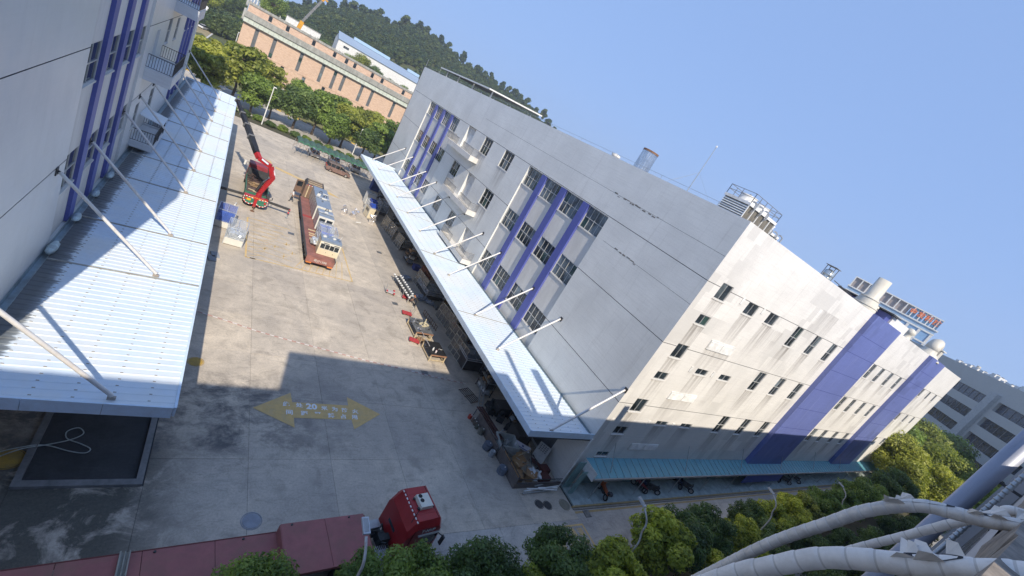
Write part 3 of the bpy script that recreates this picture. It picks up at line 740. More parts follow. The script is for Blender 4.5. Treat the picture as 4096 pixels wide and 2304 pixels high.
t=thing('exhaust_stack','large cream conical exhaust stack above the first blue strip','exhaust stack',(62.2,19.8,23.7))
mb=MB(); mb.lathe([(1.35,0),(1.3,1.7),(1.0,2.6),(.98,2.7),(.72,3.0),(.68,5.2),(.6,5.2),(.6,4.8)],n=24); mb.build('stack_body',FRP,t,smooth=True)
for z,r_ in ((1.0,1.38),(1.8,1.34),(2.65,1.06)): mb=MB(); mb.lathe([(r_-.05,z),(r_,z+.03),(r_,z+.09),(r_-.05,z+.12)],n=24); mb.build('band',FRP,t)
for z in (1.2,2.2): mb=MB(); mb.cyl((1.0,-.6,z),(1.35,-.8,z),.22); mb.build('port',FRP,t)
t=thing('mushroom_vent','small cream mushroom-shaped roof vent between the two blue strips','vent',(79.5,18.9,23.9))
mb=MB(); mb.lathe([(1.0,0),(1.0,.5),(1.35,.5),(1.35,.62),(.5,1.3),(.45,1.9),(.62,2.0),(.55,2.5),(.2,2.7)],n=20); mb.build('hood',FRP,t,smooth=True)
t=thing('gooseneck_vent','cream gooseneck exhaust hood near the second blue strip','vent',(92.8,18.6,23.7))
mb=MB(); mb.lathe([(1.5,0),(1.5,.8),(1.9,.85),(1.9,1.0),(.95,1.9),(.9,2.3)],n=20); mb.build('hood',FRP,t,smooth=True)
mb=MB(); mb.tube([(0,0,2.2),(0,0,2.8),(.25,0,3.3),(.9,0,3.5),(1.5,0,3.2),(1.7,0,2.6)],[.9,.9,.85,.8,.75,.7],14); mb.build('gooseneck',FRP,t,smooth=True)
mb=MB(); mb.box(1.9,3.6,-.8,.8,0,2.9); mb.build('side_box',FRP,t)
mb=MB(); mb.box(1.6,3.9,-1.0,1.0,2.9,3.05); mb.build('lid',WHITE,t)
t=thing('penthouse','low rooftop penthouse with white end and blue corner behind the first blue strip','penthouse',(66,17.5,23.7))
mb=MB(); mb.box(0,7.5,.3,6,0,2.35); mb.build('wall',TILE_END,t); mb=MB(); mb.box(-1.6,-.01,.5,6,0,2.25); mb.build('blue_corner',BLUE,t); mb=MB(); mb.box(-2.2,1.2,-.1,6.4,2.36,2.5); mb.build('roof_slab',IRON,t)
t=thing('pipe_rack','dark steel pipe rack running along the end roof beside the tank','rack',(58.0,21.2,23.7))
m=MB()
for i in range(7):
    m.beam((i*.62-.6,0,0),(i*.62-.6,0,2.2-i*.05),.05); m.beam((i*.62-.6,0,1.1),(i*.62,0,2.1),.04)
for z in (.9,1.5,2.1): m.beam((-3.0,0,z+.05),(3.6,0,z-.1),.07)
m.build('frame',IRON,t)
m=MB(); m.tube([(-3.4,.2,1.2),(3.8,.2,1.0)],.14); m.build('pipe',IRON,t)
# ================================================================ loading canopies
def canopy(label, xw, xo, y0, y1, seams, braces, xf, grime, zi=5.42, zo=5.60, zw=10.14):
    sg = 1 if xo > xw else -1
    t = thing('loading_canopy', label, 'canopy', (xw, y0, 0))
    PITCH=.405
    xin = xw+sg*.34; xout = xo-sg*.10
    XS=[0,.35,.7,1.1,1.6,2.3,3.4,abs(xout-xin)]
    Z=lambda d: zi+(zo-zi)*d/abs(xout-xin)
    prof=[(0,0),(.20,0),(.235,.024),(.30,.024),(.335,0)]
    ys=[y0+.06]+list(seams)+[y1]
    for a,b in zip(ys,ys[1:]):
        V=[];F=[];ST=[]; pts=[]
        y=a+.045
        while y < b-.05:
            for dy,dz in prof:
                if y+dy < b-.045: pts.append((y+dy,dz))
            y+=PITCH
        pts.append((b-.045,0))
        for (yy,dz) in pts:
            for d in XS: V.append((xin+sg*d,yy,Z(d)+dz)); ST.append(max(0,1-d/1.5)*grime)
        n=len(XS)
        for i in range(len(pts)-1):
            for k in range(n-1): F.append((i*n+k,i*n+k+1,(i+1)*n+k+1,(i+1)*n+k))
        me=bpy.data.meshes.new('roof_sheet'); me.from_pydata(V,[],F); me.materials.append(SHEET)
        at=me.attributes.new('stain','FLOAT','POINT'); at.data.foreach_set('value',ST); me.update(); link('roof_sheet',me,t,True)
    SEAM=M('seam_strip',(.36,.36,.33),.7,.2,dirt=(.2,.13,.08),dirt_amt=.7,dscale=2)
    for s in seams:
        mb=MB(); mb.hexa([(xin,s-.05,Z(0)+.01),(xout,s-.05,Z(6.4)+.01),(xout,s+.05,Z(6.4)+.01),(xin,s+.05,Z(0)+.01),(xin,s-.05,Z(0)+.05),(xout,s-.05,Z(6.4)+.05),(xout,s+.05,Z(6.4)+.05),(xin,s+.05,Z(0)+.05)]); mb.build('seam_strip',SEAM,t,True)
    scr=MB()
    d=.9
    while d < abs(xout-xin)-.2:
        y=y0+.06+.045+.268
        while y < y1-.3:
            scr.obox((xin+sg*d,y,Z(d)+.029),(.10,.045,.012)); y+=PITCH
        d+=1.165
    so_=scr.build('roof_screws',M('screw_rust',(.30,.27,.23),.8),t,True); so_['kind']='stuff'
    # fascias
    a,b=sorted((xo,xo-sg*.10))
    FS=[y0]+[y0+ (y1-y0)*i/9 for i in range(1,9)]+[y1]
    for p,q in zip(FS,FS[1:]):
        mb=MB(); mb.box(a,b,p+.008,q-.008,zo-.42,zo+.07); mb.build('fascia',FASC,t,True)
    a,b=sorted((xw+sg*.02,xo-sg*.11))
    for i in range(3):
        p=a+(b-a)*i/3;q=a+(b-a)*(i+1)/3
        mb=MB(); mb.box(p+.008,q-.008,y0-.02,y0+.055,zo-.50,zo+.06); mb.build('end_fascia',FASC,t,True)
    mb=MB(); mb.box(a,b,y1,y1+.07,zo-.4,zo+.05); mb.build('end_fascia',FASC,t,True)
    # gutter along the wall
    g0,g1=sorted((xw+sg*.02,xw+sg*.33))
    mb=MB(); mb.box(g0,g1,y0,y1,zi-.22,zi-.18); mb.box(g0,g0+.02,y0,y1,zi-.178,zi+.06); mb.box(g1-.02,g1,y0,y1,zi-.178,zi+.02); mb.build('gutter',M('wall_gutter',(.30,.38,.42),.5,.2,dirt=(.12,.1,.08),dirt_amt=.6),t,True)
    # steel below
    for y in braces:
        mb=MB(); a,b=sorted((xw+sg*.02,xo-sg*.12)); mb.box(a,b,y-.07,y+.07,zi-.5,zi-.22); mb.build('beam',IRON,t,True)
    for d in (1.2,3.4,5.6):
        mb=MB(); x=xw+sg*d; mb.box(x-.05,x+.05,y0+.1,y1-.1,zi-.2,zi-.08); mb.build('purlin',IRON,t,True)
    # tie rods to the wall, with end brackets
    for y in braces:
        p0=Vector((xw+sg*.12,y,zw)); p1=Vector((xf,y,zo+.16)); mb=MB(); mb.cyl(p0,p1,.085,n=12); br=mb.build('tie_rod',PIPEW,t,True,smooth=False)
        mb=MB(); a,b=sorted((xw+sg*.003,xw+sg*.05)); mb.box(a,b,y-.16,y+.16,zw-.2,zw+.2); mb.beam((xw+sg*.04,y,zw),(xw+sg*.2,y,zw-.06),.06,.16); mb.build('wall_bracket',IRON,br,True)
        mb=MB(); mb.box(xf-.14,xf+.14,y-.05,y+.05,zo-.02,zo+.12); mb.build('foot_bracket',M('bracket_grey',(.36,.32,.28),.7,dirt=(.2,.12,.08)),br,True)
    return t
XL=-5.3
canopy('long white corrugated canopy along the left building, its wall side black with grime',XL,1.58,17.4,87.2,[27.6,33.25,41.4,47.1,53.4,60.6,66.9,72.5,80.9],[17.75,27.78,33.3,41.45,47.2,53.4,60.7,67.0,72.6,80.9],-.6,1.0)
canopy('clean white corrugated canopy along the right factory block',RX,21.8,17.4,86.0,[32.8,46.0,59.3,71.1],[17.52,27.16,32.7,40.8,46.2,52.8,59.2,65.6,71.1,79.5,85.2],23.9,.28)

# ================================================================ left building
lb = thing('office_building','glossy grey-tiled building with blue pilasters and balconies filling the left edge','building',(XL,17.4,0))
LZ=24.5
bayL=(29.2,44.2); bayL2=(66.5,80.5); rowsL=((19.4,21.5),(13.85,15.97),(8.05,10.15))
hl=[]
for a,b in (bayL,bayL2): hl.append((a,b,5.3,LZ-.3,.17,None))
midL=[(53.5,55.6,13.75,15.95),(59.0,61.0,13.65,15.8),(53.0,55.2,7.6,9.6),(46.6,48.2,7.4,9.5)]
dL=[(47.9,49.6,12.75,15.4),(57.0,58.6,17.5,20.0)]
for q in midL: hl.append((*q,.15,None))
for q in dL: hl.append((*q,.3,None))
for z in (15.98,10.3):
    sk=[h[:2] for h in hl if h[2]-.03<z<h[3]+.03]; hl+=grooves(17.41,82.9,sk,z,.03,.05)
wall('facade_wall',lb,'x',XL,1,17.4,83,0,LZ,hl,[TILE_L,SEAL],[(a,b,d,.3) for a,b,d,e in midL])
for (a,b) in (bayL,bayL2):
    hs=[]; k=4 if a<40 else 3
    for i in range(k):
        u0=a+.1+i*3.95
        for d,e in rowsL: hs.append((u0,u0+2.9,d,e,.1,None))
    wall('bay_wall',lb,'x',XL-.17,1,a,b,5.3,LZ-.3,hs,[CREAM,SEAL],[(h[0],h[1],h[2],.3) for h in hs],1.6)
    for h in hs: window(lb,'x',XL-.24,1,*h[:4],2,2,fw=.06,splits=[0,.5,1])
    for i in range(k-1 if k>3 else 3):
        p=a+3.02+i*3.95 if k>3 else a+2.9+i*3.6
        mb=MB(); mb.box(XL-.2,XL+.02,p,p+.98,5.35,LZ-.32); mb.build('blue_pilaster',BLUE,lb,True)
for q in midL: window(lb,'x',XL-.10,1,*q,2,2,fw=.06)
for (a,b,d,e) in dL:
    mb=MB(); mb.box(XL-.30,XL-.24,a,b,d,e); dd=mb.build('balcony_door',WHITE,lb,True)
    mb=MB(); mb.box(XL-.245,XL-.2,a+.02,a+.10,d,e); mb.build('door_edge',M('brown_edge',(.16,.05,.03),.6),dd,True)
    mb=MB(); mb.box(XL-.24,XL-.18,b-.25,b-.2,d+1,d+1.12); mb.build('handle',IRON,dd,True)
TILEW=tile_mat('balcony_tile',(.66,.68,.70))
balcony(lb,XL+.003,-3.55,46.3,53.0,11.75,12.7,None,IRON,TILEW,1.05)
balcony(lb,XL+.003,-3.6,54.5,61.0,16.7,17.6,None,IRON,TILEW,1.05)
balcony(lb,XL+.003,-3.7,47.6,53.6,5.75,6.3,None,IRON,TILEW,1.05)
mb=MB(); mb.hexa([(XL+.02,49.6,8.05),(-3.6,49.6,7.75),(-3.6,52.6,7.75),(XL+.02,52.6,8.05),(XL+.02,49.6,8.1),(-3.6,49.6,7.8),(-3.6,52.6,7.8),(XL+.02,52.6,8.1)]); mb.build('porch_sheet',SHEET,lb,True)
for y in (49.7,52.5): mb=MB(); mb.beam((-3.7,y,6.3),(-3.7,y,7.76),.06); mb.build('porch_post',IRON,lb,True)
mb=MB(); mb.box(-20,XL-.3,17.4,83,LZ-.3,LZ-.05); mb.build('roof',SOFT,lb,True)
mb=MB(); mb.box(-20,XL-.002,82.8,83,0,LZ-.31); mb.build('far_wall',TILE_L,lb,True)
mb=MB(); mb.box(-20,XL-.002,17.4,17.6,0,LZ-.31); mb.build('near_wall',TILE_L,lb,True)
for i,(y,l) in enumerate(((40.4,1.2),(36.6,1.1),(32.6,1.2),(28.5,1.6))):
    mb=MB(); mb.blob((XL+.3,y,5.62),(.2,l*.5,.14),i,.12,10); mb.build('gutter_lump',M('peeling_flashing',(.45,.55,.56),.6,dirt=(.1,.1,.1),dirt_amt=.7,dscale=3),lb,True,smooth=True)

# ================================================================ teal canopy, platform, forecourt on the end wall
pf = struct(sheet('platform',[(28.8,15.3),(122,15.3),(122,17.39),(28.8,17.39)],.0,DARKC))
x=28.8; i=0
while x<118:
    wdt=2.45; m=TEALW if False else M('platform_paving',(.38,.44,.43),.85,var=.2,scale=1.5,dirt=(.15,.18,.17),dirt_amt=.7,dscale=1.2)
    mb=MB(); mb.box(x+.015,x+wdt-.015,15.33,17.38,-.02,.14+.004*(i%2)); mb.build('paving_slab',m,pf,True); x+=wdt; i+=1
KY=M('yellow_kerb',(.42,.30,.13),.8,var=.15,dirt=(.25,.23,.2),dirt_amt=.7,dscale=2); KG=M('kerb_grey',(.24,.22,.19),.85,var=.2)
kb=struct(MB().build('platform_kerb',KY)); x=28.6
while x<100:
    mb=MB(); mb.box(x+.006,x+1.494,15.18,15.30,-.02,.16); mb.build('kerb_stone',KY,kb,True)
    mb=MB(); mb.box(x+.006,x+1.494,15.02,15.178,-.02,.05); mb.build('gutter_stone',KG,kb,True); x+=1.5
yl=MB(); yl.box(28.4,100,14.72,14.90,-.008,-.003); yl.build('kerb_line',KY,kb,True)
tc = thing('teal_canopy','teal standing-seam lean-to roof along the foot of the white end wall','canopy',(29.4,17.4,0))
TX0,TX1=29.55,121.0; xs=TX0; i=0
while xs<TX1:
    mb=MB(); z0,z1=3.12,2.62
    mb.hexa([(xs+.02,17.36,z0),(xs+.98,17.36,z0),(xs+.98,15.72,z1),(xs+.02,15.72,z1),(xs+.02,17.36,z0+.03),(xs+.98,17.36,z0+.03),(xs+.98,15.72,z1+.03),(xs+.02,15.72,z1+.03)])
    mb.build('roof_panel',TEALROOF,tc,True)
    mb=MB(); mb.hexa([(xs-.02,17.36,z0),(xs+.02,17.36,z0),(xs+.02,15.70,z1),(xs-.02,15.70,z1),(xs-.02,17.36,z0+.07),(xs+.02,17.36,z0+.07),(xs+.02,15.70,z1+.07),(xs-.02,15.70,z1+.07)])
    mb.build('seam',M('seam_teal',(.22,.34,.36),.5),tc,True); xs+=1.0; i+=1
mb=MB(); mb.box(TX0-.02,TX1,15.62,15.70,2.5,2.66); mb.build('eave_gutter',STEELG,tc,True)
mb=MB(); mb.box(TX0-.04,TX0-.02,15.7,17.36,2.3,3.15); mb.build('end_board',WHITE,tc,True)
for x in (31.8,43.5,55.5,67,79,91):
    mb=MB(); mb.cyl((x,17.3,5.0),(x,16.1,2.85),.03,n=6); mb.build('hanger',STEELG,tc,True)
x=31.0
while x<118:
    mb=MB(); mb.cyl((x,15.85,.14),(x,15.85,2.6),.04,n=8); mb.build('post',STEELG,tc,True); x+=6
bn=MB(); bn.box(57.2,68.0,15.72,15.76,1.2,2.4); tag(bn.build('banner',M('blue_banner',(.03,.06,.25),.6)),'dark blue banner hung under the teal canopy below the first blue strip','banner')
mb=MB(); mb.box(28.9,29.5,16.4,16.44,.14,2.6); mb.box(28.7,29.5,17.0,17.04,.14,3.0); tag(mb.build('teal_screen',TEALW),'pale teal screen panel at the corner between the scrap pen and teal canopy','screen')
for i,(x,c) in enumerate(((31,(.2,.3,.32)),(37,(.3,.42,.42)),(46.5,(.3,.42,.42)),(53,(.25,.36,.36)),(61,(.2,.3,.3)),(73,(.25,.36,.36)),(84,(.2,.3,.3)))):
    mb=MB(); mb.box(x,x+1.8,17.32,17.398,.14,2.3); mb.build('door',M('door_teal%d'%i,c,.6),rb_,True)

# ================================================================ the building we look from
ob = thing('lookout_building','dark-windowed building with vertical duct at the lower right corner','building',(0,-.1,0))
BR=(.30,.30,.31)
OWM=M('own_wall',(.40,.40,.41),.7,var=.1,streak=True,dirt=(.2,.2,.2))
rows_=((17.4,20.5),(12.6,15.8),(8.0,11.2),(3.2,6.6))
wall('street_wall',ob,'y',-.10,1,-40,100,0,21.1,[],[OWM,SEAL])
bx=uwz('y',-.10,1)
for z0,z1 in rows_:
    x=-30
    while x<96:
        mb=MB(); bx(mb,x,x+4.9,.002,.012,z0,z1); p=mb.build('window',glass_mat('black_glass',(.006,.006,.008),.12),ob,True)
        if x>0:
            for q in range(1,5): mb=MB(); u=x+4.9*q/5; bx(mb,u-.02,u+.02,.012,.02,z0,z1); mb.build('mullion',ALUD,p,True)
            mb=MB(); bx(mb,x,x+4.9,.012,.02,(z0+z1)/2-.02,(z0+z1)/2+.02); mb.build('transom',ALUD,p,True)
        x+=5.1
mb=MB(); mb.box(-40,100,-14,-.12,20.6,21.1); mb.build('roof',SOFT,ob,True)
CAPM=M('parapet_stone',(.26,.22,.18),.9,var=.4,scale=7,bump=.6,dirt=(.07,.06,.05),dirt_amt=.7,dscale=2.5)
x=-40; g=random.Random(3)
while x<100:
    L=g.uniform(1.4,2.0); mb=MB(); j=[g.uniform(-.02,.02) for _ in range(8)]
    mb.hexa([(x+.01,-.6,21.1),(x+L-.01,-.6,21.1),(x+L-.01,-.10+j[0],21.1),(x+.01,-.10+j[1],21.1),(x+.01,-.6,21.55),(x+L-.01,-.6,21.55),(x+L-.01,-.10+j[2],21.55+j[3]*.4),(x+.01,-.10+j[4],21.55+j[5]*.4)])
    mb.build('coping_stone',CAPM,ob,True); x+=L
mb=MB(); mb.box(2.2,18.3,-12,-2.0,21.1,26.85); mb.build('roof_house',OWM,ob,True)
mb=MB(); mb.box(26.2,26.9,-1.6,-1.0,21.1,23.8); mb.build('roof_post',OWM,ob,True)
mb=MB(); mb.box(-40,100,-14,-13.8,0,20.6); mb.build('back_wall',OWM,ob,True)
mb=MB(); mb.box(99.8,100,-13.8,-.11,0,21); mb.build('side_wall',OWM,ob,True)
mb=MB(); mb.box(22.0,22.9,-.095,.35,0,26.0); mb.build('pilaster',M('pale_pilaster',(.42,.43,.45),.6,var=.08),ob,True)
ob.rotation_euler.z=R(.8)
# vertical duct with flanges
DU=M('duct_paint',(.33,.35,.42),.5,.25,var=.15,scale=1.5,streak=True,dirt=(.20,.21,.26),dirt_amt=.8,dscale=1.5)
t=thing('exhaust_duct','thick blue-grey vertical exhaust duct with bolted flange at the lower right','duct',(20.0,.92,0))
mb=MB(); mb.cyl((0,0,0),(0,0,27.5),.25,n=28); mb.build('duct_pipe',DU,t,smooth=True)
for z in (4.2,10.8,17.45,24): 
    mb=MB(); mb.lathe([(.25,z-.07),(.33,z-.07),(.33,z-.02),(.25,z-.02)],n=28); mb.lathe([(.25,z+.02),(.33,z+.02),(.33,z+.07),(.25,z+.07)],n=28); mb.build('flange',DU,t)
for z in (6,14,20.5): mb=MB(); mb.box(-.04,.04,-.85,-.24,z-.04,z+.04); mb.build('bracket',IRON,t)
t=thing('ribbed_conduit','thin ribbed grey conduit running up the wall beside the thick duct','conduit',(15.6,.36,0))
mb=MB(); mb.cyl((0,0,3),(0,0,26),.05,n=12); mb.build('conduit_pipe',STEELG,t,smooth=True)
for i in range(60): mb=MB(); mb.lathe([(.05,19+i*.12),(.066,19.03+i*.12),(.05,19.06+i*.12)],n=12); mb.build('rib',STEELG,t)
# ================================================================ foreground insulated pipes
def catmull(P, n=12):
    P=[Vector(p) for p in P]; P=[P[0]*2-P[1]]+P+[P[-1]*2-P[-2]]; out=[]
    for i in range(1,len(P)-2):
        a,b,c,d=P[i-1:i+3]
        for k in range(n):
            t=k/n; out.append(.5*((2*b)+(c-a)*t+(2*a-5*b+4*c-d)*t*t+(-a+3*b-3*c+d)*t*t*t))
    out.append(P[-2]); return out
TAPE=M('white_pipe_tape',(.68,.64,.59),.5,var=.12,scale=9,dirt=(.33,.29,.25),dirt_amt=.5,dscale=5)
TAPEG=M('silver_pipe_tape',(.60,.565,.52),.42,.15,var=.15,scale=9,dirt=(.27,.24,.22),dirt_amt=.6,dscale=6)
TAPED=M('tape_overlap_grime',(.49,.455,.41),.6,var=.2,scale=9)
FOAMB=M('black_insulation',(.02,.02,.022),.8)
def hung_pipe(label, dist, ae, r, mat, pitch, tail, torn, rings_from=0):
    t=thing('insulated_pipe',label,'pipe',(dist,0,21.6))
    P=[]
    for az,el in ae:
        P.append((dist,dist/math.tan(R(az)),22+dist*math.tan(R(el))/math.sin(R(az))))
    P=tail[0]+P+tail[1]
    path=catmull(P,14); rr=[];pp=[];ph_=[];s=0;last=path[0]
    # resample evenly, sawtooth radius for the overlapping wraps
    dense=[]
    for p in path:
        dense.append(p)
    L=[0]
    for a,b in zip(dense,dense[1:]): L.append(L[-1]+(b-a).length)
    n=int(L[-1]/(pitch/12)); j=0
    for i in range(n+1):
        d=L[-1]*i/n
        while j<len(L)-2 and L[j+1]<d: j+=1
        k=(d-L[j])/max(1e-6,L[j+1]-L[j]); pp.append(dense[j].lerp(dense[j+1],k))
        ph=(d/pitch)%1.0; rr.append(r*(1+.075*ph+.02*math.sin(d*3.1))); ph_.append(int(ph*12)==0)
    mb=MB(); mb.tube(pp,rr,20)
    for i in range(n):
        if ph_[i]:
            for k in range(20): mb.m[i*20+k]=1
    mb.build('wrapped_pipe',[mat,TAPED],t,True,smooth=True)
    g=random.Random(int(dist*10)+int(r*1000))
    for (f0,f1) in torn:
        a=pp[int(f0*n)]; b=pp[int(f1*n)]; d=(b-a).normalized(); up=Vector((0,0,1)); up=(up-d*up.dot(d)).normalized(); sd=d.cross(up)
        m=MB(); k=7
        mid=[pp[int((f0+(f1-f0)*i/k)*n)] for i in range(k+1)]
        for i in range(k):
            w=.55*math.sin(math.pi*(i+.0)/k)+.15; w2=.55*math.sin(math.pi*(i+1)/k)+.15
            def q(c,w,s): 
                an=s*w+.35; return c+(up*math.cos(an)+sd*math.sin(an))*r*1.075
            m.poly([q(mid[i],w,-1),q(mid[i+1],w2,-1),q(mid[i+1],w2,1),q(mid[i],w,1)])
        m.build('torn_gap',FOAMB,t,True)
        for i in range(7):
            m=MB()
            c=mid[g.randrange(k)]; an=g.choice((-.5,.9))+g.uniform(-.2,.2); e=(up*math.cos(an)+sd*math.sin(an)); h=g.uniform(.7,1.9)*r; wv=d*g.uniform(.5,1.3)*r
            b0=c+e*r*1.02; m.poly([b0-wv,b0+wv,b0+wv*g.uniform(.2,.9)+e*h*.8+sd*g.uniform(-.5,.5)*r,b0-wv*g.uniform(.1,.6)+e*h+sd*g.uniform(-.5,.5)*r])
            m.build('tape_flap',TAPE,t,True)
    return t
hung_pipe('long white-taped pipe arching over the trees, torn at its right end',4.5,[(77.95,-29.0),(80.1,-22.06),(82.3,-16.54),(83.65,-13.15),(85.72,-9.98),(87.71,-8.5),(89.2,-7.5),(90.6,-6.3)],.044,TAPEG,.085,([(4.4,1.25,18.2)],[(4.5,-.35,21.68),(4.5,-.9,21.62)]),[(.66,.74),(.76,.84)])
hung_pipe('thickest white-taped pipe in the bottom right, ripped open on top',2.75,[(79.57,-27.14),(81.44,-23.66),(83.65,-19.64),(86.11,-16.6),(88.52,-14.1),(90.6,-11.6)],.046,TAPE,.11,([(2.7,.72,19.9)],[(2.75,-.25,21.64),(2.75,-.7,21.62)]),[(.62,.70),(.80,.88)])
hung_pipe('thin taped pipe between the two thick ones in front of the blue-grey duct',5.0,[(83.0,-21.5),(84.91,-16.79),(86.71,-12.59),(88.15,-9.05),(89.3,-6.6),(90.07,-5.4)],.032,TAPE,.10,([(5.0,.95,19.2)],[(5.0,-.4,21.66)]),[])

# ================================================================ brick building and things behind it
bb=thing('brick_building','tan brick block with narrow vertical windows and grey concrete eaves behind the trees','building',(-1.1,150,0))
bh=[];tall=[(2.25,7.8,12.75),(6.6,7.6,12.75),(13.5,7.7,12.8),(19.4,7.7,12.8),(22.9,7.5,12.8),(25.4,8.2,12.8),(30.9,7.8,12.8),(34.1,7.8,12.8),(41.3,7.8,12.8),(47,7.8,12.8)]
low=[(5.7,3.4,7.1),(10.1,3.5,7.1),(15.8,3.5,7.1),(21.3,3.5,7.1),(27.5,3.5,7.1),(33,3.5,7.1),(39,3.5,7.1)]
for x,z0,z1 in tall+low: bh.append((x-.45,x+.45,z0,z1,.3,None))
wall('brick_wall',bb,'y',150,-1,-1.1,52,0,13.1,bh,[BRICK,SEAL])
for x,z0,z1 in tall+low: window(bb,'y',150.2,-1,x-.45,x+.45,z0,z1,1,4,ALUD,M('grey_blind',(.12,.13,.14),.4) if z0>7.3 else GLASS,.06,False)
for x,z0,z1 in tall: mb=MB(); mb.box(x-.55,x+.55,149.88,149.997,z1,z1+.22); mb.build('lintel',WHITE,bb,True)
mb=MB(); mb.box(-1.2,52,149.92,149.998,7.3,7.55); mb.build('string_course',BRICK,bb,True)
mb=MB(); mb.box(-1.2,52,149.9,149.997,0,1.6); mb.build('plinth',CREAM,bb,True)
x=-1.3
while x<52:
    mb=MB(); mb.hexa([(x,149.2,13.1),(x+1.15,149.2,13.1),(x+1.15,150.2,13.1),(x,150.2,13.1),(x,150.0,14.3),(x+1.15,150.0,14.3),(x+1.15,150.4,14.3),(x,150.4,14.3)]); mb.build('eave_tile_band',PALEG,bb,True); x+=1.19
mb=MB(); mb.box(-1.4,52,149.6,151,14.3,15.7); mb.build('concrete_eave',OLDC,bb,True)
uh=[(x-.45+2,x+.45+2,15.8,17.2,.2,None) for x,_,_ in tall]
wall('upper_wall',bb,'y',153,-1,-1.0,52,15.0,17.4,uh,[BRICK,SEAL])
for h in uh: window(bb,'y',153.1,-1,*h[:4],1,1,ALUD,GLASS,.06,False,panes=False); 
mb=MB(); mb.box(-1.2,52,152.8,153.6,17.4,18.0); mb.build('concrete_eave',OLDC,bb,True)
mb=MB(); mb.box(-1.0,52,151,165,13,15); mb.box(-1,52,153.6,165,15.02,17.4); mb.build('roof',OLDC,bb,True)
wall('side_wall',bb,'x',-1.1,-1,150,165,0,13.1,[],[BRICK,SEAL])
mb=MB()
for i in range(90):
    x=rnd.uniform(-1,51); mb.beam((x,153.2,18.0),(x+rnd.uniform(-.1,.1),153.2,18.0+rnd.uniform(.1,.35)),.05)
mb.build('rebar',RUST,bb,True)
for y in (150.2,152.5): mb=MB(); mb.beam((-1.5,y,13.0+(y-150)*1.5),(-1.5,y+2.4,15.8+(y-150)*.9),.5,.25); mb.build('gable_rafter',OLDC,bb,True)
# white shed with pale blue roof
ws=thing('white_shed','white industrial shed with pale blue ridge roof below the wooded hill','building',(30,222,14))
Zb,Ze,Zr=13.0,20.6,23.2
wall('front_wall',ws,'y',222,-1,30.5,68,Zb,Ze,[(33,35.4,18.2,19.2,.15,None)],[WHITE,SEAL])
window(ws,'y',222.1,-1,33,35.4,18.2,19.2,3,1,ALU,GLASS,.07,False)
mb=MB(); mb.poly([(30.5,222,Zb),(30.5,222,Ze),(30.5,227.5,Zr),(30.5,233,Ze),(30.5,233,Zb)]); mb.build('gable_wall',WHITE,ws,True)
mb=MB(); mb.hexa([(30.2,221.6,Ze-.1),(68,221.6,Ze-.1),(68,227.5,Zr),(30.2,227.5,Zr),(30.2,221.6,Ze+.15),(68,221.6,Ze+.15),(68,227.5,Zr+.25),(30.2,227.5,Zr+.25)]); mb.build('roof',M('pale_blue_roof',(.25,.32,.42),.4,var=.06),ws,True)
for x0,x1 in ((36.5,53),(62,68)): mb=MB(); mb.box(x0,x1,226.8,228.2,Zr+.1,Zr+1.3); mb.build('ridge_vent',M('ridge_blue',(.35,.50,.68),.4),ws,True)
# white boundary building, blue striped block, low wall
t=thing('white_house','white gabled building with dark red roof beside the blue striped block','building',(3.5,290,10))
mb=MB(); mb.box(0,8.5,0,8,0,7.2); mb.build('wall',WHITE,t)
mb=MB(); mb.prism_ax([(-.4,7.0),(4,9.4),(8.4,7.0)],'x',-.4,9); mb.build('roof',M('dark_red_roof',(.16,.06,.055),.7),t)
t=thing('striped_block','blue and white striped high block at the top edge behind the brick building','building',(-2.2,280,5))
mb=MB(); mb.box(0,5.0,0,6,0,22); mb.build('wall',M('slate_blue_wall',(.20,.28,.40),.6),t)
for i in range(4): mb=MB(); mb.box(.3+i*1.25,.8+i*1.25,-.15,-.003,0,22); mb.build('stripe',WHITE,t)
t=thing('boundary_wall','low pale wall at the foot of the hill behind the yellow crane boom','wall',(10,205,12))
mb=MB(); mb.box(0,12,0,.4,0,6.6); mb.build('wall_panel',WHITE,t); mb=MB(); mb.box(-.2,12.2,-.1,.5,6.62,6.85); mb.build('coping',SOFT,t)
t=thing('mobile_crane','yellow and dark grey telescopic crane boom rising behind the brick building','crane',(11.5,170,0))
mb=MB(); mb.box(-1.3,1.3,-4,4,.5,2.2); mb.build('carrier',M('crane_yellow',(.62,.30,.02),.4),t)
p0=Vector((0,0,2)); p1=Vector((.55,0,17.3)); p2=Vector((.95,0,19.9)); p3=Vector((4.0,0,28.0))
mb=MB(); mb.beam(p0,p1,.9); mb.beam(p1,p2,1.15); mb.build('boom_base',MC['crane_yellow'],t)
mb=MB(); mb.beam(p2,p3,.62); mb.build('boom_section',ALUD,t)
mb=MB(); mb.beam(p3,p3+Vector((.5,0,1.2)),.8); mb.beam(p3+Vector((.5,0,.9)),p3+Vector((1.5,0,.6)),.4); mb.build('boom_head',MC['crane_yellow'],t)
for i in range(4): mb=MB(); c=p2.lerp(p3,.2+.2*i); mb.obox(c,(.8,.8,.12),0,0,.35); mb.build('collar',M('crane_grey',(.3,.32,.34),.5),t)
for s in (-1,1):
    for y in (-3,-1.2,1.5,3): mb=MB(); mb.cyl((s*1.0,y,.55),(s*1.35,y,.55),.55); mb.build('wheel',BLACK,t)
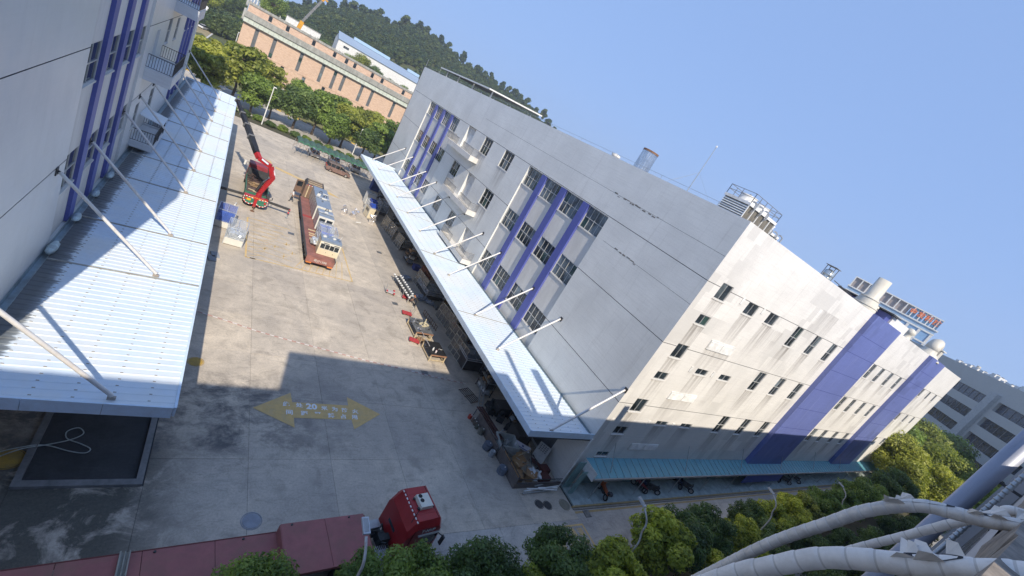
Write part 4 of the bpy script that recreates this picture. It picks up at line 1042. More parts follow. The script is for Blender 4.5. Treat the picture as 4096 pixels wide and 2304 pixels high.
# ---- glass tower with roof sign
tt=thing('glass_tower','blue glass office tower with white grid frame and orange rooftop characters','building',(282.3,101.6,0),-R(74.2))
TZ=49
mb=MB(); mb.box(-.1,41,0,14,0,TZ-6.2); mb.build('curtain_wall',M('tower_glass',(.28,.42,.58),.15,0,var=.2,scale=.3),tt)
mb=MB(); mb.box(-.6,41.6,-.5,14,TZ-6.2,TZ-5.6); mb.box(0,40.6,-.4,14,TZ-.5,TZ); mb.build('cornice',WHITE,tt)
mb=MB(); mb.box(.2,27,.6,13,TZ-5.6,TZ-.5); mb.build('roof_screen',M('brown_screen',(.30,.26,.25),.6),tt)
for i in range(12):
    mb=MB(); x=i*3.55; mb.box(x,x+.5,-.35,.2,TZ-5.6,TZ-.5); mb.build('roof_column',WHITE,tt)
for i in range(9):
    mb=MB(); x=i*5.0; mb.box(x,x+1.1,-.45,-.005,0,TZ-8.4); mb.build('fin',WHITE,tt)
for z in (TZ-8.6,TZ-14,TZ-20): mb=MB(); mb.box(-.3,41.3,-.55,-.46,z,z+.7); mb.build('band',WHITE,tt)
for r_ in range(5):
    for i in range(8):
        mb=MB(); mb.box(1.2+i*5,4.9+i*5,-.12,-.004,TZ-13.4-r_*5.6,TZ-8.9-r_*5.6); mb.build('window',M('tower_pane',(.22,.38,.60),.1,0,var=.15,scale=.2),tt)
for i in range(4):
    mb=MB(); mb.box(27.3+i*3.4,30.2+i*3.4,-.2,.1,TZ-5.5,TZ-.6); mb.build('sign_backing',GLASSB,tt)
for i,ch in enumerate('金发科技'):
    text_mesh('sign_character',ch,3.1,M('sign_orange',(.85,.20,.03),.5,var=.05),frame((28.75+i*3.4,-.30,TZ-2.7),(1,0,0),(0,0,1)),tt,.08,False,.06)
# ---- far right office with strip windows and roof plant
fo=thing('strip_window_office','grey office block with dark strip windows and white roof plant at the right edge','building',(159,13.6,0),math.atan2(20.4,27))
# local +x runs from the far end towards the camera side; front is local +y
FG=M('grey_panel_wall',(.46,.45,.42),.7,var=.06)
fz=30.2; rows=[]
for k in range(6):
    z1=fz-4.6-k*4.7; rows.append((z1-2.5,z1))
hs=[]
for z0,z1 in rows:
    for (a,b) in ((35.8,73.8),(7.3,25.8),(-18.2,3.3),(-56,-22)): hs.append((a,b,z0,z1,.8,None))
def lwall(name,parent,c,sg,u0,u1,z0,z1,holes,mats):
    o=wall(name,None,'y',c,sg,u0,u1,z0,z1,holes,mats); o.parent=parent; return o
lwall('facade_wall',fo,0,1,-60,80,0,fz,hs,[FG,SEAL])
for z0,z1 in rows:
    for (a,b) in ((35.8,73.8),(7.3,25.8),(-18.2,3.3),(-56,-22)):
        mb=MB(); mb.box(a,b,-.8,-.76,z0,z1); wo=mb.build('strip_window',glass_mat('strip_glass',(.02,.03,.05),.08),fo)
        n=int((b-a)/2.2)
        for i in range(1,n): mb=MB(); x=a+(b-a)*i/n; mb.box(x-.06,x+.06,-.755,-.66,z0,z1); mb.build('mullion',ALUD,wo)
for x in (30.8,5.4,-20.2): mb=MB(); mb.box(x-1.3,x+1.3,.003,.9,0,fz-3.2); mb.build('stair_fin',M('fin_grey',(.42,.42,.41),.7),fo)
mb=MB(); mb.box(-60,80,-14,-.003,fz-3.4,fz-.9); mb.build('roof',SOFT,fo)
mb=MB(); mb.box(-60,80,-12.5,-11,fz-.9,fz+1.0); mb.build('roof_screen',M('screen_dark',(.12,.125,.13),.6),fo)
g=random.Random(11); x=-45
k=0
while x<28:
    wd=g.uniform(1.2,2.6); t=MB(); h=g.uniform(1.2,2.4); t.box(x,x+wd,-1.9,-.3,fz-.9,fz-.9+h); un=t.build('plant_unit',WHITE,fo)
    t=MB(); t.cyl((x+wd/2,-1.2,fz-.9+h),(x+wd/2,-1.2,fz-.7+h),.35,n=10); t.build('fan',ALUD,un)
    x+=wd+g.uniform(.2,.9); k+=1
mb=MB(); mb.cyl((24,-3,fz-1),(23.6,-3,fz+1.6),.45,n=12); mb.build('roof_pipe',FRP,fo)
# end corner parts of the factory beyond the last white block
xt=thing('annex_block','white annex with blue window bay stepping out beyond the factory end wall','building',(119,22,0))
wall('annex_wall',xt,'y',20.5,-1,118.7,131,0,13.5,[(123,128,7,10,.2,None)],[TILE_END,SEAL])
window(xt,'y',20.65,-1,123,128,7,10,3,2,ALU,GLASSB,.1,False)
mb=MB(); mb.box(118.62,131,20.6,60,13.2,13.5); mb.build('roof',SOFT,xt,True)
mb=MB(); mb.box(122.3,128.7,20.3,20.497,10.2,11.4); mb.build('blue_band',BLUE_END,xt,True)
mb=MB(); mb.box(130.8,131,20.7,60,0,13.2); mb.build('side_wall',TILE,xt,True)
mb=MB(); mb.box(118.62,122,20.3,24,13.5,16.8); mb.build('step_block',TILE_END,xt,True)
# ================================================================ trees
def crown_mesh(name, seed, rx, rz, nclump, nleaf, leaf, mat, cr=(.26,.42), flat=0., shell=.45, cone=0., asp=.5):
    g=np.random.default_rng(seed)
    d=g.normal(size=(nclump,3)); d/=np.linalg.norm(d,axis=1)[:,None]
    rad=g.uniform(shell**3,1,nclump)**(1/3)
    c=d*rad[:,None]*np.array([rx,rx,rz])*.78
    if cone: 
        f=1-cone*(c[:,2]/rz*.5+.5); c[:,0]*=f; c[:,1]*=f
    if flat: c[:,2]=np.round(c[:,2]/(rz*flat))*(rz*flat)+g.normal(scale=.06*rz,size=nclump)
    r=g.uniform(*cr,nclump)*rx*(.75 if cone else 1)
    ct=g.uniform(0,1,nclump)
    i=g.choice(nclump,nleaf,p=r**2/np.sum(r**2))
    dd=g.normal(size=(nleaf,3)); dd[:,2]+=.25; dd/=np.linalg.norm(dd,axis=1)[:,None]
    sq=np.array([1,1,.45 if flat else .8])
    p=c[i]+dd*sq*(r[i]*g.uniform(.55,1.08,nleaf))[:,None]
    nrm=dd+g.normal(scale=.55,size=(nleaf,3))+np.array([0,0,.55]); nrm/=np.linalg.norm(nrm,axis=1)[:,None]
    t=np.cross(nrm,g.normal(size=(nleaf,3))); t/=np.linalg.norm(t,axis=1)[:,None]; b=np.cross(nrm,t)
    L=(leaf*g.uniform(.6,1.35,nleaf))[:,None]; W=L*asp
    V=np.stack([p-t*L*.5,p+b*W*.5+nrm*L*.06,p+t*L*.5,p-b*W*.5+nrm*L*.06],1).reshape(-1,3)
    tint=np.clip(.5*ct[i]+.5*g.uniform(0,1,nleaf),0,1)
    me=bpy.data.meshes.new(name); me.vertices.add(len(V)); me.vertices.foreach_set('co',V.astype(np.float32).ravel())
    me.loops.add(nleaf*4); me.loops.foreach_set('vertex_index',np.arange(nleaf*4,dtype=np.int32))
    me.polygons.add(nleaf); me.polygons.foreach_set('loop_start',np.arange(0,nleaf*4,4,dtype=np.int32)); me.polygons.foreach_set('loop_total',np.full(nleaf,4,dtype=np.int32))
    me.update(calc_edges=True)
    at=me.attributes.new('tint','FLOAT','POINT'); at.data.foreach_set('value',np.repeat(tint,4).astype(np.float32))
    me.materials.append(mat); return me, c
def trunk_mesh(name, seed, h, r, cl):
    g=random.Random(seed); mb=MB()
    pts=[Vector((g.uniform(-.04,.04)*h*i/5,g.uniform(-.04,.04)*h*i/5,h*i/5)) for i in range(6)]
    mb.tube(pts,[r*(1.25 if i==0 else 1-.12*i) for i in range(6)],8)
    for c in sorted(cl,key=lambda q:-q[2])[::max(1,len(cl)//7)][:7]:
        e=Vector((c[0],c[1],c[2]+h)); s=pts[3+g.randrange(2)]; m=s.lerp(e,.5)+Vector((0,0,-.15*abs(e.z-s.z)))
        mb.tube([s,m,e],[r*.5,r*.32,r*.1],6)
    return mb.mesh(name,BARK)
VAR={}
def variant(key, seed, rx, rz, nclump, nleaf, leaf, mat, th, tr, **kw):
    cm,c=crown_mesh('crown',seed,rx,rz,nclump,nleaf,leaf,mat,**kw)
    VAR[key]=(cm,trunk_mesh('trunk',seed,th,tr,c),th)
def tree(key, x, y, z, sc, label, group, mat=None, name='tree', rot=None, trunk=True):
    cm,tm,th=VAR[key]
    t=thing(name,label,'tree',(x,y,z),rnd.uniform(0,6.28) if rot is None else rot,group,scale=sc)
    c=link('crown',cm,t); c.location=(0,0,th)
    if mat is not None: c.material_slots[0].link='OBJECT'; c.material_slots[0].material=mat
    if trunk: link('trunk',tm,t)
    return t
for i in range(4): variant('near%d'%i,20+i,2.0,1.9,46,14000,.23,LF_YG,4.0,.13,cr=(.16,.38))
for i in range(3): variant('dense%d'%i,40+i,2.3,2.2,52,15000,.20,LF_DG,4.2,.16,cr=(.16,.38))
for i in range(3): variant('mid%d'%i,60+i,3.2,2.6,44,6500,.50,LF_MG,4.2,.2)
for i in range(3): variant('layer%d'%i,80+i,3.3,3.0,40,5500,.55,LF_OL,5.0,.2,flat=.28)
for i in range(3): variant('big%d'%i,100+i,4.2,4.6,60,11000,.42,LF_OL,6.5,.3)
for i in range(3): variant('hill%d'%i,120+i,3.4,4.2,34,1500,1.05,(LF_HILL,LF_HILL2,LF_HILL)[i],5.0,.25,cone=(.62,.2,.5)[i])
# roadside row, from the tractor side to the far right
near=[(5.0,10.1,'dense0',.80,LF_MG,'small mid-green tree in front of the low-bed trailer, leftmost of the roadside row'),
 (9.2,9.7,'dense1',.82,LF_MG,'mid-green roadside tree just below the gooseneck deck'),
 (11.3,9.6,'dense2',.85,LF_MG,'mid-green roadside tree in front of the red tractor cab'),
 (14.4,8.9,'dense0',.95,LF_DG,'dark roadside tree right of the red tractor cab'),
 (16.4,9.2,'dense1',.70,LF_DG,'small dark roadside tree between the tractor and the painted road box'),
 (17.9,8.0,'near0',.85,LF_YG,'bright yellow-green roadside tree in front of the dark one, at the bottom edge'),
 (20.0,9.3,'dense2',.92,LF_DG,'dark roadside tree covering the corner of the painted road box'),
 (23.4,8.0,'near1',1.05,LF_YG,'large yellow-green roadside tree at the foot of the second street lamp'),
 (28.6,9.0,'near2',1.15,LF_YG,'big yellow-green roadside tree right of the second street lamp'),
 (31.6,9.3,'dense0',1.02,LF_DG,'dark rounded roadside tree right of the big yellow-green one'),
 (36.2,9.4,'dense1',1.0,LF_DG,'dark roadside tree reaching furthest over the road'),
 (34.8,7.6,'near3',.85,LF_YG,'narrow yellow-green roadside tree in front of two dark ones'),
 (40.6,8.4,'near0',1.0,LF_YG,'yellow-green roadside tree left of the third street lamp'),
 (45.2,9.9,'dense2',.86,LF_DG,'dark roadside tree beside the third street lamp head'),
 (47.6,9.3,'near1',1.05,LF_YG,'yellowest roadside tree right of the third street lamp'),
 (52.5,9.6,'near2',1.05,LF_YG,'yellow-green roadside tree below the teal canopy, after the yellowest'),
 (57.4,9.8,'near3',1.05,LF_OL,'olive roadside tree left of the fourth street lamp'),
 (62.5,9.6,'near0',1.1,LF_MG,'mid-green roadside tree around the fourth street lamp'),
 (68.0,9.3,'near1',1.15,LF_MG,'mid-green roadside tree right of the fourth street lamp'),
 (74.0,9.6,'dense0',1.2,LF_MG,'dense green roadside tree opposite the gap between the blue strips'),
 (80.5,10.0,'near2',1.2,LF_MG,'green roadside tree opposite the second blue strip'),
 (88.0,10.0,'dense1',1.3,LF_DG,'dark roadside tree past the second blue strip'),
 (96.0,10.4,'dense2',1.3,LF_DG,'dark roadside tree at the end of the teal canopy'),
 (43.0,6.6,'dense2',.9,LF_DG,'dark tree low behind the roadside row, seen under the arching pipe'),
 (51.0,6.2,'dense0',.9,LF_DG,'second dark tree seen under the arching pipe'),
 (60.0,6.0,'dense1',.9,LF_DG,'third dark tree seen under the arching pipe')]
for i_,(x_,y_) in enumerate(((34,4.5),(39,3.6),(46.5,3.2),(55.5,3.4),(66,4.6),(72,3.0),(78,5.2),(86,4.6),(94,5.5),(102,5.5),(64,2.2))): near.append((x_,y_,'dense%d'%(i_%3),1.0,LF_DG,'dark tree close under our wall, %s from the left'%ORD[i_]))
for x,y,k,s,m,l in near: tree(k,x,y,0,s,l,'roadside trees',m)
# tall trees closing the street on the right
tallr=[(112,15,'big0',1.1),(121,18,'big1',1.2),(128,12,'big2',1.25),(136,17,'big0',1.35),(146,14,'big1',1.35),(116,9,'big2',1.0),(107,11.5,'big1',.85),(126,5.5,'big0',1.1),(138,7,'big2',1.2)]
for i,(x,y,k,s) in enumerate(tallr): tree(k,x,y,0,s,'tall leafy tree at the right street end, %s in its clump'%ORD[i],'tall trees at the street end',(LF_OL,LF_MG,LF_OL)[i%3])
# row at the far end of the court
row=[(-3.5,104,'layer0',1.0,LF_OL),(1.0,112,'layer1',1.25,LF_OL),(4.5,108,'mid0',.95,LF_MG),(8.0,110,'mid1',.9,LF_DG),(12.8,110.5,'mid2',1.05,LF_DG),(17.0,113,'layer2',1.05,LF_MG),(20.3,109,'mid0',.95,LF_MG),(23.5,112.5,'layer0',1.05,LF_OL),(28.0,110,'mid1',.95,LF_DG),(31.5,112,'layer1',1.0,LF_MG),(36.5,113,'mid2',1.0,LF_DG),(-9.5,99,'mid1',.95,LF_DG),(6.5,126,'layer2',1.0,LF_OL),(14,127,'mid0',1.0,LF_MG),(22,128,'layer1',1.0,LF_MG),(31,128,'layer0',1.05,LF_OL),(38,127,'layer2',1.05,LF_MG),(-4.5,118,'layer2',.95,LF_OL)]
for i,(x,y,k,s,m) in enumerate(row):
    s*=1.22
    tree(k,x,y,0,s,'%s tree before the brick building, %s in the row'%({LF_OL:'olive layered',LF_MG:'mid-green leafy',LF_DG:'dark rounded'}[m],ORD[i]),'trees before the brick building',m)
# trees by the far lot, behind the brick building and at the hill foot
lot=[(-16.5,270,'big0',1.4,LF_YG),(-12,290,'big1',1.6,LF_DG),(-20,285,'big0',1.5,LF_MG),(-6,295,'big2',1.5,LF_DG),(-1,300,'big1',1.4,LF_DG),(-26,300,'big2',1.8,LF_DG),(-3.0,276,'mid2',1.0,LF_MG),(-10,305,'big1',1.9,LF_DG),(-18,310,'big2',2.0,LF_DG),(4.5,180,'big2',.72,LF_DG),(11,196,'big0',1.0,LF_DG),(17,198,'big1',1.15,LF_DG),(23.5,200,'big0',1.25,LF_DG),(34.5,210,'big2',1.05,LF_MG),(40,212,'big1',1.2,LF_OL),(46,211,'big0',1.1,LF_DG),(52,206,'big2',1.1,LF_DG),(58,206,'big0',1.1,LF_MG),(6,230,'big1',1.3,LF_MG),(0,225,'mid1',1.0,LF_MG)]
for i,(x,y,k,s,m) in enumerate(lot):
    z0=0 if y>265 or x<2 else max(0,(y-180)*.22)
    tree(k,x,y,z0,s,('tree beyond the far car lot, %s of the clump'%ORD[i]) if i<9 else ('tree on the rise behind the brick building, %s from the left'%ORD[i-9]),'trees beyond the far lot' if i<9 else 'trees behind the brick building',m)
# hedge shrubs along the far kerb
for i in range(16):
    x=-1+i*2.3; t=thing('shrub','clipped green shrub in the hedge along the far kerb, %s from the left'%ORD[i],'shrub',(x,103.3+.6*(i%2),0),0,'hedge shrubs at the far kerb')
    cm=VAR['mid%d'%(i%3)][0]; c=link('foliage',cm,t); c.scale=(.36,.32,.26); c.location=(0,0,.55); c.material_slots[0].link='OBJECT'; c.material_slots[0].material=(LF_DG,LF_MG)[i%2]
    mb=MB(); mb.cyl((0,0,0),(0,0,.5),.06); mb.build('stem',BARK,t)
# ================================================================ hill and forest
CR=[(-14,-3.0),(-6,-2.2),(-.4,-1.0),(3,1.2),(6.59,2.96),(9.8,4.2),(12,4.5),(14.7,5.4),(17,5.55),(19.5,5.1),(22.3,4.75),(24.7,4.8),(27.4,4.6),(29.2,4.45),(31.3,4.2),(33.3,3.2),(36,2.0),(42,.5),(50,-1.5)]
def crest(az): return float(np.interp(az,[c[0] for c in CR],[c[1] for c in CR]))
RC=430.
def hill_z(az,r):
    zc=22+RC*math.tan(R(crest(az)))-11
    k=min(1,max(0,(r-190)/(RC-190))); k=k*k*(3-2*k)*.55+k*.45
    z=zc*k
    if r>RC: z=zc-(r-RC)*.25
    return max(-.5,z)+1.2*math.sin(az*2.3+r*.05)*k
V=[];F=[];azs=np.linspace(-14,50,90); rs=np.linspace(185,560,50)
for a in azs:
    for r_ in rs: V.append((r_*math.sin(R(a)),r_*math.cos(R(a)),hill_z(a,r_)))
n=len(rs)
for i in range(len(azs)-1):
    for j in range(n-1): F.append((i*n+j,i*n+j+1,(i+1)*n+j+1,(i+1)*n+j))
me=bpy.data.meshes.new('hill'); me.from_pydata(V,[],F); me.materials.append(HILLG); struct(link('hill',me))
ct=[]
g=random.Random(5); k=0; az=4.2
while az<34 and k<34:
    s=g.uniform(1.3,2.0); z=hill_z(az,RC)
    ct.append((az,s)); az+=g.uniform(.7,1.05); k+=1
protos=[]
for i,(az,s) in enumerate(ct):
    x,y=RC*math.sin(R(az)),RC*math.cos(R(az)); z=22+RC*math.tan(R(crest(az)))-9.2*s+g.choice((-1.0,.5,1.5,2.5,3.5))+g.uniform(-.6,.6)
    t=tree('hill%d'%(i%3),x,y,z,s,'dark pointed tree on the hill skyline, %s from the left'%(ORD[i] if i<30 else 'the %dth'%(i+1)),'skyline trees on the hill',None)
    if i<3: protos.append([c for c in t.children if c.name.startswith('crown')][0])
pts=[];rot=[];scl=[];vid=[]
g=np.random.default_rng(9)
while len(pts)<6200:
    a=g.uniform(-12,46); r_=math.sqrt(g.uniform(205**2,(RC+12)**2))
    if len(pts)>5200: r_=g.uniform(400,450)

    x,y=r_*math.sin(R(a)),r_*math.cos(R(a))
    if 28<x<72 and 205<y<238: continue
    if x<30 and y<215: continue
    z=hill_z(a,r_)
    meadow = abs(y-(262+.35*x))<10 and 12<x<95
    if meadow and g.uniform()<.82: continue
    pts.append((x,y,z+(2.2 if not meadow else .8))); rot.append(g.uniform(0,6.28)); scl.append(g.uniform(.55,1.15)*(.45 if meadow else 1)); vid.append(g.integers(0,3))
me=bpy.data.meshes.new('forest'); me.from_pydata(pts,[],[])
for nm,ty,dt in (('rz','FLOAT',rot),('sc','FLOAT',scl)):
    at=me.attributes.new(nm,ty,'POINT'); at.data.foreach_set('value',np.array(dt,dtype=np.float32))
at=me.attributes.new('vid','INT','POINT'); at.data.foreach_set('value',np.array(vid,dtype=np.int32))
fo_=link('forest',me); tag(fo_,'dense dark green forest covering the hill behind the brick building','forest',None,'stuff')
ng=bpy.data.node_groups.new('forest_scatter','GeometryNodeTree')
ng.interface.new_socket('Geometry',in_out='INPUT',socket_type='NodeSocketGeometry'); ng.interface.new_socket('Geometry',in_out='OUTPUT',socket_type='NodeSocketGeometry')
gi=ng.nodes.new('NodeGroupInput'); go=ng.nodes.new('NodeGroupOutput'); jn=ng.nodes.new('GeometryNodeJoinGeometry')
def nattr(nm,ty):
    a=ng.nodes.new('GeometryNodeInputNamedAttribute'); a.data_type=ty; a.inputs['Name'].default_value=nm; return a.outputs[0]
for v_ in range(3):
    oi=ng.nodes.new('GeometryNodeObjectInfo'); oi.transform_space='ORIGINAL'; oi.inputs['Object'].default_value=protos[v_]; oi.inputs['As Instance'].default_value=True
    ip=ng.nodes.new('GeometryNodeInstanceOnPoints'); ng.links.new(gi.outputs[0],ip.inputs['Points']); ng.links.new(oi.outputs['Geometry'],ip.inputs['Instance'])
    cmp_=ng.nodes.new('FunctionNodeCompare'); cmp_.data_type='INT'; cmp_.operation='EQUAL'; ng.links.new(nattr('vid','INT'),cmp_.inputs[2]); cmp_.inputs[3].default_value=v_
    ng.links.new(cmp_.outputs[0],ip.inputs['Selection'])
    cx=ng.nodes.new('ShaderNodeCombineXYZ'); ng.links.new(nattr('rz','FLOAT'),cx.inputs[2]); ng.links.new(cx.outputs[0],ip.inputs['Rotation'])
    ng.links.new(nattr('sc','FLOAT'),ip.inputs['Scale']); ng.links.new(ip.outputs[0],jn.inputs[0])
ng.links.new(jn.outputs[0],go.inputs[0])
md=fo_.modifiers.new('scatter','NODES'); md.node_group=ng
# ================================================================ vehicles
def wheel(parent, x, y, r, w, side, axis='y', rim=None, world=False):
    mb=MB()
    a=(x,y-w/2,r) if axis=='y' else (x-w/2,y,r); b=(x,y+w/2,r) if axis=='y' else (x+w/2,y,r)
    prof=[(r*.62,-w/2),(r*.94,-w/2),(r,-w*.35),(r,w*.35),(r*.94,w/2),(r*.62,w/2)]
    n=18;base=len(mb.v)
    for pr,pw in prof:
        for k in range(n):
            t=2*math.pi*k/n; u,v=pr*math.cos(t),pr*math.sin(t)
            mb.v.append((x+u,y+pw,r+v) if axis=='y' else (x+pw,y+u,r+v))
    for i in range(len(prof)-1):
        for k in range(n): q=base+i*n; mb.f.append((q+k,q+(k+1)%n,q+n+(k+1)%n,q+n+k)); mb.m.append(0)
    wo=mb.build('wheel',BLACK,parent,world)
    m=MB()
    if axis=='y': m.cyl((x,y-w*.38,r),(x,y+w*.38,r),r*.62,n=14)
    else: m.cyl((x-w*.38,y,r),(x+w*.38,y,r),r*.62,n=14)
    m.build('rim',rim or STEELG,wo,world); return wo
# ---- MPV parked beside the green shelter (front towards +x)
car=thing('parked_car','brown people carrier parked beside the green canvas shelter','car',(17.3,87.95,0))
BR=M('brown_metallic',(.27,.175,.15),.3,.4,var=.05)
def sec(x,w,z0,z1,w2): return [(x,-w,z0),(x,-w,(z0+z1)*.52),(x,-w2,z1),(x,w2,z1),(x,w,(z0+z1)*.52),(x,w,z0)]
mb=MB(); mb.loft([sec(0,.78,.45,.95,.74),sec(.12,.88,.30,1.02,.84),sec(.9,.91,.26,1.03,.87),sec(3.1,.91,.26,1.0,.87),sec(3.9,.90,.28,.95,.84),sec(4.45,.84,.32,.80,.74),sec(4.68,.70,.40,.66,.6)]); mb.build('body',BR,car,smooth=False)
def gsec(x,w,z0,w2,z1): return [(x,-w,z0),(x,-w2,z1),(x,w2,z1),(x,w,z0)]
mb=MB(); mb.loft([gsec(.10,.80,1.0,.66,1.1),gsec(.38,.86,1.01,.70,1.58),gsec(2.55,.87,1.0,.70,1.60),gsec(3.15,.86,.99,.68,1.35),gsec(3.62,.84,.97,.76,1.0)]); mb.build('glasshouse',glass_mat('car_glass',(.015,.018,.02),.04),car)
mb=MB(); mb.loft([gsec(.30,.72,1.585,.60,1.62),gsec(.6,.74,1.59,.64,1.67),gsec(2.5,.73,1.60,.62,1.67),gsec(2.72,.70,1.555,.60,1.60)]); mb.build('roof',BR,car)
for x in (.72,1.55,2.35):
    for s in (-1,1): mb=MB(); mb.beam((x,s*.885,1.0),(x,s*.715,1.6),.07,.03); mb.build('pillar',BR,car)
for x in (.9,3.75):
    for s in (-1,1): wheel(car,x,s*.82,.33,.22,s,'y',CHROME)
for s in (-1,1):
    mb=MB(); mb.box(4.42,4.62,s*.62-.14,s*.62+.14,.62,.76); mb.build('headlight',M('lamp_clear',(.7,.72,.74),.1),car)
    mb=MB(); mb.box(-.02,.1,s*.68-.1,s*.68+.1,.85,1.1); mb.build('taillight',M('lamp_red',(.5,.02,.02),.2),car)
    mb=MB(); mb.blob((3.0,s*1.0,1.05),(.1,.1,.08)); mb.build('mirror',BR,car)
    mb=MB(); mb.box(.4,2.7,s*.70-.02,s*.70+.02,1.67,1.71); mb.build('roof_rail',CHROME,car)
# ---- crane truck, rear towards the camera
ct_=thing('crane_truck','red and green lorry with a raised black telescopic crane boom and outriggers spread','truck',(5.62,57.0,0))
mb=MB(); mb.box(-.45,.45,.3,9.6,.75,1.02); mb.build('chassis',IRON,ct_)
mb=MB(); mb.box(-1.2,1.2,.9,7.0,1.05,1.15); mb.build('bed_floor',M('rusty_bed',(.11,.07,.055),.85,var=.4,scale=3),ct_)
for s in (-1,1): mb=MB(); mb.box(s*1.2-.04,s*1.2+.04,.9,7.0,1.155,1.75); mb.build('side_board',GREENP,ct_)
mb=MB(); mb.box(-1.16,1.16,.92,1.0,1.155,1.6); mb.build('tail_board',GREENP,ct_)
mb=MB(); mb.box(-1.16,1.16,1.02,1.9,1.155,1.22); 
for i in range(5): mb.box(-1.14,1.14,1.06+i*.17,1.14+i*.17,1.222,1.26)
mb.build('ribbed_plate',GREENP,ct_)
mb=MB()
mb.loft([[(-1.15,7.6,.7),(1.15,7.6,.7),(1.15,7.6,2.9),(-1.15,7.6,2.9)],[(-1.2,7.75,.6),(1.2,7.75,.6),(1.2,7.75,3.0),(-1.2,7.75,3.0)],[(-1.2,9.2,.55),(1.2,9.2,.55),(1.2,9.1,3.0),(-1.2,9.1,3.0)],[(-1.18,9.75,.55),(1.18,9.75,.55),(1.15,9.5,2.1),(-1.15,9.5,2.1)]]); mb.build('cab',M('cab_red',(.26,.035,.045),.45,dirt=(.2,.12,.12)),ct_)
for s in (-1,1):
    mb=MB(); mb.box(s*1.203-.01,s*1.203+.01,8.1,9.1,1.8,2.6); mb.build('side_window',GLASS,ct_)
    mb=MB(); mb.beam((s*1.2,9.3,2.5),(s*1.62,9.4,2.55),.05); mb.box(s*1.62-.1,s*1.62+.1,9.32,9.42,2.0,2.6); mb.build('mirror',WHITE,ct_)
mb=MB(); mb.box(-1.2,1.2,7.05,7.45,1.1,2.5); mb.build('headboard',IRON,ct_)
for s in (-1,1):
    for y in (1.5,2.75,8.5): wheel(ct_,s*.98,y,.5,.36,s,'x')
# rear plates with red and white edging
RWH=[M('hazard_red',(.6,.03,.03),.5),M('hazard_white',(.75,.72,.7),.5)]
for s in (-1,1):
    poly=[(s*.17,1.30),(s*1.22,1.40),(s*1.25,.95),(s*.98,.62),(s*.50,.50),(s*.17,.72)]
    mb=MB(); mb.prism_ax(poly,'y',-.06,-.02); p=mb.build('rear_plate',GREENP,ct_)
    m=MB(); k=0
    P2=poly+[poly[0]]
    for a,b in zip(P2[:-2],P2[1:-1]):
        a,b=Vector((a[0],-.07,a[1])),Vector((b[0],-.07,b[1])); n=max(1,int((b-a).length/.14))
        for i in range(n): m.beam(a.lerp(b,i/n),a.lerp(b,(i+1)/n),.02,.09,k%2); k+=1
    m.build('hazard_edge',RWH,p)
    m=MB(); m.box(s*1.0-.09,s*1.0+.09,-.11,-.062,.95,1.2); m.build('tail_lamp',M('lamp_red',(.5,.02,.02),.2),p)
mb=MB(); mb.box(-1.0,-.5,-.075,-.062,.92,1.15); mb.build('number_plate',M('plate_yellow',(.75,.42,.02),.5),ct_)
mb=MB(); mb.box(-1.25,1.25,-.02,.5,1.32,1.50); mb.build('rear_beam',REDP,ct_)
mb=MB(); 
for i in range(9): mb.hexa([(-.62+i*.2,-.03,1.36),(-.52+i*.2,-.03,1.36),(-.42+i*.2,-.03,1.48),(-.52+i*.2,-.03,1.48),(-.62+i*.2,-.022,1.36),(-.52+i*.2,-.022,1.36),(-.42+i*.2,-.022,1.48),(-.52+i*.2,-.022,1.48)])
mb.build('warning_stripe',M('stripe_yellow',(.7,.3,.04),.5),ct_)
mb=MB(); mb.box(-.15,.15,-.28,-.02,.35,1.35); rl=mb.build('rear_jack',REDP,ct_)
mb=MB(); mb.cyl((0,-.6,.35),(0,-.15,.5),.06); mb.cyl((-.05,-.85,.0),(-.05,-.85,.08),.22); mb.beam((-.03,-.8,.08),(0,-.2,.5),.09); mb.build('jack_foot',RUST,rl)
# outriggers
for s,x1 in ((-1,-4.2),(1,3.9)):
    mb=MB(); mb.beam((s*.6,1.25,.98),(x1,1.0,.94),.20,.26); orr=mb.build('outrigger_beam',IRON,ct_)
    mb=MB(); a=Vector((x1,1.0,1.0)); 
    for i in range(4): mb.beam(a.lerp(Vector((x1-s*.15,.55,.35)),i/4),a.lerp(Vector((x1-s*.15,.55,.35)),(i+1)/4),.14,.14,i%2)
    mb.build('leg_sleeve',[M('leg_red',(.5,.02,.03),.5),BLACK],orr)
    mb=MB(); mb.cyl((x1-s*.15,.55,.4),(x1-s*.2,.35,.05),.05); mb.cyl((x1-s*.2,.33,0),(x1-s*.2,.33,.05),.16); mb.build('leg_foot',STEELG,orr)
# crane column and boom
off=Vector((5.62,57.0,0)); W_=lambda *p: Vector(p)-off
pC=W_(5.85,58.0,1.5); p1=W_(5.85,58.0,1.9); p2=W_(6.65,58.3,4.05); p3=W_(6.12,58.7,5.15); p4=W_(4.75,59.4,5.4); p5=W_(4.4,59.8,5.78); pT=W_(1.22,66.4,9.35)
mb=MB(); mb.cyl(pC-Vector((0,0,.4)),p1,.38,.3,n=12); mb.build('column',REDP,ct_)
mb=MB(); mb.beam(p1,p2,.32,.44); mb.beam(p2-Vector((0,0,.15)),p3,.36,.46); mb.build('main_arm',REDP,ct_)
mb=MB(); mb.beam(p3,p4,.38,.48); mb.beam(p4,p5,.44,.52); mb.build('jib_base',REDP,ct_)
mb=MB(); mb.cyl(p1+Vector((-.45,-.25,.0)),p2.lerp(p1,.45)+Vector((-.5,-.15,.1)),.15,n=12); mb.build('lift_cylinder',BLACK,ct_)
mb=MB(); mb.cyl(p2.lerp(p1,.45)+Vector((-.5,-.15,.1)),p2+Vector((-.3,-.1,-.1)),.075,n=10); mb.build('cylinder_rod',CHROME,ct_)
d=(pT-p5)
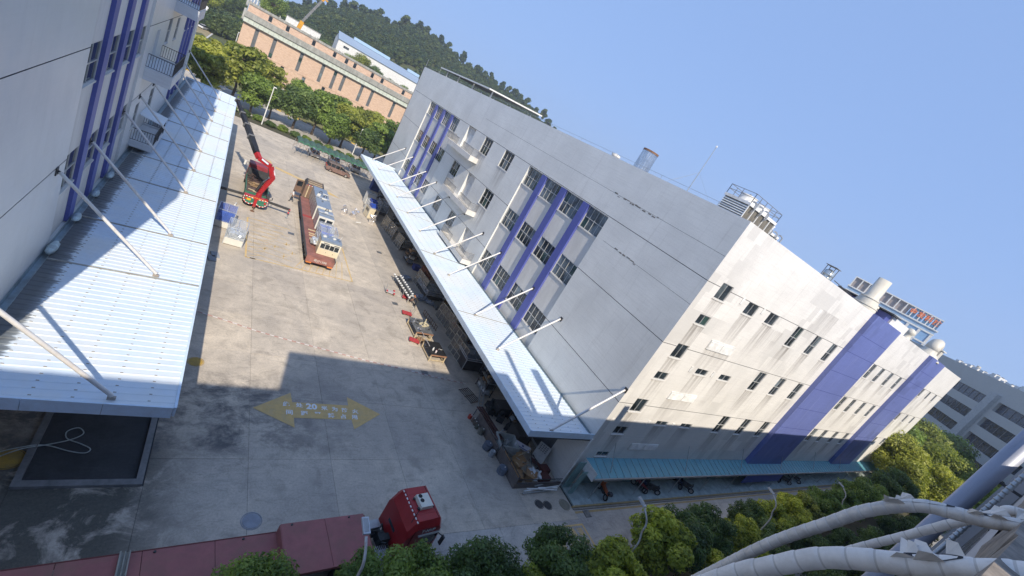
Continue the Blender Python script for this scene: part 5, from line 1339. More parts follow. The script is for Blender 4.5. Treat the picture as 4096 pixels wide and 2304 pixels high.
for i,(f0,f1,wd) in enumerate(((0,.30,.52),(.24,.52,.46),(.48,.74,.40),(.70,1.0,.34))):
    mb=MB(); mb.beam(p5+d*f0,p5+d*f1,wd); mb.build('boom_section',M('boom_black',(.022,.022,.024),.4,.2,var=.2),ct_)
    mb=MB(); c=p5+d*f1; mb.beam(c-d*.012,c+d*.012,wd+.14); mb.build('boom_collar',ALUD,ct_)
mb=MB(); mb.tube([p5+d*.1+Vector((.35,0,.1)),p5+d*.5+Vector((.4,0,.1)),p5+d*.85+Vector((.3,0,.1))],.05,6); mb.build('hose',BLACK,ct_)
mb=MB(); mb.beam(p3+(p4-p3)*.25+Vector((0,-.32,.12)),p3+(p4-p3)*.8+Vector((0,-.32,.2)),.02,.2); mb.beam(p2.lerp(p3,.3)+Vector((.26,-.1,0)),p2.lerp(p3,.75)+Vector((.26,-.1,0)),.02,.16); mb.build('name_sticker',M('sticker_white',(.65,.72,.82),.5),ct_)
mb=MB(); mb.beam(p3+Vector((-.2,.2,.1)),p2+Vector((-.2,.5,-.3)),.2,.2); mb.tube([p3+Vector((-.2,0,-.3)),p2+Vector((-.4,.3,-.5)),p1+Vector((.4,.4,.8))],.06,6); mb.build('knuckle_linkage',IRON,ct_)
mb=MB(); g=random.Random(4)
for i in range(26):
    a=Vector((g.uniform(-1,1),g.uniform(5.0,6.9),g.uniform(1.2,1.9))); mb.tube([a,a+Vector((g.uniform(-.6,.6),g.uniform(-.6,.6),g.uniform(-.1,.5))),a+Vector((g.uniform(-.9,.9),g.uniform(-.5,.5),g.uniform(-.3,.3)))],.035,5)
tag(mb.build('chain_heap',M('rusty_chain',(.10,.06,.05),.8,.2,var=.4,scale=9),ct_),None,None,None,'stuff')
for i in range(8):
    mb=MB(); mb.obox((g.uniform(-.5,.7),g.uniform(3.9,5.0),1.25+.05*i),(1.6,.22,.06),g.uniform(-.5,.1)); mb.build('plank',WOOD,ct_)
for q in ((.3,2.6),(-.2,2.95)): mb=MB(); mb.obox((q[0],q[1],1.19),(1.3,.16,.06),-.2); mb.build('plank',WOODL,ct_)
# control stand
mb=MB(); mb.box(1.0,1.35,.6,1.3,.9,1.9); mb.tube([(1.35,.7,1.4),(1.7,.8,1.5),(1.7,1.2,1.6)],.05); mb.build('control_stand',IRON,ct_)

# ---- loaded flatbed
fb=thing('flatbed_truck','brown flatbed truck loaded with glass-sided machines','truck',(11.95,45.6,0),-R(1.6))
mb=MB(); mb.box(-1.48,1.48,0,18.0,1.12,1.28); mb.build('deck',M('maroon_deck',(.27,.115,.095),.8,var=.25,scale=1.5,dirt=(.13,.07,.05),dirt_amt=.8,dscale=.6),fb)
mb=MB(); mb.box(-1.46,1.46,10.9,11.5,1.283,1.289); mb.build('deck_stripe',M('deck_red',(.35,.05,.04),.7),fb)
for s in (-1,1): mb=MB(); mb.box(s*1.5-.05,s*1.5+.05,-.02,18.0,1.0,1.32); mb.build('side_rail',IRON,fb)
mb=MB(); mb.box(-.5,.5,-.0,20.5,.7,1.1); mb.build('chassis',IRON,fb)
mb=MB(); mb.box(-1.45,1.45,-.14,-.003,.62,1.24); tb=mb.build('tail_beam',M('maroon_deck',(.17,.06,.05),.8),fb)
text_mesh('plate_lettering','粤J71388',.36,M('plate_letter_white',(.62,.58,.55),.6),frame((0,-.155,.92),(1,0,0),(0,0,1)),tb,.003,False,.0)
for s in (-1,1): 
    mb=MB(); mb.box(s*1.1-.28,s*1.1+.28,-.22,-.145,.52,.64); mb.build('tail_lamp',M('lamp_amber',(.6,.2,.05),.4),tb)
    for y in (1.8,3.1,4.4,13.2,14.5): wheel(fb,s*1.12,y,.5,.5,s,'x')
    wheel(fb,s*1.05,19.9,.5,.36,s,'x')
for i,y in enumerate((4.4,5.3,5.9,6.9)): mb=MB(); mb.box(-1.0,.2,y,y+.14,1.285,1.37); mb.build('dunnage',WOODL,fb)
CB=M('cab_brown',(.20,.13,.095),.6,var=.15)
mb=MB(); mb.box(-1.2,1.2,18.6,20.9,.9,2.9); cab=mb.build('cab',CB,fb)
for i in range(9): mb=MB(); mb.box(-1.1+i*.25,-.96+i*.25,18.5,18.597,1.2,2.8); mb.build('rib',WOODL if i%2 else CB,cab)
mb=MB(); mb.box(-.35,.0,18.52,18.6,2.2,2.55); mb.build('rear_window',GLASS,cab)
mb=MB(); mb.loft([[(-1.25,18.7,2.9),(1.25,18.7,2.9),(1.15,18.8,3.0),(-1.15,18.8,3.0)],[(-1.25,20.6,2.9),(1.25,20.6,2.9),(1.1,20.4,3.35),(-1.1,20.4,3.35)],[(-1.2,20.95,2.9),(1.2,20.95,2.9),(1.1,20.9,3.0),(-1.1,20.9,3.0)]]); mb.build('roof_fairing',IRON,cab)
for i in range(11): mb=MB(); mb.box(-1.0+i*.18,-.88+i*.18,18.66,18.72,2.86,2.96); mb.build('reflector',RWH[i%2],cab)
for i in range(6): mb=MB(); mb.obox((0,18.95+i*.27,3.06+i*.05),(1.9,.15,.05)); mb.build('roof_slat',WOODL if i%2 else CB,cab)
mb=MB(); mb.obox((-1.75,20.1,1.95),(1.0,.08,1.75),.35); mb.build('open_door',CB,fb); 
mb=MB(); mb.obox((-1.75,20.06,2.3),(.75,.09,.7),.35); mb.build('door_window',GLASS,fb)
mb=MB(); mb.box(-1.9,-1.3,19.6,20.3,.45,.55); mb.box(-1.9,-1.25,19.4,20.0,1.2,1.28); mb.build('cab_step',CB,fb)
# ---- low-bed trailer and its tractor
TRL=thing('low_bed_trailer','faded red low-bed trailer with raised gooseneck deck at the bottom left','trailer',(6.9,13.36,0),R(3.8))
for i in range(6):
    a=-15.0+i*2.5; mb=MB(); mb.box(a+.01,a+2.49,-1.27,1.27,.80,.95); mb.build('deck_plate',REDD,TRL)
for i in range(2): mb=MB(); mb.box(.02+i*2.05,2.05+i*2.05,-1.26,1.26,1.36,1.52); mb.build('gooseneck_deck',REDD,TRL)
mb=MB(); mb.box(-.02,.02,-1.25,1.25,.95,1.5); mb.build('gooseneck_front',REDD,TRL)
mb=MB(); mb.box(4.1,4.16,-1.2,1.2,.9,1.5); mb.box(0.1,4.1,-.5,.5,1.0,1.35); mb.build('gooseneck_frame',RUST,TRL)
for s in (-1,1): mb=MB(); mb.box(-15,0,s*1.28-.02,s*1.28+.02,.6,.97); mb.build('side_rail',M('rail_red',(.16,.04,.035),.7),TRL)
for x in (-12,-10.6,-9.2):
    for s in (-1,1): wheel(TRL,x,s*.95,.4,.4,s,'y')
for x in (-4.6,-1.4,.5,3.3): mb=MB(); mb.cyl((x,1.15,.9 if x<0 else 1.5),(x,1.15,1.0 if x<0 else 1.56),.05); mb.build('lashing_ring',IRON,TRL)
bm=MB(); bm.box(-.17,.17,-1.3,1.3,.99,1.04); bm.box(-.17,-.12,-1.3,1.3,1.043,1.16); bm.box(.12,.17,-1.3,1.3,1.043,1.16); bm.box(-.02,.02,-1.3,1.3,1.043,1.12)
o=tag(bm.build('steel_channel',M('grey_channel',(.30,.29,.25),.7,var=.2,dirt=(.2,.12,.08))),'grey steel channel lying across the low-bed trailer deck','beam'); o.location=(1.3,12.95,.0); o.rotation_euler=(0,0,R(1))
bm=MB(); bm.obox((0,0,0),(.16,1.2,.12)); o=tag(bm.build('timber_block',WOODL),'pale timber batten on the low-bed deck beside the gooseneck','timber'); o.location=(6.55,12.2,1.02)
tr=thing('tractor_unit','red tractor unit with white roof air conditioner, hitched to the low-bed trailer','truck',(12.2,13.75,0),R(7.7))
RC_=M('tractor_red',(.33,.018,.022),.35,var=.08,dirt=(.16,.03,.03),dirt_amt=.3)
mb=MB()
S=lambda x,w,z0,z1,wt: [(x,-w,z0),(x,-w,z1-.35),(x,-wt,z1),(x,wt,z1),(x,w,z1-.35),(x,w,z0)]
mb.loft([S(.0,1.20,.9,2.75,1.0),S(.32,1.22,.75,3.30,1.0),S(.42,1.23,.7,3.42,1.02),S(1.75,1.23,.6,3.42,1.0),S(2.0,1.20,.6,3.1,.95),S(2.22,1.15,.5,2.1,1.1)]); cab=mb.build('cab',RC_,tr)
for i in range(9): mb=MB(); y=-1.0+i*.24; mb.obox((.345,y,3.37),(.06,.12,.03),0,0,-.7); mb.build('reflector',RWH[1],cab)
mb=MB(); mb.hexa([(-.012,-.25,1.7),(-.012,.55,1.7),(.0,.55,1.7),(.0,-.25,1.7),(.03,-.25,2.35),(.03,.55,2.35),(.05,.55,2.35),(.05,-.25,2.35)]); mb.build('rear_window',GLASS,cab)
for s in (-1,1): mb=MB(); mb.box(1.0,1.95,s*1.235-.006,s*1.235+.006,1.75,2.55); mb.build('side_window',GLASS,cab)
mb=MB(); mb.box(1.02,1.95,-1.24,-1.233,.75,1.55); mb.build('door_panel',IRON,cab)
mb=MB(); mb.hexa([(2.035,-.88,2.98),(2.035,.88,2.98),(2.05,.88,2.98),(2.05,-.88,2.98),(2.235,-1.02,2.12),(2.235,1.02,2.12),(2.25,1.02,2.12),(2.25,-1.02,2.12)]); mb.build('windscreen',GLASS,cab)
mb=MB(); mb.box(2.2,2.38,-1.2,1.2,.42,.85); mb.build('bumper',M('bumper_grey',(.12,.12,.125),.6),cab)
mb=MB(); mb.box(2.222,2.26,-.75,.75,1.0,1.9); g_=mb.build('grille',IRON,cab)
for i in range(5): mb=MB(); mb.box(2.262,2.28,-.72,.72,1.06+i*.17,1.12+i*.17); mb.build('grille_bar',STEELG,g_)
for s in (-1,1):
    mb=MB(); mb.box(2.24,2.30,s*.95-.16,s*.95+.16,.9,1.1); mb.build('headlight',M('lamp_clear',(.7,.72,.74),.1),cab)
    for x0,x1,z0,z1 in ((.98,1.0,.7,2.6),(1.96,1.98,.7,2.6),(.98,1.98,2.585,2.6),(.3,.31,.8,3.0)): mb=MB(); mb.box(x0,x1,s*1.228-.012,s*1.228+.012,z0,z1); mb.build('panel_seam',M('seam_black',(.03,.008,.008),.8),cab)
    mb=MB(); mb.box(1.05,1.2,s*1.25-.02,s*1.25+.02,1.6,1.66); mb.build('door_handle',IRON,cab)
for y in (-.62,.62): mb=MB(); mb.box(.5,1.7,y-.012,y+.012,3.42,3.432); mb.build('roof_ridge',RC_,cab)
mb=MB(); mb.box(1.62,1.66,-.98,.98,3.42,3.428); mb.build('roof_ridge',M('seam_black',(.03,.008,.008),.8),cab)
text_mesh('lettering','T-MVP',.30,M('letter_white',(.7,.7,.7),.5),frame((1.15,-1.245,2.84),(1,0,0),(0,0,1)),cab,.003,False,.008)
mb=MB(); mb.box(.6,1.9,-1.34,-1.24,2.58,2.64); mb.build('wind_deflector',M('smoke_bar',(.3,.3,.28),.4),cab)
ac=MB(); ac.loft([[(.72,-.42,3.44),(1.5,-.42,3.44),(1.5,.42,3.44),(.72,.42,3.44)],[(.75,-.40,3.64),(1.47,-.40,3.64),(1.47,.40,3.64),(.75,.40,3.64)]]); a_=ac.build('air_conditioner',M('ivory_plastic',(.66,.64,.55),.5,var=.05),tr)
for y in (-.05,.22): mb=MB(); mb.cyl((.95,y+.05,3.642),(.95,y+.05,3.66),.115,n=18); mb.build('fan',BLACK,a_)
for x,y in ((.66,-.3),(.66,.3),(1.56,-.3),(1.56,.3)): mb=MB(); mb.box(x-.05,x+.05,y-.06,y+.06,3.43,3.5); mb.build('mount',IRON,a_)
mb=MB(); mb.tube([(.75,-.35,3.5),(.4,-.6,3.46),(.2,-.75,3.1)],.02,6); mb.build('cable',BLACK,a_)
for s in (-1,1): mb=MB(); mb.beam((2.0,s*1.2,2.4),(2.25,s*1.5,2.35),.04); mb.box(2.2,2.28,s*1.5-.1,s*1.5+.1,1.8,2.4); mb.build('mirror',IRON,cab)
mb=MB(); 
for s in (-1,1): mb.box(-3.2,1.8,s*.42-.06,s*.42+.06,.65,.95)
for x in (-.3,-1.2,-2.2): mb.box(x-.05,x+.05,-.36,.36,.7,.9)
mb.build('chassis',IRON,tr)
mb=MB(); mb.cyl((-.55,.2,.95),(-.15,.2,.95),.28,n=12); mb.box(-.7,-.1,-.35,.0,.95,1.45); mb.tube([(-.1,.3,1.0),(-.3,.5,1.5),(-.5,.3,1.3),(-.7,.5,1.0)],.05); mb.tube([(-.2,-.4,1.0),(-.45,-.5,1.4),(-.7,-.2,1.2)],.04); mb.build('engine_parts',M('oily_metal',(.05,.06,.06),.5,.4,var=.5,scale=8),tr)
mb=MB(); mb.box(-1.0,-.15,.62,1.1,.5,1.1); mb.box(-1.0,-.2,-1.1,-.62,.5,1.1); mb.build('side_tank',STEELG,tr)
for i in range(7): mb=MB(); mb.box(-.95+i*.1,-.91+i*.1,-1.12,-.4,1.103,1.14); mb.build('catwalk_bar',STEELG,tr)
mb=MB(); mb.cyl((-1.9,0,1.0),(-1.9,0,1.12),.42,n=16); mb.build('fifth_wheel',IRON,tr)
for x in (-1.5,-2.7,1.35):
    for s in (-1,1): wheel(tr,x,s*1.0,.5,.34 if x>0 else .5,s,'y')
# ---- motorcycles under the teal canopy
def motorbike(x,y,rz,c,label):
    t=thing('motorcycle',label,'motorcycle',(x,y,.14),rz,'motorcycles by the teal canopy')
    for q in (-.62,.62): wheel(t,q,0,.29,.1,1,'y')
    mb=MB(); mb.loft([[(-.75,-.1,.62),(-.75,.1,.62),(-.75,.08,.74),(-.75,-.08,.74)],[(-.1,-.15,.58),(-.1,.15,.58),(-.1,.12,.76),(-.1,-.12,.76)],[(.35,-.12,.62),(.35,.12,.62),(.35,.1,.86),(.35,-.1,.86)]]); mb.build('seat_body',c,t)
    mb=MB(); mb.beam((.62,0,.3),(.42,0,1.0),.06); mb.beam((.42,-.34,1.02),(.42,.34,1.02),.035); mb.build('fork',CHROME,t)
    mb=MB(); mb.box(-.25,.3,-.14,.14,.28,.58); mb.build('engine',IRON,t)
    mb=MB(); mb.box(.4,.5,-.2,.2,.55,.98); mb.build('leg_shield',c,t)
    mb=MB(); mb.box(-.95,-.65,-.17,.17,.76,1.05); mb.build('top_box',IRON,t)
OR=M('orange_plastic',(.42,.10,.03),.5); DKB=M('dark_blue_plastic',(.03,.05,.12),.4); RD=M('dull_red_plastic',(.25,.04,.05),.5)
motorbike(32.9,16.2,R(75),OR,'motorcycle with orange cover nearest the building corner')
motorbike(40.2,16.15,R(-40),IRON,'black motorcycle lying nearest the second lamp head')
motorbike(39.3,16.7,R(60),DKB,'dark motorcycle close behind the black one')
motorbike(38.6,16.55,R(120),RD,'small dull red scooter left of the two dark motorcycles')
motorbike(46.4,16.2,R(-60),IRON,'black motorcycle parked alone further along')
motorbike(45.6,16.8,R(70),DKB,'dark blue motorcycle half under the teal canopy')
motorbike(73.0,16.3,R(-50),IRON,'motorcycle in the far group, nearest the kerb')
motorbike(71.4,16.8,R(50),DKB,'motorcycle in the far group, nearest the wall')
motorbike(77.0,16.5,R(-70),IRON,'last motorcycle along the teal canopy')
# ================================================================ machines
def machine(x,y,sx,sy,h,rz,label,base=None,insert=None,bh=.75,z=0,wrap=False,name='machine',panel=None,cols=2):
    base=base or MACHW; t=thing(name,label,'machine',(x,y,z),rz)
    mb=MB(); mb.box(-sx/2,sx/2,-sy/2,sy/2,.08,bh); b=mb.build('base_cabinet',base,t)
    for i in range(2):
        a=-sx/2+.06+i*(sx-.12)/2; mb=MB(); mb.box(a,a+(sx-.12)/2-.04,-sy/2-.015,-sy/2-.002,.18,bh-.08); mb.build('cabinet_door',base,b)
    m=MB()
    for u in (-1,1):
        for v in (-1,1): m.box(u*sx/2-.03,u*sx/2+.03,v*sy/2-.03,v*sy/2+.03,0,h)
    for z_ in (h-.03,bh+.03):
        for v in (-1,1): m.box(-sx/2+.03,sx/2-.03,v*sy/2-.025,v*sy/2+.025,z_-.025,z_+.025)
        for u in (-1,1): m.box(u*sx/2-.025,u*sx/2+.025,-sy/2+.03,sy/2-.03,z_-.025,z_+.025)
    m.box(-.02,.02,-sy/2+.03,sy/2-.03,h-.06,h-.01)
    m.build('frame',M('alu_profile',(.55,.58,.62),.35,.5),t)
    for u in (-1,1): mb=MB(); mb.box(u*sx/2-.006,u*sx/2+.006,-sy/2+.03,sy/2-.03,bh+.06,h-.06); mb.build('side_panel',panel or PANEL,t)
    for v in (-1,1): mb=MB(); mb.box(-sx/2+.03,sx/2-.03,v*sy/2-.006,v*sy/2+.006,bh+.06,h-.06); mb.build('front_panel',panel or PANEL,t)
    if insert: 
        mb=MB(); mb.box(-sx*.3,sx*.3,-sy*.3,sy*.3,bh+.01,bh+.45); mb.cyl((0,-sy*.2,bh+.45),(0,-sy*.2,bh+.75),.12); mb.box(-sx*.4,sx*.4,sy*.1,sy*.2,bh+.45,bh+.55); mb.build('mechanism',insert,t)
    if wrap:
        mb=MB(); mb.blob((0,-sy*.05,bh+.3),(sx*.5,sy*.46,.5),int(x*10),.22,14); mb.build('film_wrap',wrap,t,smooth=False)
    return t
machine(2.95,50.2,1.55,2.0,2.0,R(-4),'blue framed machine half under the left canopy edge beside the crane truck',MACHW,MACHB,.7,panel=clear_mat('blue_panel',(.10,.18,.55),.45))
machine(4.0,46.8,1.6,2.1,2.0,R(-4),'framed machine wrapped in crinkled clear film beside the yellow hatching',MACHW,MACHB,.75,wrap=FILM)
# machines carried by the flatbed (deck height 1.28)
def load(lx,ly,*a,**k):
    c,s=math.cos(-R(1.6)),math.sin(-R(1.6)); return machine(11.95+lx*c-ly*s,45.6+lx*s+ly*c,*a,z=1.30,**k)
def big_enclosure(lx,ly,sx,sy,h,label):
    c,s=math.cos(-R(1.6)),math.sin(-R(1.6)); t=thing('machine_enclosure',label,'machine',(11.95+lx*c-ly*s,45.6+lx*s+ly*c,1.30),-R(1.6))
    mb=MB(); mb.box(-sx/2+.05,sx/2-.05,-sy/2+.05,sy/2-.05,0,.7); mb.build('base_cabinet',SLATE,t)
    n=max(2,int(sy/1.5))
    for u in (-1,1):
        for i in range(n):
            y0=-sy/2+sy*i/n; mb=MB(); mb.box(u*sx/2-.01,u*sx/2+.01,y0+.04,y0+sy/n-.04,.08,h-.1); mb.build('side_panel',M('hazy_panel',(.34,.34,.36),.3,.1,var=.12),t)
            m=MB(); m.box(u*sx/2-.02,u*sx/2+.025,y0-.03,y0+.03,0,h-.01); m.build('post',M('alu_profile',(.55,.58,.62),.35,.5),t)
    mb=MB(); mb.box(-sx/2,sx/2,-sy/2,sy/2,h-.08,h); tp_=mb.build('top_panel',SLATE,t)
    g=random.Random(int(ly*7))
    for i in range(int(sy*1.1)):
        m=MB(); x,y=g.uniform(-sx*.3,sx*.35),g.uniform(-sy*.4,sy*.4); k=i%4
        if k==0: m.box(x-.2,x+.2,y-.07,y+.07,h,h+.15)
        elif k==1: m.tube([(x,y,h),(x+.1,y+.2,h+.3),(x+.35,y+.3,h+.25),(x+.4,y+.1,h)],.045,6)
        elif k==2: m.box(x-.3,x+.3,y-.05,y+.05,h+.02,h+.1)
        else: m.blob((x,y,h+.08),(.14,.14,.12),i,.1)
        m.build('fitting',(MACHW,IRON,MACHW,CHROME)[k],tp_)
    m=MB(); m.box(-sx/2,sx/2,-sy/2-.05,-sy/2-.004,0,h); fr=m.build('front_panel',MACHW,t)
    for u in (-1,1): mb=MB(); mb.box(u*sx*.24-sx*.19,u*sx*.24+sx*.19,-sy/2-.06,-sy/2-.052,h*.58,h*.86); mb.build('window',GLASS,fr)
    m=MB(); m.beam((-sx/2,-sy*.08,h+.12),(sx/2,-sy*.08,h+.12),.1,.12); m.box(-sx/2,sx/2,-sy*.08+.08,-sy*.08+.6,h+.002,h+.05); m.build('cross_rail',M('alu_profile',(.55,.58,.62),.35,.5),tp_)
    return t
big_enclosure(.55,14.6,1.8,7.6,1.9,'long machine enclosure with blue-grey top at the front of the flatbed')
big_enclosure(.65,9.2,1.8,2.6,1.75,'short machine enclosure with two dark windows in the middle of the flatbed')
load(.72,6.9,1.65,1.7,1.2,-R(1.6),label='low blue machine sunk between the frames on the flatbed',base=SLATE,insert=MACHB,bh=.5)
load(.62,4.6,1.9,2.3,1.75,-R(1.6),label='open aluminium frame machine with white innards on the flatbed',base=MACHW,insert=MACHB,bh=.55,wrap=None)
def control_box(lx,ly):
    c,s=math.cos(-R(1.6)),math.sin(-R(1.6)); t=thing('control_machine','cream machine with four dark windows at the tail of the flatbed','machine',(11.95+lx*c-ly*s,45.6+lx*s+ly*c,1.30),-R(3))
    CRM=M('cream_panel',(.66,.58,.42),.5,var=.05)
    mb=MB(); mb.box(-1.1,1.1,-.8,.8,0,1.55); b=mb.build('cabinet',CRM,t)
    mb=MB(); mb.box(-1.02,1.02,-.84,-.803,.72,1.50); f=mb.build('window_frame',MACHW,t)
    for i in range(4): mb=MB(); mb.box(-.97+i*.49,-.53+i*.49,-.852,-.843,.78,1.32); mb.build('window',GLASS,f)
    for x in (-.75,.35): mb=MB(); mb.box(x,x+.6,-.852,-.843,1.38,1.46); mb.build('vent_slot',BLACK,f)
    mb=MB(); mb.box(-1.1,1.1,-.8,.8,1.553,1.75); mb.build('blue_top',SLATE,t)
    for i in range(4): mb=MB(); mb.blob((-.7+i*.5,.2,1.78),(.2,.25,.12),i,.2); mb.build('fitting',CHROME if i%2 else MACHW,t)
    mb=MB(); mb.beam((.95,.5,1.7),(1.1,.6,2.15),.04); mb.build('signal_mast',WHITE,t)
    for x in (-.25,.5): mb=MB(); mb.box(x,x+.04,-.83,-.803,.3,.42); mb.build('handle',IRON,b)
control_box(.62,1.75)
for i,(ly,w_) in enumerate(((0,0),)):
    mb=MB(); mb.blob((0,0,.5),(.45,.6,.4),3,.25,12); o=tag(mb.build('wrapped_part',FILM),'film-wrapped machine part on the flatbed left of the cream machine','machine part'); o.location=(11.4,48.6,1.30)
# machines standing under the right canopy edge
machine(23.3,75.6,1.5,1.2,2.1,R(3),'tall white cabinet machine furthest back at the right canopy edge',MACHW,None,1.9)
machine(25.1,73.2,1.4,2.4,2.2,R(2),'dim open machine frame behind the white cabinets under the right canopy',IRON,None,.6)
machine(22.9,71.6,1.6,2.0,2.0,R(3),'white machine with blue top behind the cream one at the right canopy edge',MACHW,MACHB,1.7)
t=machine(22.3,68.9,1.6,1.7,1.9,R(8),'cream sunlit machine with dark window slot at the right canopy edge',M('cream_panel',(.66,.58,.42),.5),MACHB,1.75)
mb=MB(); mb.box(.15,.45,-.885,-.872,.9,1.5); mb.build('window_slot',BLACK,t)
for i in range(3): mb=MB(); mb.box(-.815,-.802,-.6+i*.4,-.3+i*.4,1.0,1.5); mb.build('side_window',GLASS,t)
def wrapped(x,y,s,label,seed,mat=FOIL):
    t=thing('wrapped_part',label,'wrapped part',(x,y,0),seed); mb=MB(); mb.box(-.3*s,.3*s,-.3*s,.3*s,0,.45*s); mb.build('pallet_box',mat,t)
    mb=MB(); mb.blob((0,0,.6*s),(.34*s,.34*s,.3*s),seed,.3,10); mb.blob((.2*s,.3*s,.9*s),(.3*s,.22*s,.2*s),seed+1,.35,9); mb.blob((-.15*s,.1*s,1.05*s),(.15*s,.15*s,.2*s),seed+2,.3,8); mb.build('foil_cover',mat,t)
wrapped(17.8,66.3,1.15,'foil-wrapped fitting standing alone right of the flatbed',1)
wrapped(19.1,66.0,1.2,'second foil-wrapped fitting beside the first one',5)
wrapped(22.1,66.2,1.3,'foil-wrapped fitting in front of the cream machine',9)
for x,y,rz,l in ((19.7,64.3,.4,'white tube lying on the ground near the foil-wrapped fittings'),(3.85,56.6,1.4,'short white tube lying on the ground by the crane truck'),):
    mb=MB(); mb.cyl((-.4,0,.09),(.4,0,.09),.085); o=tag(mb.build('tube',WHITE),l,'tube'); o.location=(x,y,0); o.rotation_euler=(0,0,rz)
# glazed door panels and cabinets in the shade
def panel_stack(x,y,w,h,rz,label,cols=3,rows=2,mat=None,lean=.1):
    t=thing('glazed_panel',label,'panel',(x,y,0),rz,None,-lean); mat=mat or M('panel_frame_cream',(.50,.46,.38),.6)
    m=MB(); fw=.06
    m.box(-w/2,w/2,-.03,.03,0,fw); m.box(-w/2,w/2,-.03,.03,h-fw,h)
    for i in range(cols+1): u=-w/2+(w-fw)*i/cols; m.box(u,u+fw,-.028,.028,fw,h-fw)
    for j in range(1,rows): m.box(-w/2+fw,w/2-fw,-.026,.026,h*j/rows-.03,h*j/rows+.03)
    m.build('frame',mat,t)
    for i in range(cols):
        for j in range(rows):
            mb=MB(); mb.box(-w/2+fw+(w-fw)*i/cols,-w/2+(w-fw)*(i+1)/cols,-.006,.006,h*j/rows+fw*.6,h*(j+1)/rows-fw*.6); mb.build('pane',clear_mat('dim_pane',(.25,.24,.22),.6),t)
    m=MB(); 
    for u in (-w/2+.05,w/2-.05): m.beam((u,.0,.02),(u,.55,.02),.05); m.beam((u,.5,.04),(u,.03,h*.7),.04)
    m.build('stand',IRON,t)
panel_stack(23.9,65.6,2.3,2.1,R(-82),'glazed cream panel stack standing furthest along the canopy shade')
panel_stack(24.3,63.1,2.3,2.1,R(-82),'second glazed cream panel stack in the canopy shade')
panel_stack(24.6,59.6,2.2,2.0,R(-80),'third glazed cream panel stack, against the black machine')
panel_stack(24.6,47.6,3.2,2.0,R(-84),'grey-brown glazed panel behind the roller conveyor',4,3)
panel_stack(25.4,39.6,3.6,2.0,R(-80),'long cream window frame standing behind the first work table',5,2)
panel_stack(25.4,36.2,3.0,1.9,R(-80),'shorter cream window frame next to the long one',4,2)
panel_stack(24.6,33.4,3.0,2.0,R(-82),'brown glazed panel standing behind the black-topped table',4,3)
machine(26.2,60.3,2.2,2.8,1.7,R(6),'black open machine frame under the right canopy',IRON,SLATE,.5,panel=clear_mat('dim_pane',(.25,.24,.22),.6))
machine(25.9,32.6,2.3,2.6,1.5,R(0),'dark machine with a white window frame near the right canopy edge',IRON,SLATE,1.2)
machine(25.9,46.6,2.4,3.2,1.2,R(5),'low black machine behind the glazed panel in the shade',IRON,SLATE,.6)
for i,(x,y,sx,sy,h,c,l) in enumerate(((26.6,86.3,1.6,1.3,2.2,(.02,.05,.22),'dark blue cabinet at the far end of the right canopy'),(27.0,52.0,1.0,1.4,1.2,(.25,.09,.05),'rust-coloured crate deep under the right canopy'),(26.0,53.2,.9,.9,.7,(.03,.05,.25),'blue plastic crate under the right canopy'),(26.2,43.3,1.2,1.2,.6,(.12,.13,.13),'grey box on the floor deep under the right canopy'),(26.7,25.5,1.8,1.2,1.0,(.06,.06,.06),'black cabinet under the near part of the right canopy'),(26.8,22.2,1.4,1.6,1.2,(.07,.065,.06),'dark crate under the near end of the right canopy'))):
    t=thing('crate',l,'crate',(x,y,0)); m_=M('crate%d'%i,c,.6); mb=MB(); mb.box(-sx/2,sx/2,-sy/2,sy/2,0,h-.05); mb.build('box_body',m_,t); mb=MB(); mb.box(-sx/2-.03,sx/2+.03,-sy/2-.03,sy/2+.03,h-.047,h); mb.build('lid',m_,t)
# orange steel frames in the depth of the shade
t=thing('orange_rack','rusty orange steel rack deep under the right canopy','rack',(26.8,49.8,0))
for x in (-.7,.7):
    for y in (-1.2,0,1.2): mb=MB(); mb.beam((x,y,0),(x,y,1.5),.07); mb.build('post',M('rack_orange',(.30,.09,.03),.7),t)
for z in (.3,.9,1.45):
    mb=MB(); mb.beam((-.7,-1.2,z),(-.7,1.2,z),.06); mb.beam((.7,-1.2,z),(.7,1.2,z),.06); mb.build('rail',M('rack_orange',(.30,.09,.03),.7),t)
for i,(x,y) in enumerate(((25.7,51.0),(26.3,50.6))):
    mb=MB(); mb.obox((0,0,.08),(.45,1.0,.16)); o=tag(mb.build('foam_slab',M('grey_foam',(.30,.31,.32),.8)),'grey slab lying by the orange rack, %s of two'%('left','right')[i],'slab'); o.location=(x,y,0)
for i,(y0,y1,x) in enumerate(((69.5,67.2,25.6),(64.6,63.2,26.0),(42.2,38.9,26.9),(38.2,35.0,27.3))):
    mb=MB(); mb.cyl((x,y0,.12),(x+.25,y1,.12),.07); tag(mb.build('pipe_length',M('dull_pipe',(.35,.36,.37),.5)),'pale pipe length on the floor under the right canopy, %s from the far end'%ORD[i],'pipe')
for i,(x,y,s) in enumerate(((24.1,44.6,.9),(25.2,43.9,.7),(23.5,49.2,.7),(26.0,66.0,.5),(26.2,62.0,.5))):
    mb=MB(); mb.blob((0,0,.3*s),(.9*s,.7*s,.35*s),i+20,.3,12); o=tag(mb.build('film_heap',M('bluish_film',(.22,.26,.33),.25,.1,var=.4,scale=6,bump=.7)),'crumpled heap of plastic film in the canopy shade, %s in order of size'%ORD[i],'film heap'); o.location=(x,y,0)
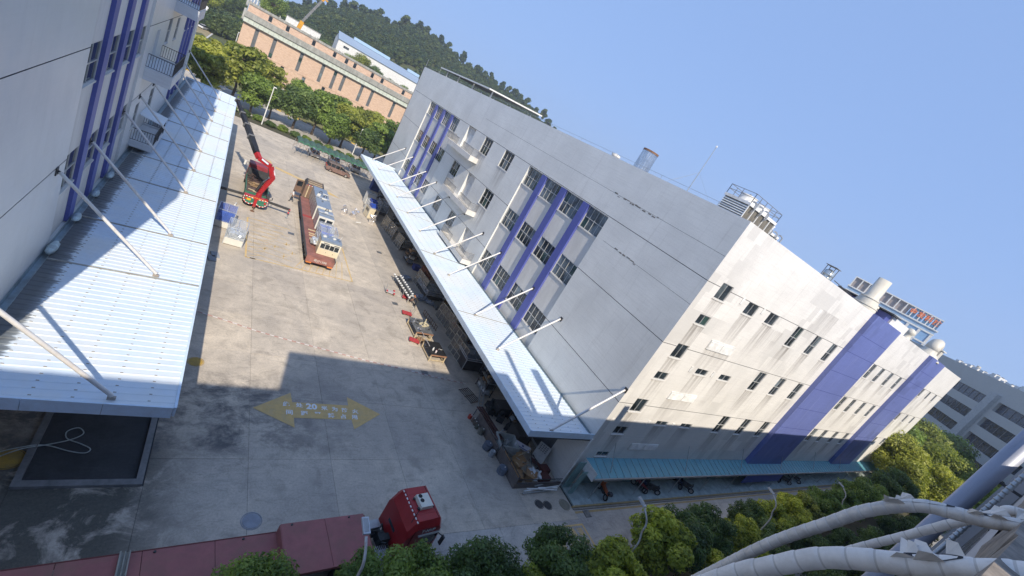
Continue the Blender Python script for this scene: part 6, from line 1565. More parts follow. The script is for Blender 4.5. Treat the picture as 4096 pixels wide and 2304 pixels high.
# roller conveyor with white rollers
t=thing('roller_conveyor','narrow steel conveyor with two rows of white rollers beside the canopy shade','conveyor',(21.9,45.3,0),R(6))
for u in (-.35,.35): mb=MB(); mb.box(u-.04,u+.04,-2.7,2.7,.62,.75); mb.build('side_rail',STEELG,t)
for i in range(11):
    for u in (-.42,.42): mb=MB(); mb.cyl((u-.10,-2.6+i*.52,.82),(u+.10,-2.6+i*.52,.82),.09); mb.build('roller',FOAM,t)
for y in (-2.5,0,2.5):
    for u in (-.35,.35): mb=MB(); mb.beam((u,y,0),(u,y,.62),.06); mb.build('leg',STEELG,t)
mb=MB(); mb.box(-.3,.3,-2.7,2.7,.66,.68); mb.build('bed',IRON,t)
# platform trolleys
def trolley(x,y,rz,label,c=None,hx=1):
    t=thing('platform_trolley',label,'trolley',(x,y,0),rz,'platform trolleys'); c=c or M('trolley_red',(.42,.045,.05),.6,var=.15)
    mb=MB(); mb.box(-.55,.55,-.35,.35,.18,.24); mb.build('platform',c,t)
    for u in (-.42,.42):
        for v in (-.26,.26): mb=MB(); mb.cyl((u,v-.03,.08),(u,v+.03,.08),.08); mb.build('castor',BLACK,t)
    mb=MB(); mb.tube([(-.53,-.28,.24),(-.62,-.28,.95),(-.62,.28,.95),(-.53,.28,.24)],.022,6); mb.build('handle',STEELG,t)
trolley(20.0,44.1,R(-15),'grey platform trolley with red fittings standing out in the sun',M('trolley_grey',(.45,.44,.43),.6))
trolley(22.0,43.7,R(-20),'red platform trolley next to the roller conveyor')
trolley(21.0,40.0,R(170),'red platform trolley above the first work table')
trolley(20.4,34.8,R(160),'red platform trolley between the two work tables')
mb=MB(); mb.box(-.3,.3,-.25,.25,0,.4); mb.box(-.32,.0,-.27,.27,.403,.42); o=tag(mb.build('cardboard_box',CARD),'open cardboard box beside the red trolley between the work tables','box'); o.location=(21.1,35.0,0); o.rotation_euler=(0,0,.3)
for i,(x,y) in enumerate(((19.55,44.0),(20.3,43.6),(20.5,44.35))):
    mb=MB(); mb.cyl((-.08,0,.3),(.08,0,.3),.12,n=10); o=tag(mb.build('red_clamp',M('trolley_red',(.42,.045,.05),.6)),'small red fitting on the grey trolley, %s'%('left','middle','right')[i],'fitting'); o.location=(x,y,.0)
# work tables
def table(x,y,sx,sy,h,rz,top,label):
    t=thing('work_table',label,'table',(x,y,0),rz); mb=MB(); mb.box(-sx/2,sx/2,-sy/2,sy/2,h-.06,h); mb.build('tabletop',top,t)
    for u in (-1,1):
        for v in (-1,1): mb=MB(); mb.box(u*(sx/2-.06)-.05,u*(sx/2-.06)+.05,v*(sy/2-.06)-.05,v*(sy/2-.06)+.05,0,h-.063); mb.build('leg',WOODL,t)
    for v in (-1,1): mb=MB(); mb.box(-sx/2+.12,sx/2-.12,v*(sy/2-.06)-.04,v*(sy/2-.06)+.04,.15,.23); mb.build('stretcher',WOODL,t)
    for u in (-1,1): mb=MB(); mb.box(u*(sx/2-.06)-.04,u*(sx/2-.06)+.04,-sy/2+.12,sy/2-.12,.15,.23); mb.build('stretcher',WOODL,t)
    mb=MB(); mb.box(-sx/2-.01,sx/2+.01,-sy/2-.03,-sy/2-.003,h-.14,h+.01); mb.build('edge_strip',M('brown_edge_strip',(.28,.15,.09),.6),t)
    return t
table(21.5,36.8,1.95,2.7,.85,R(2),M('steel_top',(.20,.21,.22),.35,.4,var=.3),'timber-legged steel work table cluttered with tools')
table(21.9,33.0,1.75,2.3,.85,R(2),M('black_top',(.018,.018,.02),.5,var=.2),'timber-legged work table with black top and bottles')
# clutter on the tables
t=thing('timber_jig','small cream timber jig standing on the cluttered work table','jig',(21.9,37.1,.85),R(30))
m=MB(); 
for a,b in (((-.45,-.3,0),(.45,-.3,0)),((-.45,.3,0),(.45,.3,0)),((-.45,-.3,0),(-.45,.3,0)),((.45,-.3,0),(.45,.3,0)),((0,-.3,0),(0,.3,0)),((-.45,-.3,0),(-.45,-.3,.4)),((.45,.3,0),(.45,.3,.4)),((-.45,-.3,.38),(.45,.3,.38))): m.beam(Vector(a)+Vector((0,0,.05)),Vector(b)+Vector((0,0,.05)),.09)
m.build('bars',M('cream_timber',(.62,.55,.38),.7),t)
g=random.Random(8)
for i in range(12):
    k=i%3; mb=MB()
    if k==0: mb.box(-.16,.16,-.05,.05,0,.1); nm,mt='tool_case',IRON
    elif k==1: mb.cyl((-.2,0,.04),(.2,0,.04),.04); nm,mt='metal_rod',CHROME
    else: mb.blob((0,0,.06),(.13,.1,.07),i,.3); nm,mt='wrapped_tool',FOIL
    o=tag(mb.build(nm,mt),'small %s on the cluttered steel work table, %s counted along it'%(nm.replace('_',' '),ORD[i]),'tool'); o.location=(20.75+g.uniform(0,1.5),35.7+i*.2,.855); o.rotation_euler=(0,0,g.uniform(0,3))
for i,(x,y,c) in enumerate(((21.45,32.6,'white'),(21.65,32.25,'pinkish'))):
    t=thing('bottle','%s plastic bottle on the black-topped work table'%c,'bottle',(x,y,.855)); mb=MB(); mb.lathe([(.0,0),(.08,0),(.085,.2),(.04,.26),(.035,.3)],n=10); mb.build('bottle_body',M('bottle_'+c,(.7,.62 if i else .7,.62 if i else .7),.3),t); mb=MB(); mb.cyl((0,0,.3),(0,0,.34),.04); mb.build('cap',RD if i else WHITE,t)
mb=MB(); mb.tube([(-.2,0,.02),(-.05,.1,.02),(.05,-.05,.02),(.25,.05,.02)],.02,6); o=tag(mb.build('white_strap',WHITE),'short white strap lying on the black-topped table','strap'); o.location=(22.4,32.9,.855)
mb=MB(); mb.tube([(0,0,.1),(.15,-2.5,.9),(.3,-5.6,.92)],.035,6); o=tag(mb.build('long_rod',M('taped_rod',(.4,.38,.38),.5,var=.4,scale=8)),'long taped rod resting across both work tables','rod'); o.location=(20.95,38.7,.0)
t=thing('gate_rack','low row of dark steel uprights in the shade behind the first work table','rack',(23.6,39.3,0),R(-80))
for i in range(9): mb=MB(); mb.beam((-1.6+i*.4,0,0),(-1.6+i*.4,.0,.7),.05); mb.build('upright',RUST,t)
for z in (.15,.6): mb=MB(); mb.beam((-1.7,.04,z),(1.7,.04,z),.045); mb.build('rail',IRON,t)
# ================================================================ scrap pen at the building corner
pen=thing('scrap_pen','low rusty scrap pen full of boxes and offcuts at the factory corner','pen',(23.5,17.3,0))
PW=M('pen_wall',(.14,.12,.11),.8,var=.3,dirt=(.2,.12,.07),dirt_amt=.6)
def pbox(name,a,b,c,d,e,f,mat): mb=MB(); mb.box(a,b,c,d,e,f); return mb.build(name,mat,pen,True)
pbox('side_wall',23.55,23.63,17.2,20.4,0,1.0,PW); pbox('side_wall',23.35,23.43,20.42,24.3,0,.9,PW)
pbox('front_wall',23.64,28.5,17.2,17.28,0,.55,PW)
for y in (17.25,18.8,20.4): mb=MB(); mb.beam((23.6,y,0),(23.6,y,1.25),.06); mb.build('post',IRON,pen,True)
for z in (.7,1.2): mb=MB(); mb.beam((23.6,17.25,z),(23.6,20.4,z),.045); mb.beam((23.6,17.22,z*.75),(28.4,17.22,z*.75),.045); mb.build('rail',IRON,pen,True)
pbox('timber_edge',23.64,23.74,17.3,19.9,.9,1.12,CARD)
def cardbox(x,y,z,s,rz,label,c=None,op=True):
    t=thing('cardboard_box',label,'box',(x,y,z),rz); c=c or CARD; a=s/2
    mb=MB(); mb.box(-a,a,-a*.8,a*.8,0,s*.7); mb.build('box_body',c,t)
    if op:
        for v in (-1,1): mb=MB(); mb.hexa([(-a,v*a*.8,s*.7),(a,v*a*.8,s*.7),(a,v*a*.82,s*.7),(-a,v*a*.82,s*.7),(-a,v*a*1.25,s*.95),(a,v*a*1.25,s*.95),(a,v*a*1.27,s*.95),(-a,v*a*1.27,s*.95)]); mb.build('flap',c,t)
cardbox(24.6,18.9,.3,.9,.4,'large open brown box in the middle of the scrap pen')
cardbox(25.5,18.0,.1,.8,.9,'brown box tipped in front of the foam pile in the scrap pen')
cardbox(24.3,17.9,.1,.7,-.3,'brown box at the front corner of the scrap pen')
cardbox(25.3,19.4,.2,.8,.2,'box at the back of the scrap pen by the white cabinet')
cardbox(27.0,17.8,.0,.9,.1,'dark red-brown bin beside the foam pile',M('maroon_bin',(.10,.03,.025),.6),False)
cardbox(27.5,18.6,.0,.9,.1,'dark red-brown bin behind the first, against the wall',M('maroon_bin',(.10,.03,.025),.6),False)
g=random.Random(12)
for i in range(14):
    mb=MB(); mb.blob((0,0,0),(g.uniform(.12,.3),g.uniform(.1,.25),g.uniform(.06,.16)),i,.35,7); o=tag(mb.build('foam_scrap',FOAM),'white foam scrap in the heap at the front of the scrap pen','foam scrap','foam scraps in the pen'); o.location=(26.1+g.uniform(-.55,.55),18.0+g.uniform(-.45,.45),.45+g.uniform(0,.4)); o.rotation_euler=(g.uniform(-.6,.6),g.uniform(-.6,.6),g.uniform(0,3))
for i in range(9):
    L=g.uniform(.8,1.8); mb=MB(); mb.beam((-L/2,0,0),(L/2,0,g.uniform(-.1,.3)),.06,.04); o=tag(mb.build('offcut',(STEELG,WOODL,IRON)[i%3]),'loose %s offcut in the scrap pen'%('steel','timber','black iron')[i%3],'offcut','offcuts in the scrap pen'); o.location=(24.2+g.uniform(0,2.6),18.2+g.uniform(0,2.0),.7+g.uniform(0,.25)); o.rotation_euler=(0,0,g.uniform(0,3))
# white cabinet, conveyor strips, bench
t=thing('open_cabinet','open white steel cabinet lying in the scrap pen','cabinet',(24.7,21.1,0),R(-12))
WC=M('cabinet_white',(.50,.53,.52),.5,dirt=(.3,.28,.25))
for a in ((-.9,.9,-.8,-.74,0,1.0),(-.9,.9,.74,.8,0,1.0),(-.9,-.84,-.737,.737,0,1.0),(.84,.9,-.737,.737,0,1.0),(-.837,.837,-.737,.737,0,.1)): mb=MB(); mb.box(*a); mb.build('panel',WC,t)
mb=MB(); mb.blob((.2,.3,.5),(.3,.25,.25),2,.3); mb.tube([(-.7,.6,.9),(-.5,.7,1.3),(-.2,.8,1.2)],.04); mb.build('fitting',FILM,t)
t=thing('belt_frame','long brown steel frame leaning along the edge of the scrap pen','frame',(23.9,23.2,0),R(96))
for v in (-.28,.0,.28): mb=MB(); mb.box(-1.9,1.9,v-.09,v+.09,.75,.82); mb.build('strip',M('brown_strip',(.085,.035,.03),.6),t)
for v in (-.40,.40): mb=MB(); mb.beam((-2.0,v,.78),(2.0,v,.78),.05); mb.build('side_bar',STEELG,t)
for u in (-1.7,1.7):
    for v in (-.35,.35): mb=MB(); mb.beam((u,v,0),(u,v,.76),.05); mb.build('leg',IRON,t)
def drum(x,y,r,h,c,label,tilt=0):
    t=thing('drum',label,'drum',(x,y,r if tilt else 0),0,None,tilt); mb=MB(); mb.lathe([(0,0),(r,0),(r,h*.3),(r*1.04,h*.33),(r,h*.36),(r,h*.66),(r*1.04,h*.69),(r,h*.72),(r,h)],n=18); mb.build('drum_body',c,t,smooth=False); mb=MB(); mb.cyl((0,0,h-.03),(0,0,h+.005),r*.94,n=18); mb.build('lid',c,t); mb=MB(); mb.cyl((r*.4,0,h),(r*.4,0,h+.05),.05); mb.build('bung',WHITE,t)
DB=M('drum_blue_grey',(.13,.15,.19),.5,var=.3)
drum(22.95,21.1,.36,.55,DB,'dark blue-grey drum standing beside the long brown frame')
drum(23.05,20.35,.24,.5,M('drum_grey',(.32,.34,.36),.5),'small grey drum between the two dark drums')
drum(23.2,18.7,.36,.55,DB,'dark blue-grey drum by the front of the scrap pen')
drum(23.1,22.7,.24,.5,M('drum_olive',(.15,.14,.11),.7),'olive bin beside the red bucket')
for i,y in enumerate((23.3,23.7,24.05)): drum(22.95,y,.17,.32,M('bucket_olive%d'%i,(.12+.03*i,.12,.09),.7),'small dirty bucket in the row below the red one, %s'%('lowest','middle','topmost')[i])
drum(22.75,24.45,.18,.32,M('bucket_red',(.45,.06,.035),.5),'bright red bucket at the end of the bucket row')
# control panel, silver box, pipes, printed board
t=thing('vending_panel','pale grey panelled cabinet with keypad tilted against the factory wall','cabinet',(27.3,19.6,.35),R(-55),None,R(-35))
mb=MB(); mb.box(-.55,.55,-.2,.2,0,1.5); b=mb.build('cabinet_body',M('panel_grey',(.42,.42,.41),.5),t)
for i in range(4):
    for j in range(4): mb=MB(); mb.box(-.38+i*.2,-.28+i*.2,-.215,-.203,.85+j*.15,.93+j*.15); mb.build('key',IRON,b)
mb=MB(); mb.box(-.5,.5,-.24,.24,-.3,-.01); mb.build('foot_box',M('maroon_bin',(.10,.03,.025),.6),t)
t=thing('display_board','white printed display board lying among the scrap','board',(25.9,20.4,.75),R(-40),None,R(-50))
mb=MB(); mb.box(-.7,.7,-.03,.03,0,.45); b=mb.build('board',M('board_white',(.58,.58,.64),.5),t)
mb=MB(); mb.box(-.6,.6,-.036,-.031,.04,.12); mb.box(-.1,.1,-.036,-.031,.18,.34); mb.build('print',M('board_print',(.12,.12,.25),.5),b)
for i,(x0,y0,x1,y1,z) in enumerate(((24.3,16.75,28.2,17.05,.25),(24.2,16.65,27.2,16.8,.12),(24.6,16.9,27.6,16.6,.35),(25.6,17.1,28.9,17.6,.3),(26.0,17.05,28.0,16.9,.2))):
    mb=MB(); mb.cyl((x0,y0,z),(x1,y1,z+.05),.055); tag(mb.build('pipe_length',(WHITE,STEELG)[i%2]),'pale pipe lying in front of the scrap pen, %s of five from the road'%ORD[i],'pipe')
t=thing('aluminium_ladder','aluminium ladder leaning in the shade left of the scrap pen','ladder',(24.9,27.0,0),R(-18))
for u in (-.22,.22): mb=MB(); mb.beam((u,-1.2,.1),(u,1.3,1.3),.06,.09); mb.build('stile',STEELG,t)
for i in range(8): mb=MB(); p=-1.05+i*.32; mb.beam((-.2,p,.17+i*.153),(.2,p,.17+i*.153),.04); mb.build('rung',STEELG,t)
t=thing('wire_pallet','dark wire pallet frame on the ground beside the ladder','pallet',(23.9,27.3,0),R(20))
for i in range(6): mb=MB(); mb.beam((-.6+i*.24,-.9,.18),(-.6+i*.24,.9,.18),.04); mb.build('bar',IRON,t)
for v in (-.9,0,.9): mb=MB(); mb.beam((-.62,v,.12),(.62,v,.12),.05); mb.build('cross_bar',RUST,t)
for i,(x,y) in enumerate(((25.6,26.0),(26.0,24.4),(26.4,23.2),(25.2,25.2))):
    t=thing('floor_machine','dark small machine under the near end of the right canopy, %s from the scrap pen'%ORD[3-i],'machine',(x,y,0),i); mb=MB(); mb.box(-.35,.35,-.3,.3,.1,.6); mb.build('body',IRON,t); mb=MB(); mb.cyl((.1,.1,.6),(.1,.1,.95),.16); mb.build('motor',M('oily_metal',(.05,.06,.06),.5),t)
    for u in (-.28,.28): mb=MB(); mb.cyl((u,-.32,.08),(u,.32,.08),.08); mb.build('roller_foot',BLACK,t)
# hose by the pit
mb=MB(); hp=[(-5.2,18.6,.06),(-4.2,19.4,.06),(-3.2,20.1,.2),(-2.4,20.55,.05),(-1.7,20.9,.03),(-1.35,21.3,.03),(-1.6,21.65,.03),(-1.95,21.4,.03),(-1.85,20.95,.04),(-1.3,20.65,.03),(-.9,20.35,.03),(-1.05,20.1,.03),(-1.6,20.2,.03),(-2.5,20.5,.06),(-3.3,20.15,.24),(-4.6,19.6,.06)]
mb.tube(catmull(hp,6),.025,6); tag(mb.build('hose',M('pale_hose',(.42,.47,.46),.5)),'thin pale hose looped over the pit at the bottom left','hose')
for x,y,l in ((2.5,42.2,'short grey board in the left canopy shade'),(2.7,43.0,'grey cardboard sheet in the left canopy shade')):
    mb=MB(); mb.box(-.3,.3,-.5,.5,0,.12); o=tag(mb.build('board',M('grey_board',(.24,.26,.29),.7)),l,'board'); o.location=(x,y,0); o.rotation_euler=(0,0,.2)

# loaded shelf racks deep in the shade of the right canopy
g=random.Random(31)
for i,(y,x) in enumerate(((80.5,26.6),(77.5,26.9),(70.2,27.2),(57.2,26.8),(55.0,25.3),(45.0,27.4),(41.0,27.6),(36.6,27.6),(30.2,27.2),(28.4,26.0),(23.8,27.6))):
    t=thing('shelf_rack','loaded dark shelf rack under the right canopy, %s from the far end'%ORD[i],'rack',(x,y,0),g.uniform(-.1,.1),'shelf racks under the right canopy')
    for u in (-.45,.45):
        for v in (-.9,.9): mb=MB(); mb.beam((u,v,0),(u,v,1.7),.06); mb.build('upright',(IRON,RUST,STEELG)[i%3],t)
    for k,z in enumerate((.25,.9,1.55)):
        mb=MB(); mb.box(-.5,.5,-.95,.95,z-.02,z+.02); sh=mb.build('shelf',(IRON,STEELG)[i%2],t)
        for q in range(3):
            mb=MB(); a=-.85+q*.6; h=g.uniform(.15,.5); mb.box(g.uniform(-.42,-.2),g.uniform(.2,.42),a,a+g.uniform(.3,.55),z+.022,z+h); mb.build('stored_box',g.choice((CARD,SLATE,MACHW,IRON,WOOD,FOAM)),sh)
# ================================================================ street lamps, shelter, far lot, people
def lamp(x,y,label):
    t=thing('street_lamp',label,'street lamp',(x,y,0),0,'curved street lamps along the road')
    LM=M('lamp_pole_paint',(.58,.58,.56),.5,.1,dirt=(.28,.14,.06),dirt_amt=.8,dscale=2.2)
    mb=MB(); mb.tube(catmull([(0,0,0),(0,0,3),(0,0,5.4),(0,.25,6.2),(0,.32,6.7),(0,.55,7.05),(0,1.0,7.35)],6),.055,10); mb.build('pole',LM,t,smooth=True)
    mb=MB(); mb.cyl((0,0,0),(0,0,.25),.12); mb.build('base',LM,t)
    m=MB(); m.obox((0,1.33,7.47),(.26,.62,.10),0,.16); h=m.build('lamp_head',M('lamp_head_grey',(.50,.52,.55),.4,.2),t)
    for i in range(5): m=MB(); m.obox((-.08+.04*i,1.33,7.535),(.012,.5,.03),0,.16); m.build('cooling_fin',ALU,h)
for x,l in ((7.75,'rusty curved street lamp over the gooseneck trailer'),(25.1,'curved street lamp above the painted road box'),(44.0,'third curved street lamp, over the kerb among yellow trees'),(63.0,'fourth curved street lamp, its head just above the foliage')): lamp(x,8.72,l)
for x,y,h,l in ((6.7,102.2,7.6,'slim white lamp pole at the far left end of the court'),(25.7,108.4,6.6,'slim white lamp pole behind the green canvas shelter'),(-1.6,172,8,'slim white pole at the edge of the far car lot')):
    t=thing('lamp_pole',l,'lamp pole',(x,y,0)); mb=MB(); mb.cyl((0,0,0),(0,0,h),.11,.08,n=10); mb.build('pole',WHITE,t); mb=MB(); mb.box(-.1,.45,-.1,.1,h,h+.14); mb.build('lamp_head',WHITE,t)
# green canvas shelter with scalloped roof
GC=M('green_canvas',(.045,.15,.10),.8,var=.15,scale=2)
GCS=M('grey_green_canvas',(.05,.10,.082),.8,var=.12,scale=2)
t=thing('canvas_shelter','long green canvas shelter with scalloped roof on crossed poles','shelter',(12.0,89.8,0),R(4))
n=13; L=14.6/n
for i in range(n):
    a=i*L; m=MB(); k=6; rows=[]
    for j in range(k+1):
        u=j/k; zz=2.45-.38*math.sin(math.pi*u)*0 + .32*math.sin(math.pi*u); rows.append([(a+L*u,0,zz),(a+L*u,1.2,zz+.35),(a+L*u,2.6,zz+.2)])
    for r0,r1 in zip(rows,rows[1:]):
        for q in range(2): m.poly([r0[q],r1[q],r1[q+1],r0[q+1]])
    m.build('canvas_bay',GCS,t)
    m=MB()
    for r0,r1 in zip(rows,rows[1:]): m.poly([r0[0],r1[0],(r1[0][0],-.02,r1[0][2]-.30),(r0[0][0],-.02,r0[0][2]-.30)])
    m.build('valance',GC,t)
for i in range(n+1):
    for y in (0,2.6): mb=MB(); mb.cyl((i*L,y,0),(i*L,y,2.45),.03,n=6); mb.build('pole',STEELG,t)
for i in range(n):
    for y in (.02,2.62): mb=MB(); mb.beam((i*L,y,1.0),((i+1)*L,y,2.2),.03); mb.beam(((i+1)*L,y,1.0),(i*L,y,2.2),.03); mb.build('cross_brace',RUST,t)
def small_car(x,y,rz,c,label):
    t=thing('parked_car',label,'car',(x,y,0),rz,'cars parked in the distance')
    m=MB(); m.loft([sec(0,.74,.4,.82,.7),sec(.15,.84,.28,.9,.8),sec(2.9,.84,.28,.88,.8),sec(4.1,.8,.3,.75,.7),sec(4.3,.66,.38,.62,.56)]); m.build('body',c,t)
    m=MB(); m.loft([gsec(.3,.78,.88,.62,.95),gsec(.8,.8,.88,.64,1.4),gsec(2.4,.8,.87,.64,1.42),gsec(3.2,.78,.86,.7,.9)]); m.build('glasshouse',MC['car_glass'],t)
    m=MB(); m.box(.85,2.4,-.62,.62,1.42,1.46); m.build('roof',c,t)
    for u in (.8,3.4):
        for s in (-1,1): wheel(t,u,s*.76,.31,.2,s,'y',CHROME)
CW=M('car_white',(.62,.63,.64),.3,var=.03); CS=M('car_silver',(.30,.31,.32),.3,.5,var=.03)
for i,(x,y,c) in enumerate(((14.6,93.6,CW),(18.6,94.4,CW),(22.9,94.8,CW))): small_car(x+1.3,y-1.2,R(92),c,'%s car under the green canvas shelter, %s from its left end'%(('silver','white')[c is CW],ORD[i]))
# far street, kerbs and hedge
struct(sheet('far_street',[(-60,106),(60,106),(60,124),(-60,124)],-.02,ROADC))
struct(sheet('far_verge',[(-60,100.6),(60,100.6),(60,105.8),(-60,105.8)],.05,SOIL))
struct(sheet('far_lawn',[(-20,124),(60,124),(60,149.8),(-20,149.8)],.05,M('dry_lawn',(.20,.19,.08),.95,var=.3,scale=.6,dirt=(.08,.12,.03),dirt_amt=.8,dscale=.3)))
struct(sheet('car_lot',[(-30,84),(-5.4,100),(-4,124),(-3,300),(-40,300)],-.04,M('lot_concrete',(.42,.39,.34),.9,var=.15,scale=.4,dirt=(.32,.3,.27),dirt_amt=.6,dscale=.1)))
struct(sheet('bare_field',[(-60,150),(-10.2,165),(-8.9,250),(-60,250)],-.01,M('dry_field',(.30,.24,.13),.95,var=.25,scale=.2,dirt=(.16,.15,.07),dirt_amt=.7,dscale=.1)))
fk=struct(MB().build('far_kerb',KG)); i=0; x=-8
while x<44:
    m=MB(); m.box(x,x+.98,105.8,106.0,0,.18); m.build('kerb_stone',(KG,M('kerb_white',(.5,.48,.44),.8))[0 if i%2 else 1],fk,True)
    m=MB(); m.box(x,x+.98,124.0,124.2,0,.2); m.build('kerb_stone',(M('kerb_yellow',(.55,.36,.06),.7),KG)[i%2],fk,True); x+=1.0; i+=1
for i in range(8):
    m=MB(); m.box(-8.6+i*.7,-8.2+i*.7,190.4-i*.9,192-i*.9,-.034,-.03); m.build('lane_dash',WPAINT,fk,True)
m=MB(); m.hexa([(-10,166,-.03),(-9.5,166,-.03),(-8.3,252,-.03),(-8.8,252,-.03),(-10,166,.12),(-9.5,166,.12),(-8.3,252,.12),(-8.8,252,.12)]); m.build('lot_edge_kerb',M('kerb_white',(.5,.48,.44),.8),fk,True)
t=thing('kiosk','small white and blue guard kiosk at the far car lot','kiosk',(-4.9,258,0)); m=MB(); m.box(-1.2,1.2,-1.2,1.2,0,2.6); m.build('wall',WHITE,t); m=MB(); m.box(-1.35,1.35,-1.35,1.35,2.6,2.85); m.build('roof',M('kiosk_blue',(.2,.3,.5),.5),t); m=MB(); m.box(-.7,.7,-1.23,-1.203,1.2,2.2); m.build('window',GLASS,t)
for i in range(5): small_car(-12.8+.9*i,212+3*i,R(70),CW,'white car at the edge of the far lot, %s from the left'%ORD[i])
t=thing('shade_tent','white pitched shade tent above the parked bicycles','tent',(-15.5,262,0)); m=MB(); m.poly([(-3,-3,2.6),(3,-3,2.6),(0,0,4.6)]); m.poly([(3,-3,2.6),(3,3,2.6),(0,0,4.6)]); m.poly([(3,3,2.6),(-3,3,2.6),(0,0,4.6)]); m.poly([(-3,3,2.6),(-3,-3,2.6),(0,0,4.6)]); m.build('tent_canvas',WHITE,t)
for u in (-2.9,2.9):
    for v in (-2.9,2.9): m=MB(); m.cyl((u,v,0),(u,v,2.6),.06); m.build('pole',STEELG,t)
g=random.Random(2)
for i in range(12):
    t=thing('parked_bicycle','two-wheeler in the crowded rack at the far lot','bicycle',(-10.6+g.uniform(-.8,1.6),236+i*.9,0),g.uniform(-.3,.3)+1.2,'two-wheelers at the far lot')
    for q in (-.55,.55): wheel(t,q,0,.33,.08,1,'y')
    m=MB(); m.beam((-.55,0,.33),(.1,0,.7),.06); m.beam((.55,0,.33),(.35,0,.95),.06); m.beam((.35,-.28,.98),(.35,.28,.98),.05); m.box(-.5,.1,-.1,.1,.65,.8); m.build('frame',(IRON,RD,DKB,STEELG)[i%4],t)
# ================================================================ people
def person(loc, rz, J, shirt, pants, shoes, hair, label, scale=1., hat=None):
    """J: joint name -> (x,y,z); forward is local +y"""
    names=list(J); me=bpy.data.meshes.new('body'); 
    E_=[('pelvis','chest'),('chest','neck'),('neck','head'),('head','crown'),('chest','shL'),('shL','elL'),('elL','wrL'),('chest','shR'),('shR','elR'),('elR','wrR'),('pelvis','hipL'),('hipL','knL'),('knL','anL'),('anL','toL'),('pelvis','hipR'),('hipR','knR'),('knR','anR'),('anR','toR'),('head','nose')]
    rad=dict(pelvis=.165,chest=.195,neck=.06,head=.095,crown=.075,nose=.03,shL=.075,shR=.075,elL=.05,elR=.05,wrL=.036,wrR=.036,hipL=.105,hipR=.105,knL=.068,knR=.068,anL=.048,anR=.048,toL=.04,toR=.04)
    V=[Vector(J[n]) for n in names]; r=[rad[n] for n in names]; E=[(names.index(a),names.index(b)) for a,b in E_]
    for s in 'LR':
        w_=Vector(J['wr'+s]); d=(w_-Vector(J['el'+s])).normalized(); sd=d.cross(Vector((0,0,1)));
        if sd.length<.1: sd=Vector((1,0,0))
        sd.normalize(); up=sd.cross(d)
        V.append(w_+d*.085); r.append(.03); pi=len(V)-1; E.append((names.index('wr'+s),pi))
        for k,(o,l) in enumerate(((-.033,.07),(-.012,.085),(.012,.08),(.033,.06))):
            V.append(w_+d*(.085+l*.55)+sd*o); r.append(.010); V.append(w_+d*(.085+l)+sd*o-up*.02); r.append(.008); E+= [(pi,len(V)-2),(len(V)-2,len(V)-1)]
        V.append(w_+d*.06+sd*.055-up*.01); r.append(.011); V.append(w_+d*.10+sd*.065-up*.02); r.append(.009); E+=[(pi,len(V)-2),(len(V)-2,len(V)-1)]
    me.from_pydata(V,E,[])
    tmp=bpy.data.objects.new('tmp_body',me); COL.objects.link(tmp); md=tmp.modifiers.new('s','SKIN')
    for i,v in enumerate(me.skin_vertices[0].data): v.radius=(r[i],r[i]*(.72 if names[i:i+1] in (['pelvis'],['chest']) else 1)); v.use_root = (i==names.index('pelvis'))
    ss=tmp.modifiers.new('u','SUBSURF'); ss.levels=1; ss.render_levels=1
    dg=bpy.context.evaluated_depsgraph_get(); nm=bpy.data.meshes.new_from_object(tmp.evaluated_get(dg)); bpy.data.objects.remove(tmp)
    nm.materials.clear()
    for m in (shirt,pants,shoes,SKIN,hair): nm.materials.append(m)
    segs=[(Vector(J[a]),Vector(J[b]),(a,b)) for a,b in E_]
    for p in nm.polygons:
        c=p.center; best=9;bk=None
        for a,b,k in segs:
            ab=b-a; t_=max(0,min(1,(c-a).dot(ab)/max(1e-9,ab.length_squared))); d=(c-(a+ab*t_)).length
            if d<best: best=d;bk=(k,t_)
        (a,b),t_=bk
        if b in('head','crown','nose') or a=='head': mi=4 if (a=='head' and b=='crown' and (c-Vector(J['head'])).dot(Vector(J['crown'])-Vector(J['head']))>0.0) or (b=='head' and t_>.6 and c.y<Vector(J['head']).y-.03) else 3
        elif b.startswith('wr'): mi=0 if t_<.3 else 3
        elif a.startswith('pelvis') and b=='chest': mi=0 if t_>.25 else 1
        elif b.startswith(('hip','kn','an')): mi=1
        elif b.startswith('to'): mi=2
        else: mi=0
        p.material_index=mi; p.use_smooth=True
    t=thing('person',label,'person',loc,rz,scale=scale); bo=link('body',nm,t)
    hd=Vector(J['head']); nz=(Vector(J['nose'])-hd).normalized(); sd_=nz.cross(Vector((0,0,1))).normalized()
    for s_ in (-1,1):
        m=MB(); e=hd+nz*.088+sd_*(.034*s_)+Vector((0,0,.025)); m.blob(e,(.014,.014,.012),1,0,6); m.build('eye',HAIR,t)
        m=MB(); e=hd+sd_*(.10*s_); m.blob(e,(.018,.03,.035),1,0,6); m.build('ear',SKIN,t)
    m=MB(); e=hd+nz*.088-Vector((0,0,.045)); m.blob(e,(.028,.014,.008),1,0,6); m.build('mouth',M('lips',(.35,.13,.11),.6),t)
    if not hat:
        m=MB(); c_=hd+Vector((0,0,.055))-nz*.018; m.blob(c_,(.112,.115,.085),2,.05,12); m.build('hair',hair,t,smooth=True)
    if hat:
        m=MB(); h=Vector(J['crown']); m.lathe([(.0,.13),(.07,.115),(.115,.05),(.125,-.02),(.16,-.03)],h-Vector((0,0,.02)),12); m.build('hat',hat,t)
    return t
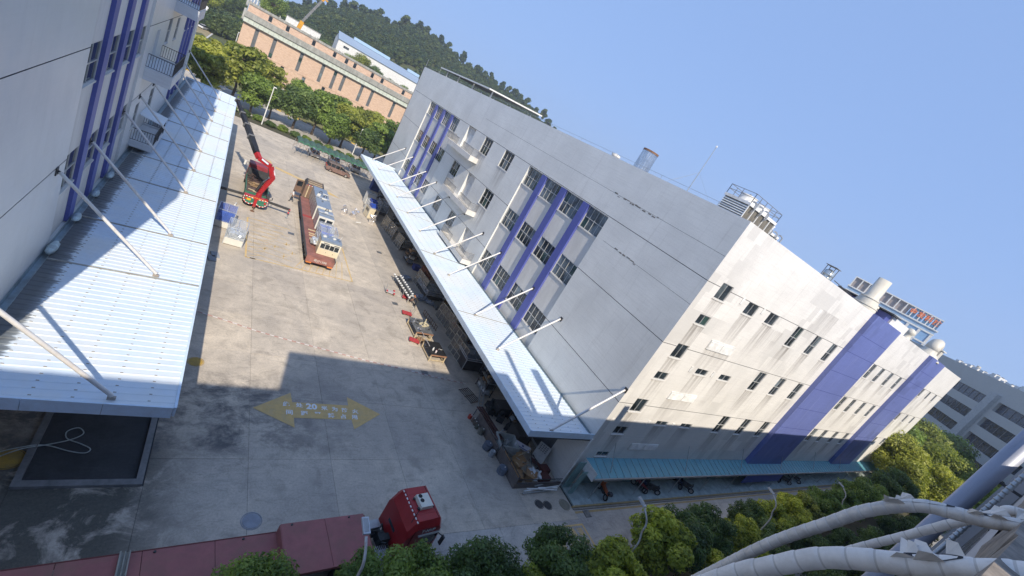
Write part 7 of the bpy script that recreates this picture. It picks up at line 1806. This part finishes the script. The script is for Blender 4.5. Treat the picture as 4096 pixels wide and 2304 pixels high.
WALK=dict(pelvis=(0,0,.95),chest=(0,.06,1.32),neck=(0,.08,1.48),head=(0,.10,1.60),crown=(0,.10,1.70),nose=(0,.20,1.60),shL=(-.19,.06,1.40),elL=(-.24,-.08,1.13),wrL=(-.22,-.02,.90),shR=(.19,.06,1.40),elR=(.25,.10,1.13),wrR=(.22,.30,.98),hipL=(-.09,0,.90),knL=(-.10,.14,.50),anL=(-.10,.18,.09),toL=(-.10,.34,.04),hipR=(.09,0,.90),knR=(.10,-.02,.50),anR=(.10,-.26,.13),toR=(.10,-.14,.04))
person((10.2,63.9,0),R(80),WALK,M('white_shirt',(.75,.74,.73),.8),M('dark_trousers',(.03,.035,.04),.8),BLACK,HAIR,'person in a white shirt and dark trousers walking beside the flatbed')
BEND=dict(pelvis=(0,-.10,.92),chest=(0,.22,1.18),neck=(0,.36,1.28),head=(0,.46,1.33),crown=(0,.52,1.42),nose=(0,.55,1.28),shL=(-.18,.28,1.22),elL=(-.22,.38,.98),wrL=(-.15,.55,.86),shR=(.18,.28,1.22),elR=(.22,.42,.98),wrR=(.15,.60,.86),hipL=(-.09,-.10,.88),knL=(-.12,.02,.48),anL=(-.12,-.08,.09),toL=(-.12,.10,.04),hipR=(.09,-.10,.88),knR=(.13,.10,.48),anR=(.13,.10,.09),toR=(.13,.28,.04))
person((22.5,41.9,0),R(60),BEND,M('black_jacket',(.02,.02,.022),.8),M('dark_trousers',(.03,.035,.04),.8),WHITE,HAIR,'person in dark clothes and brown hat bending over at the canopy shade edge',1,M('brown_hat',(.30,.12,.05),.8))
t=thing('white_chair','white plastic chair tipped beside the bending person','chair',(22.35,43.1,0),R(30))
m=MB(); m.box(-.22,.22,-.2,.2,.42,.46); m.build('seat',WHITE,t); m=MB(); m.box(-.22,.22,.2,.24,.42,.85); m.build('backrest',WHITE,t)
for u in (-.19,.19):
    for v in (-.17,.2): m=MB(); m.beam((u,v,0),(u,v,.42),.04); m.build('leg',WHITE,t)
# ================================================================ thin haze
hz=MB(); hz.box(-200,620,-60,700,-1.2,95); hz_=hz.build('haze',bpy.data.materials.new('haze_air')); hz_['kind']='stuff'; hz_['label']='thin pale haze filling the air over the whole scene'
hm=hz_.data.materials[0]; hm.use_nodes=True; ht=hm.node_tree; ht.nodes.clear()
ho=ht.nodes.new('ShaderNodeOutputMaterial'); hv=ht.nodes.new('ShaderNodeVolumePrincipled'); hv.inputs['Color'].default_value=(.82,.88,.97,1); hv.inputs['Density'].default_value=0.00048; hv.inputs['Anisotropy'].default_value=.2
ht.links.new(hv.outputs[0],ho.inputs['Volume'])
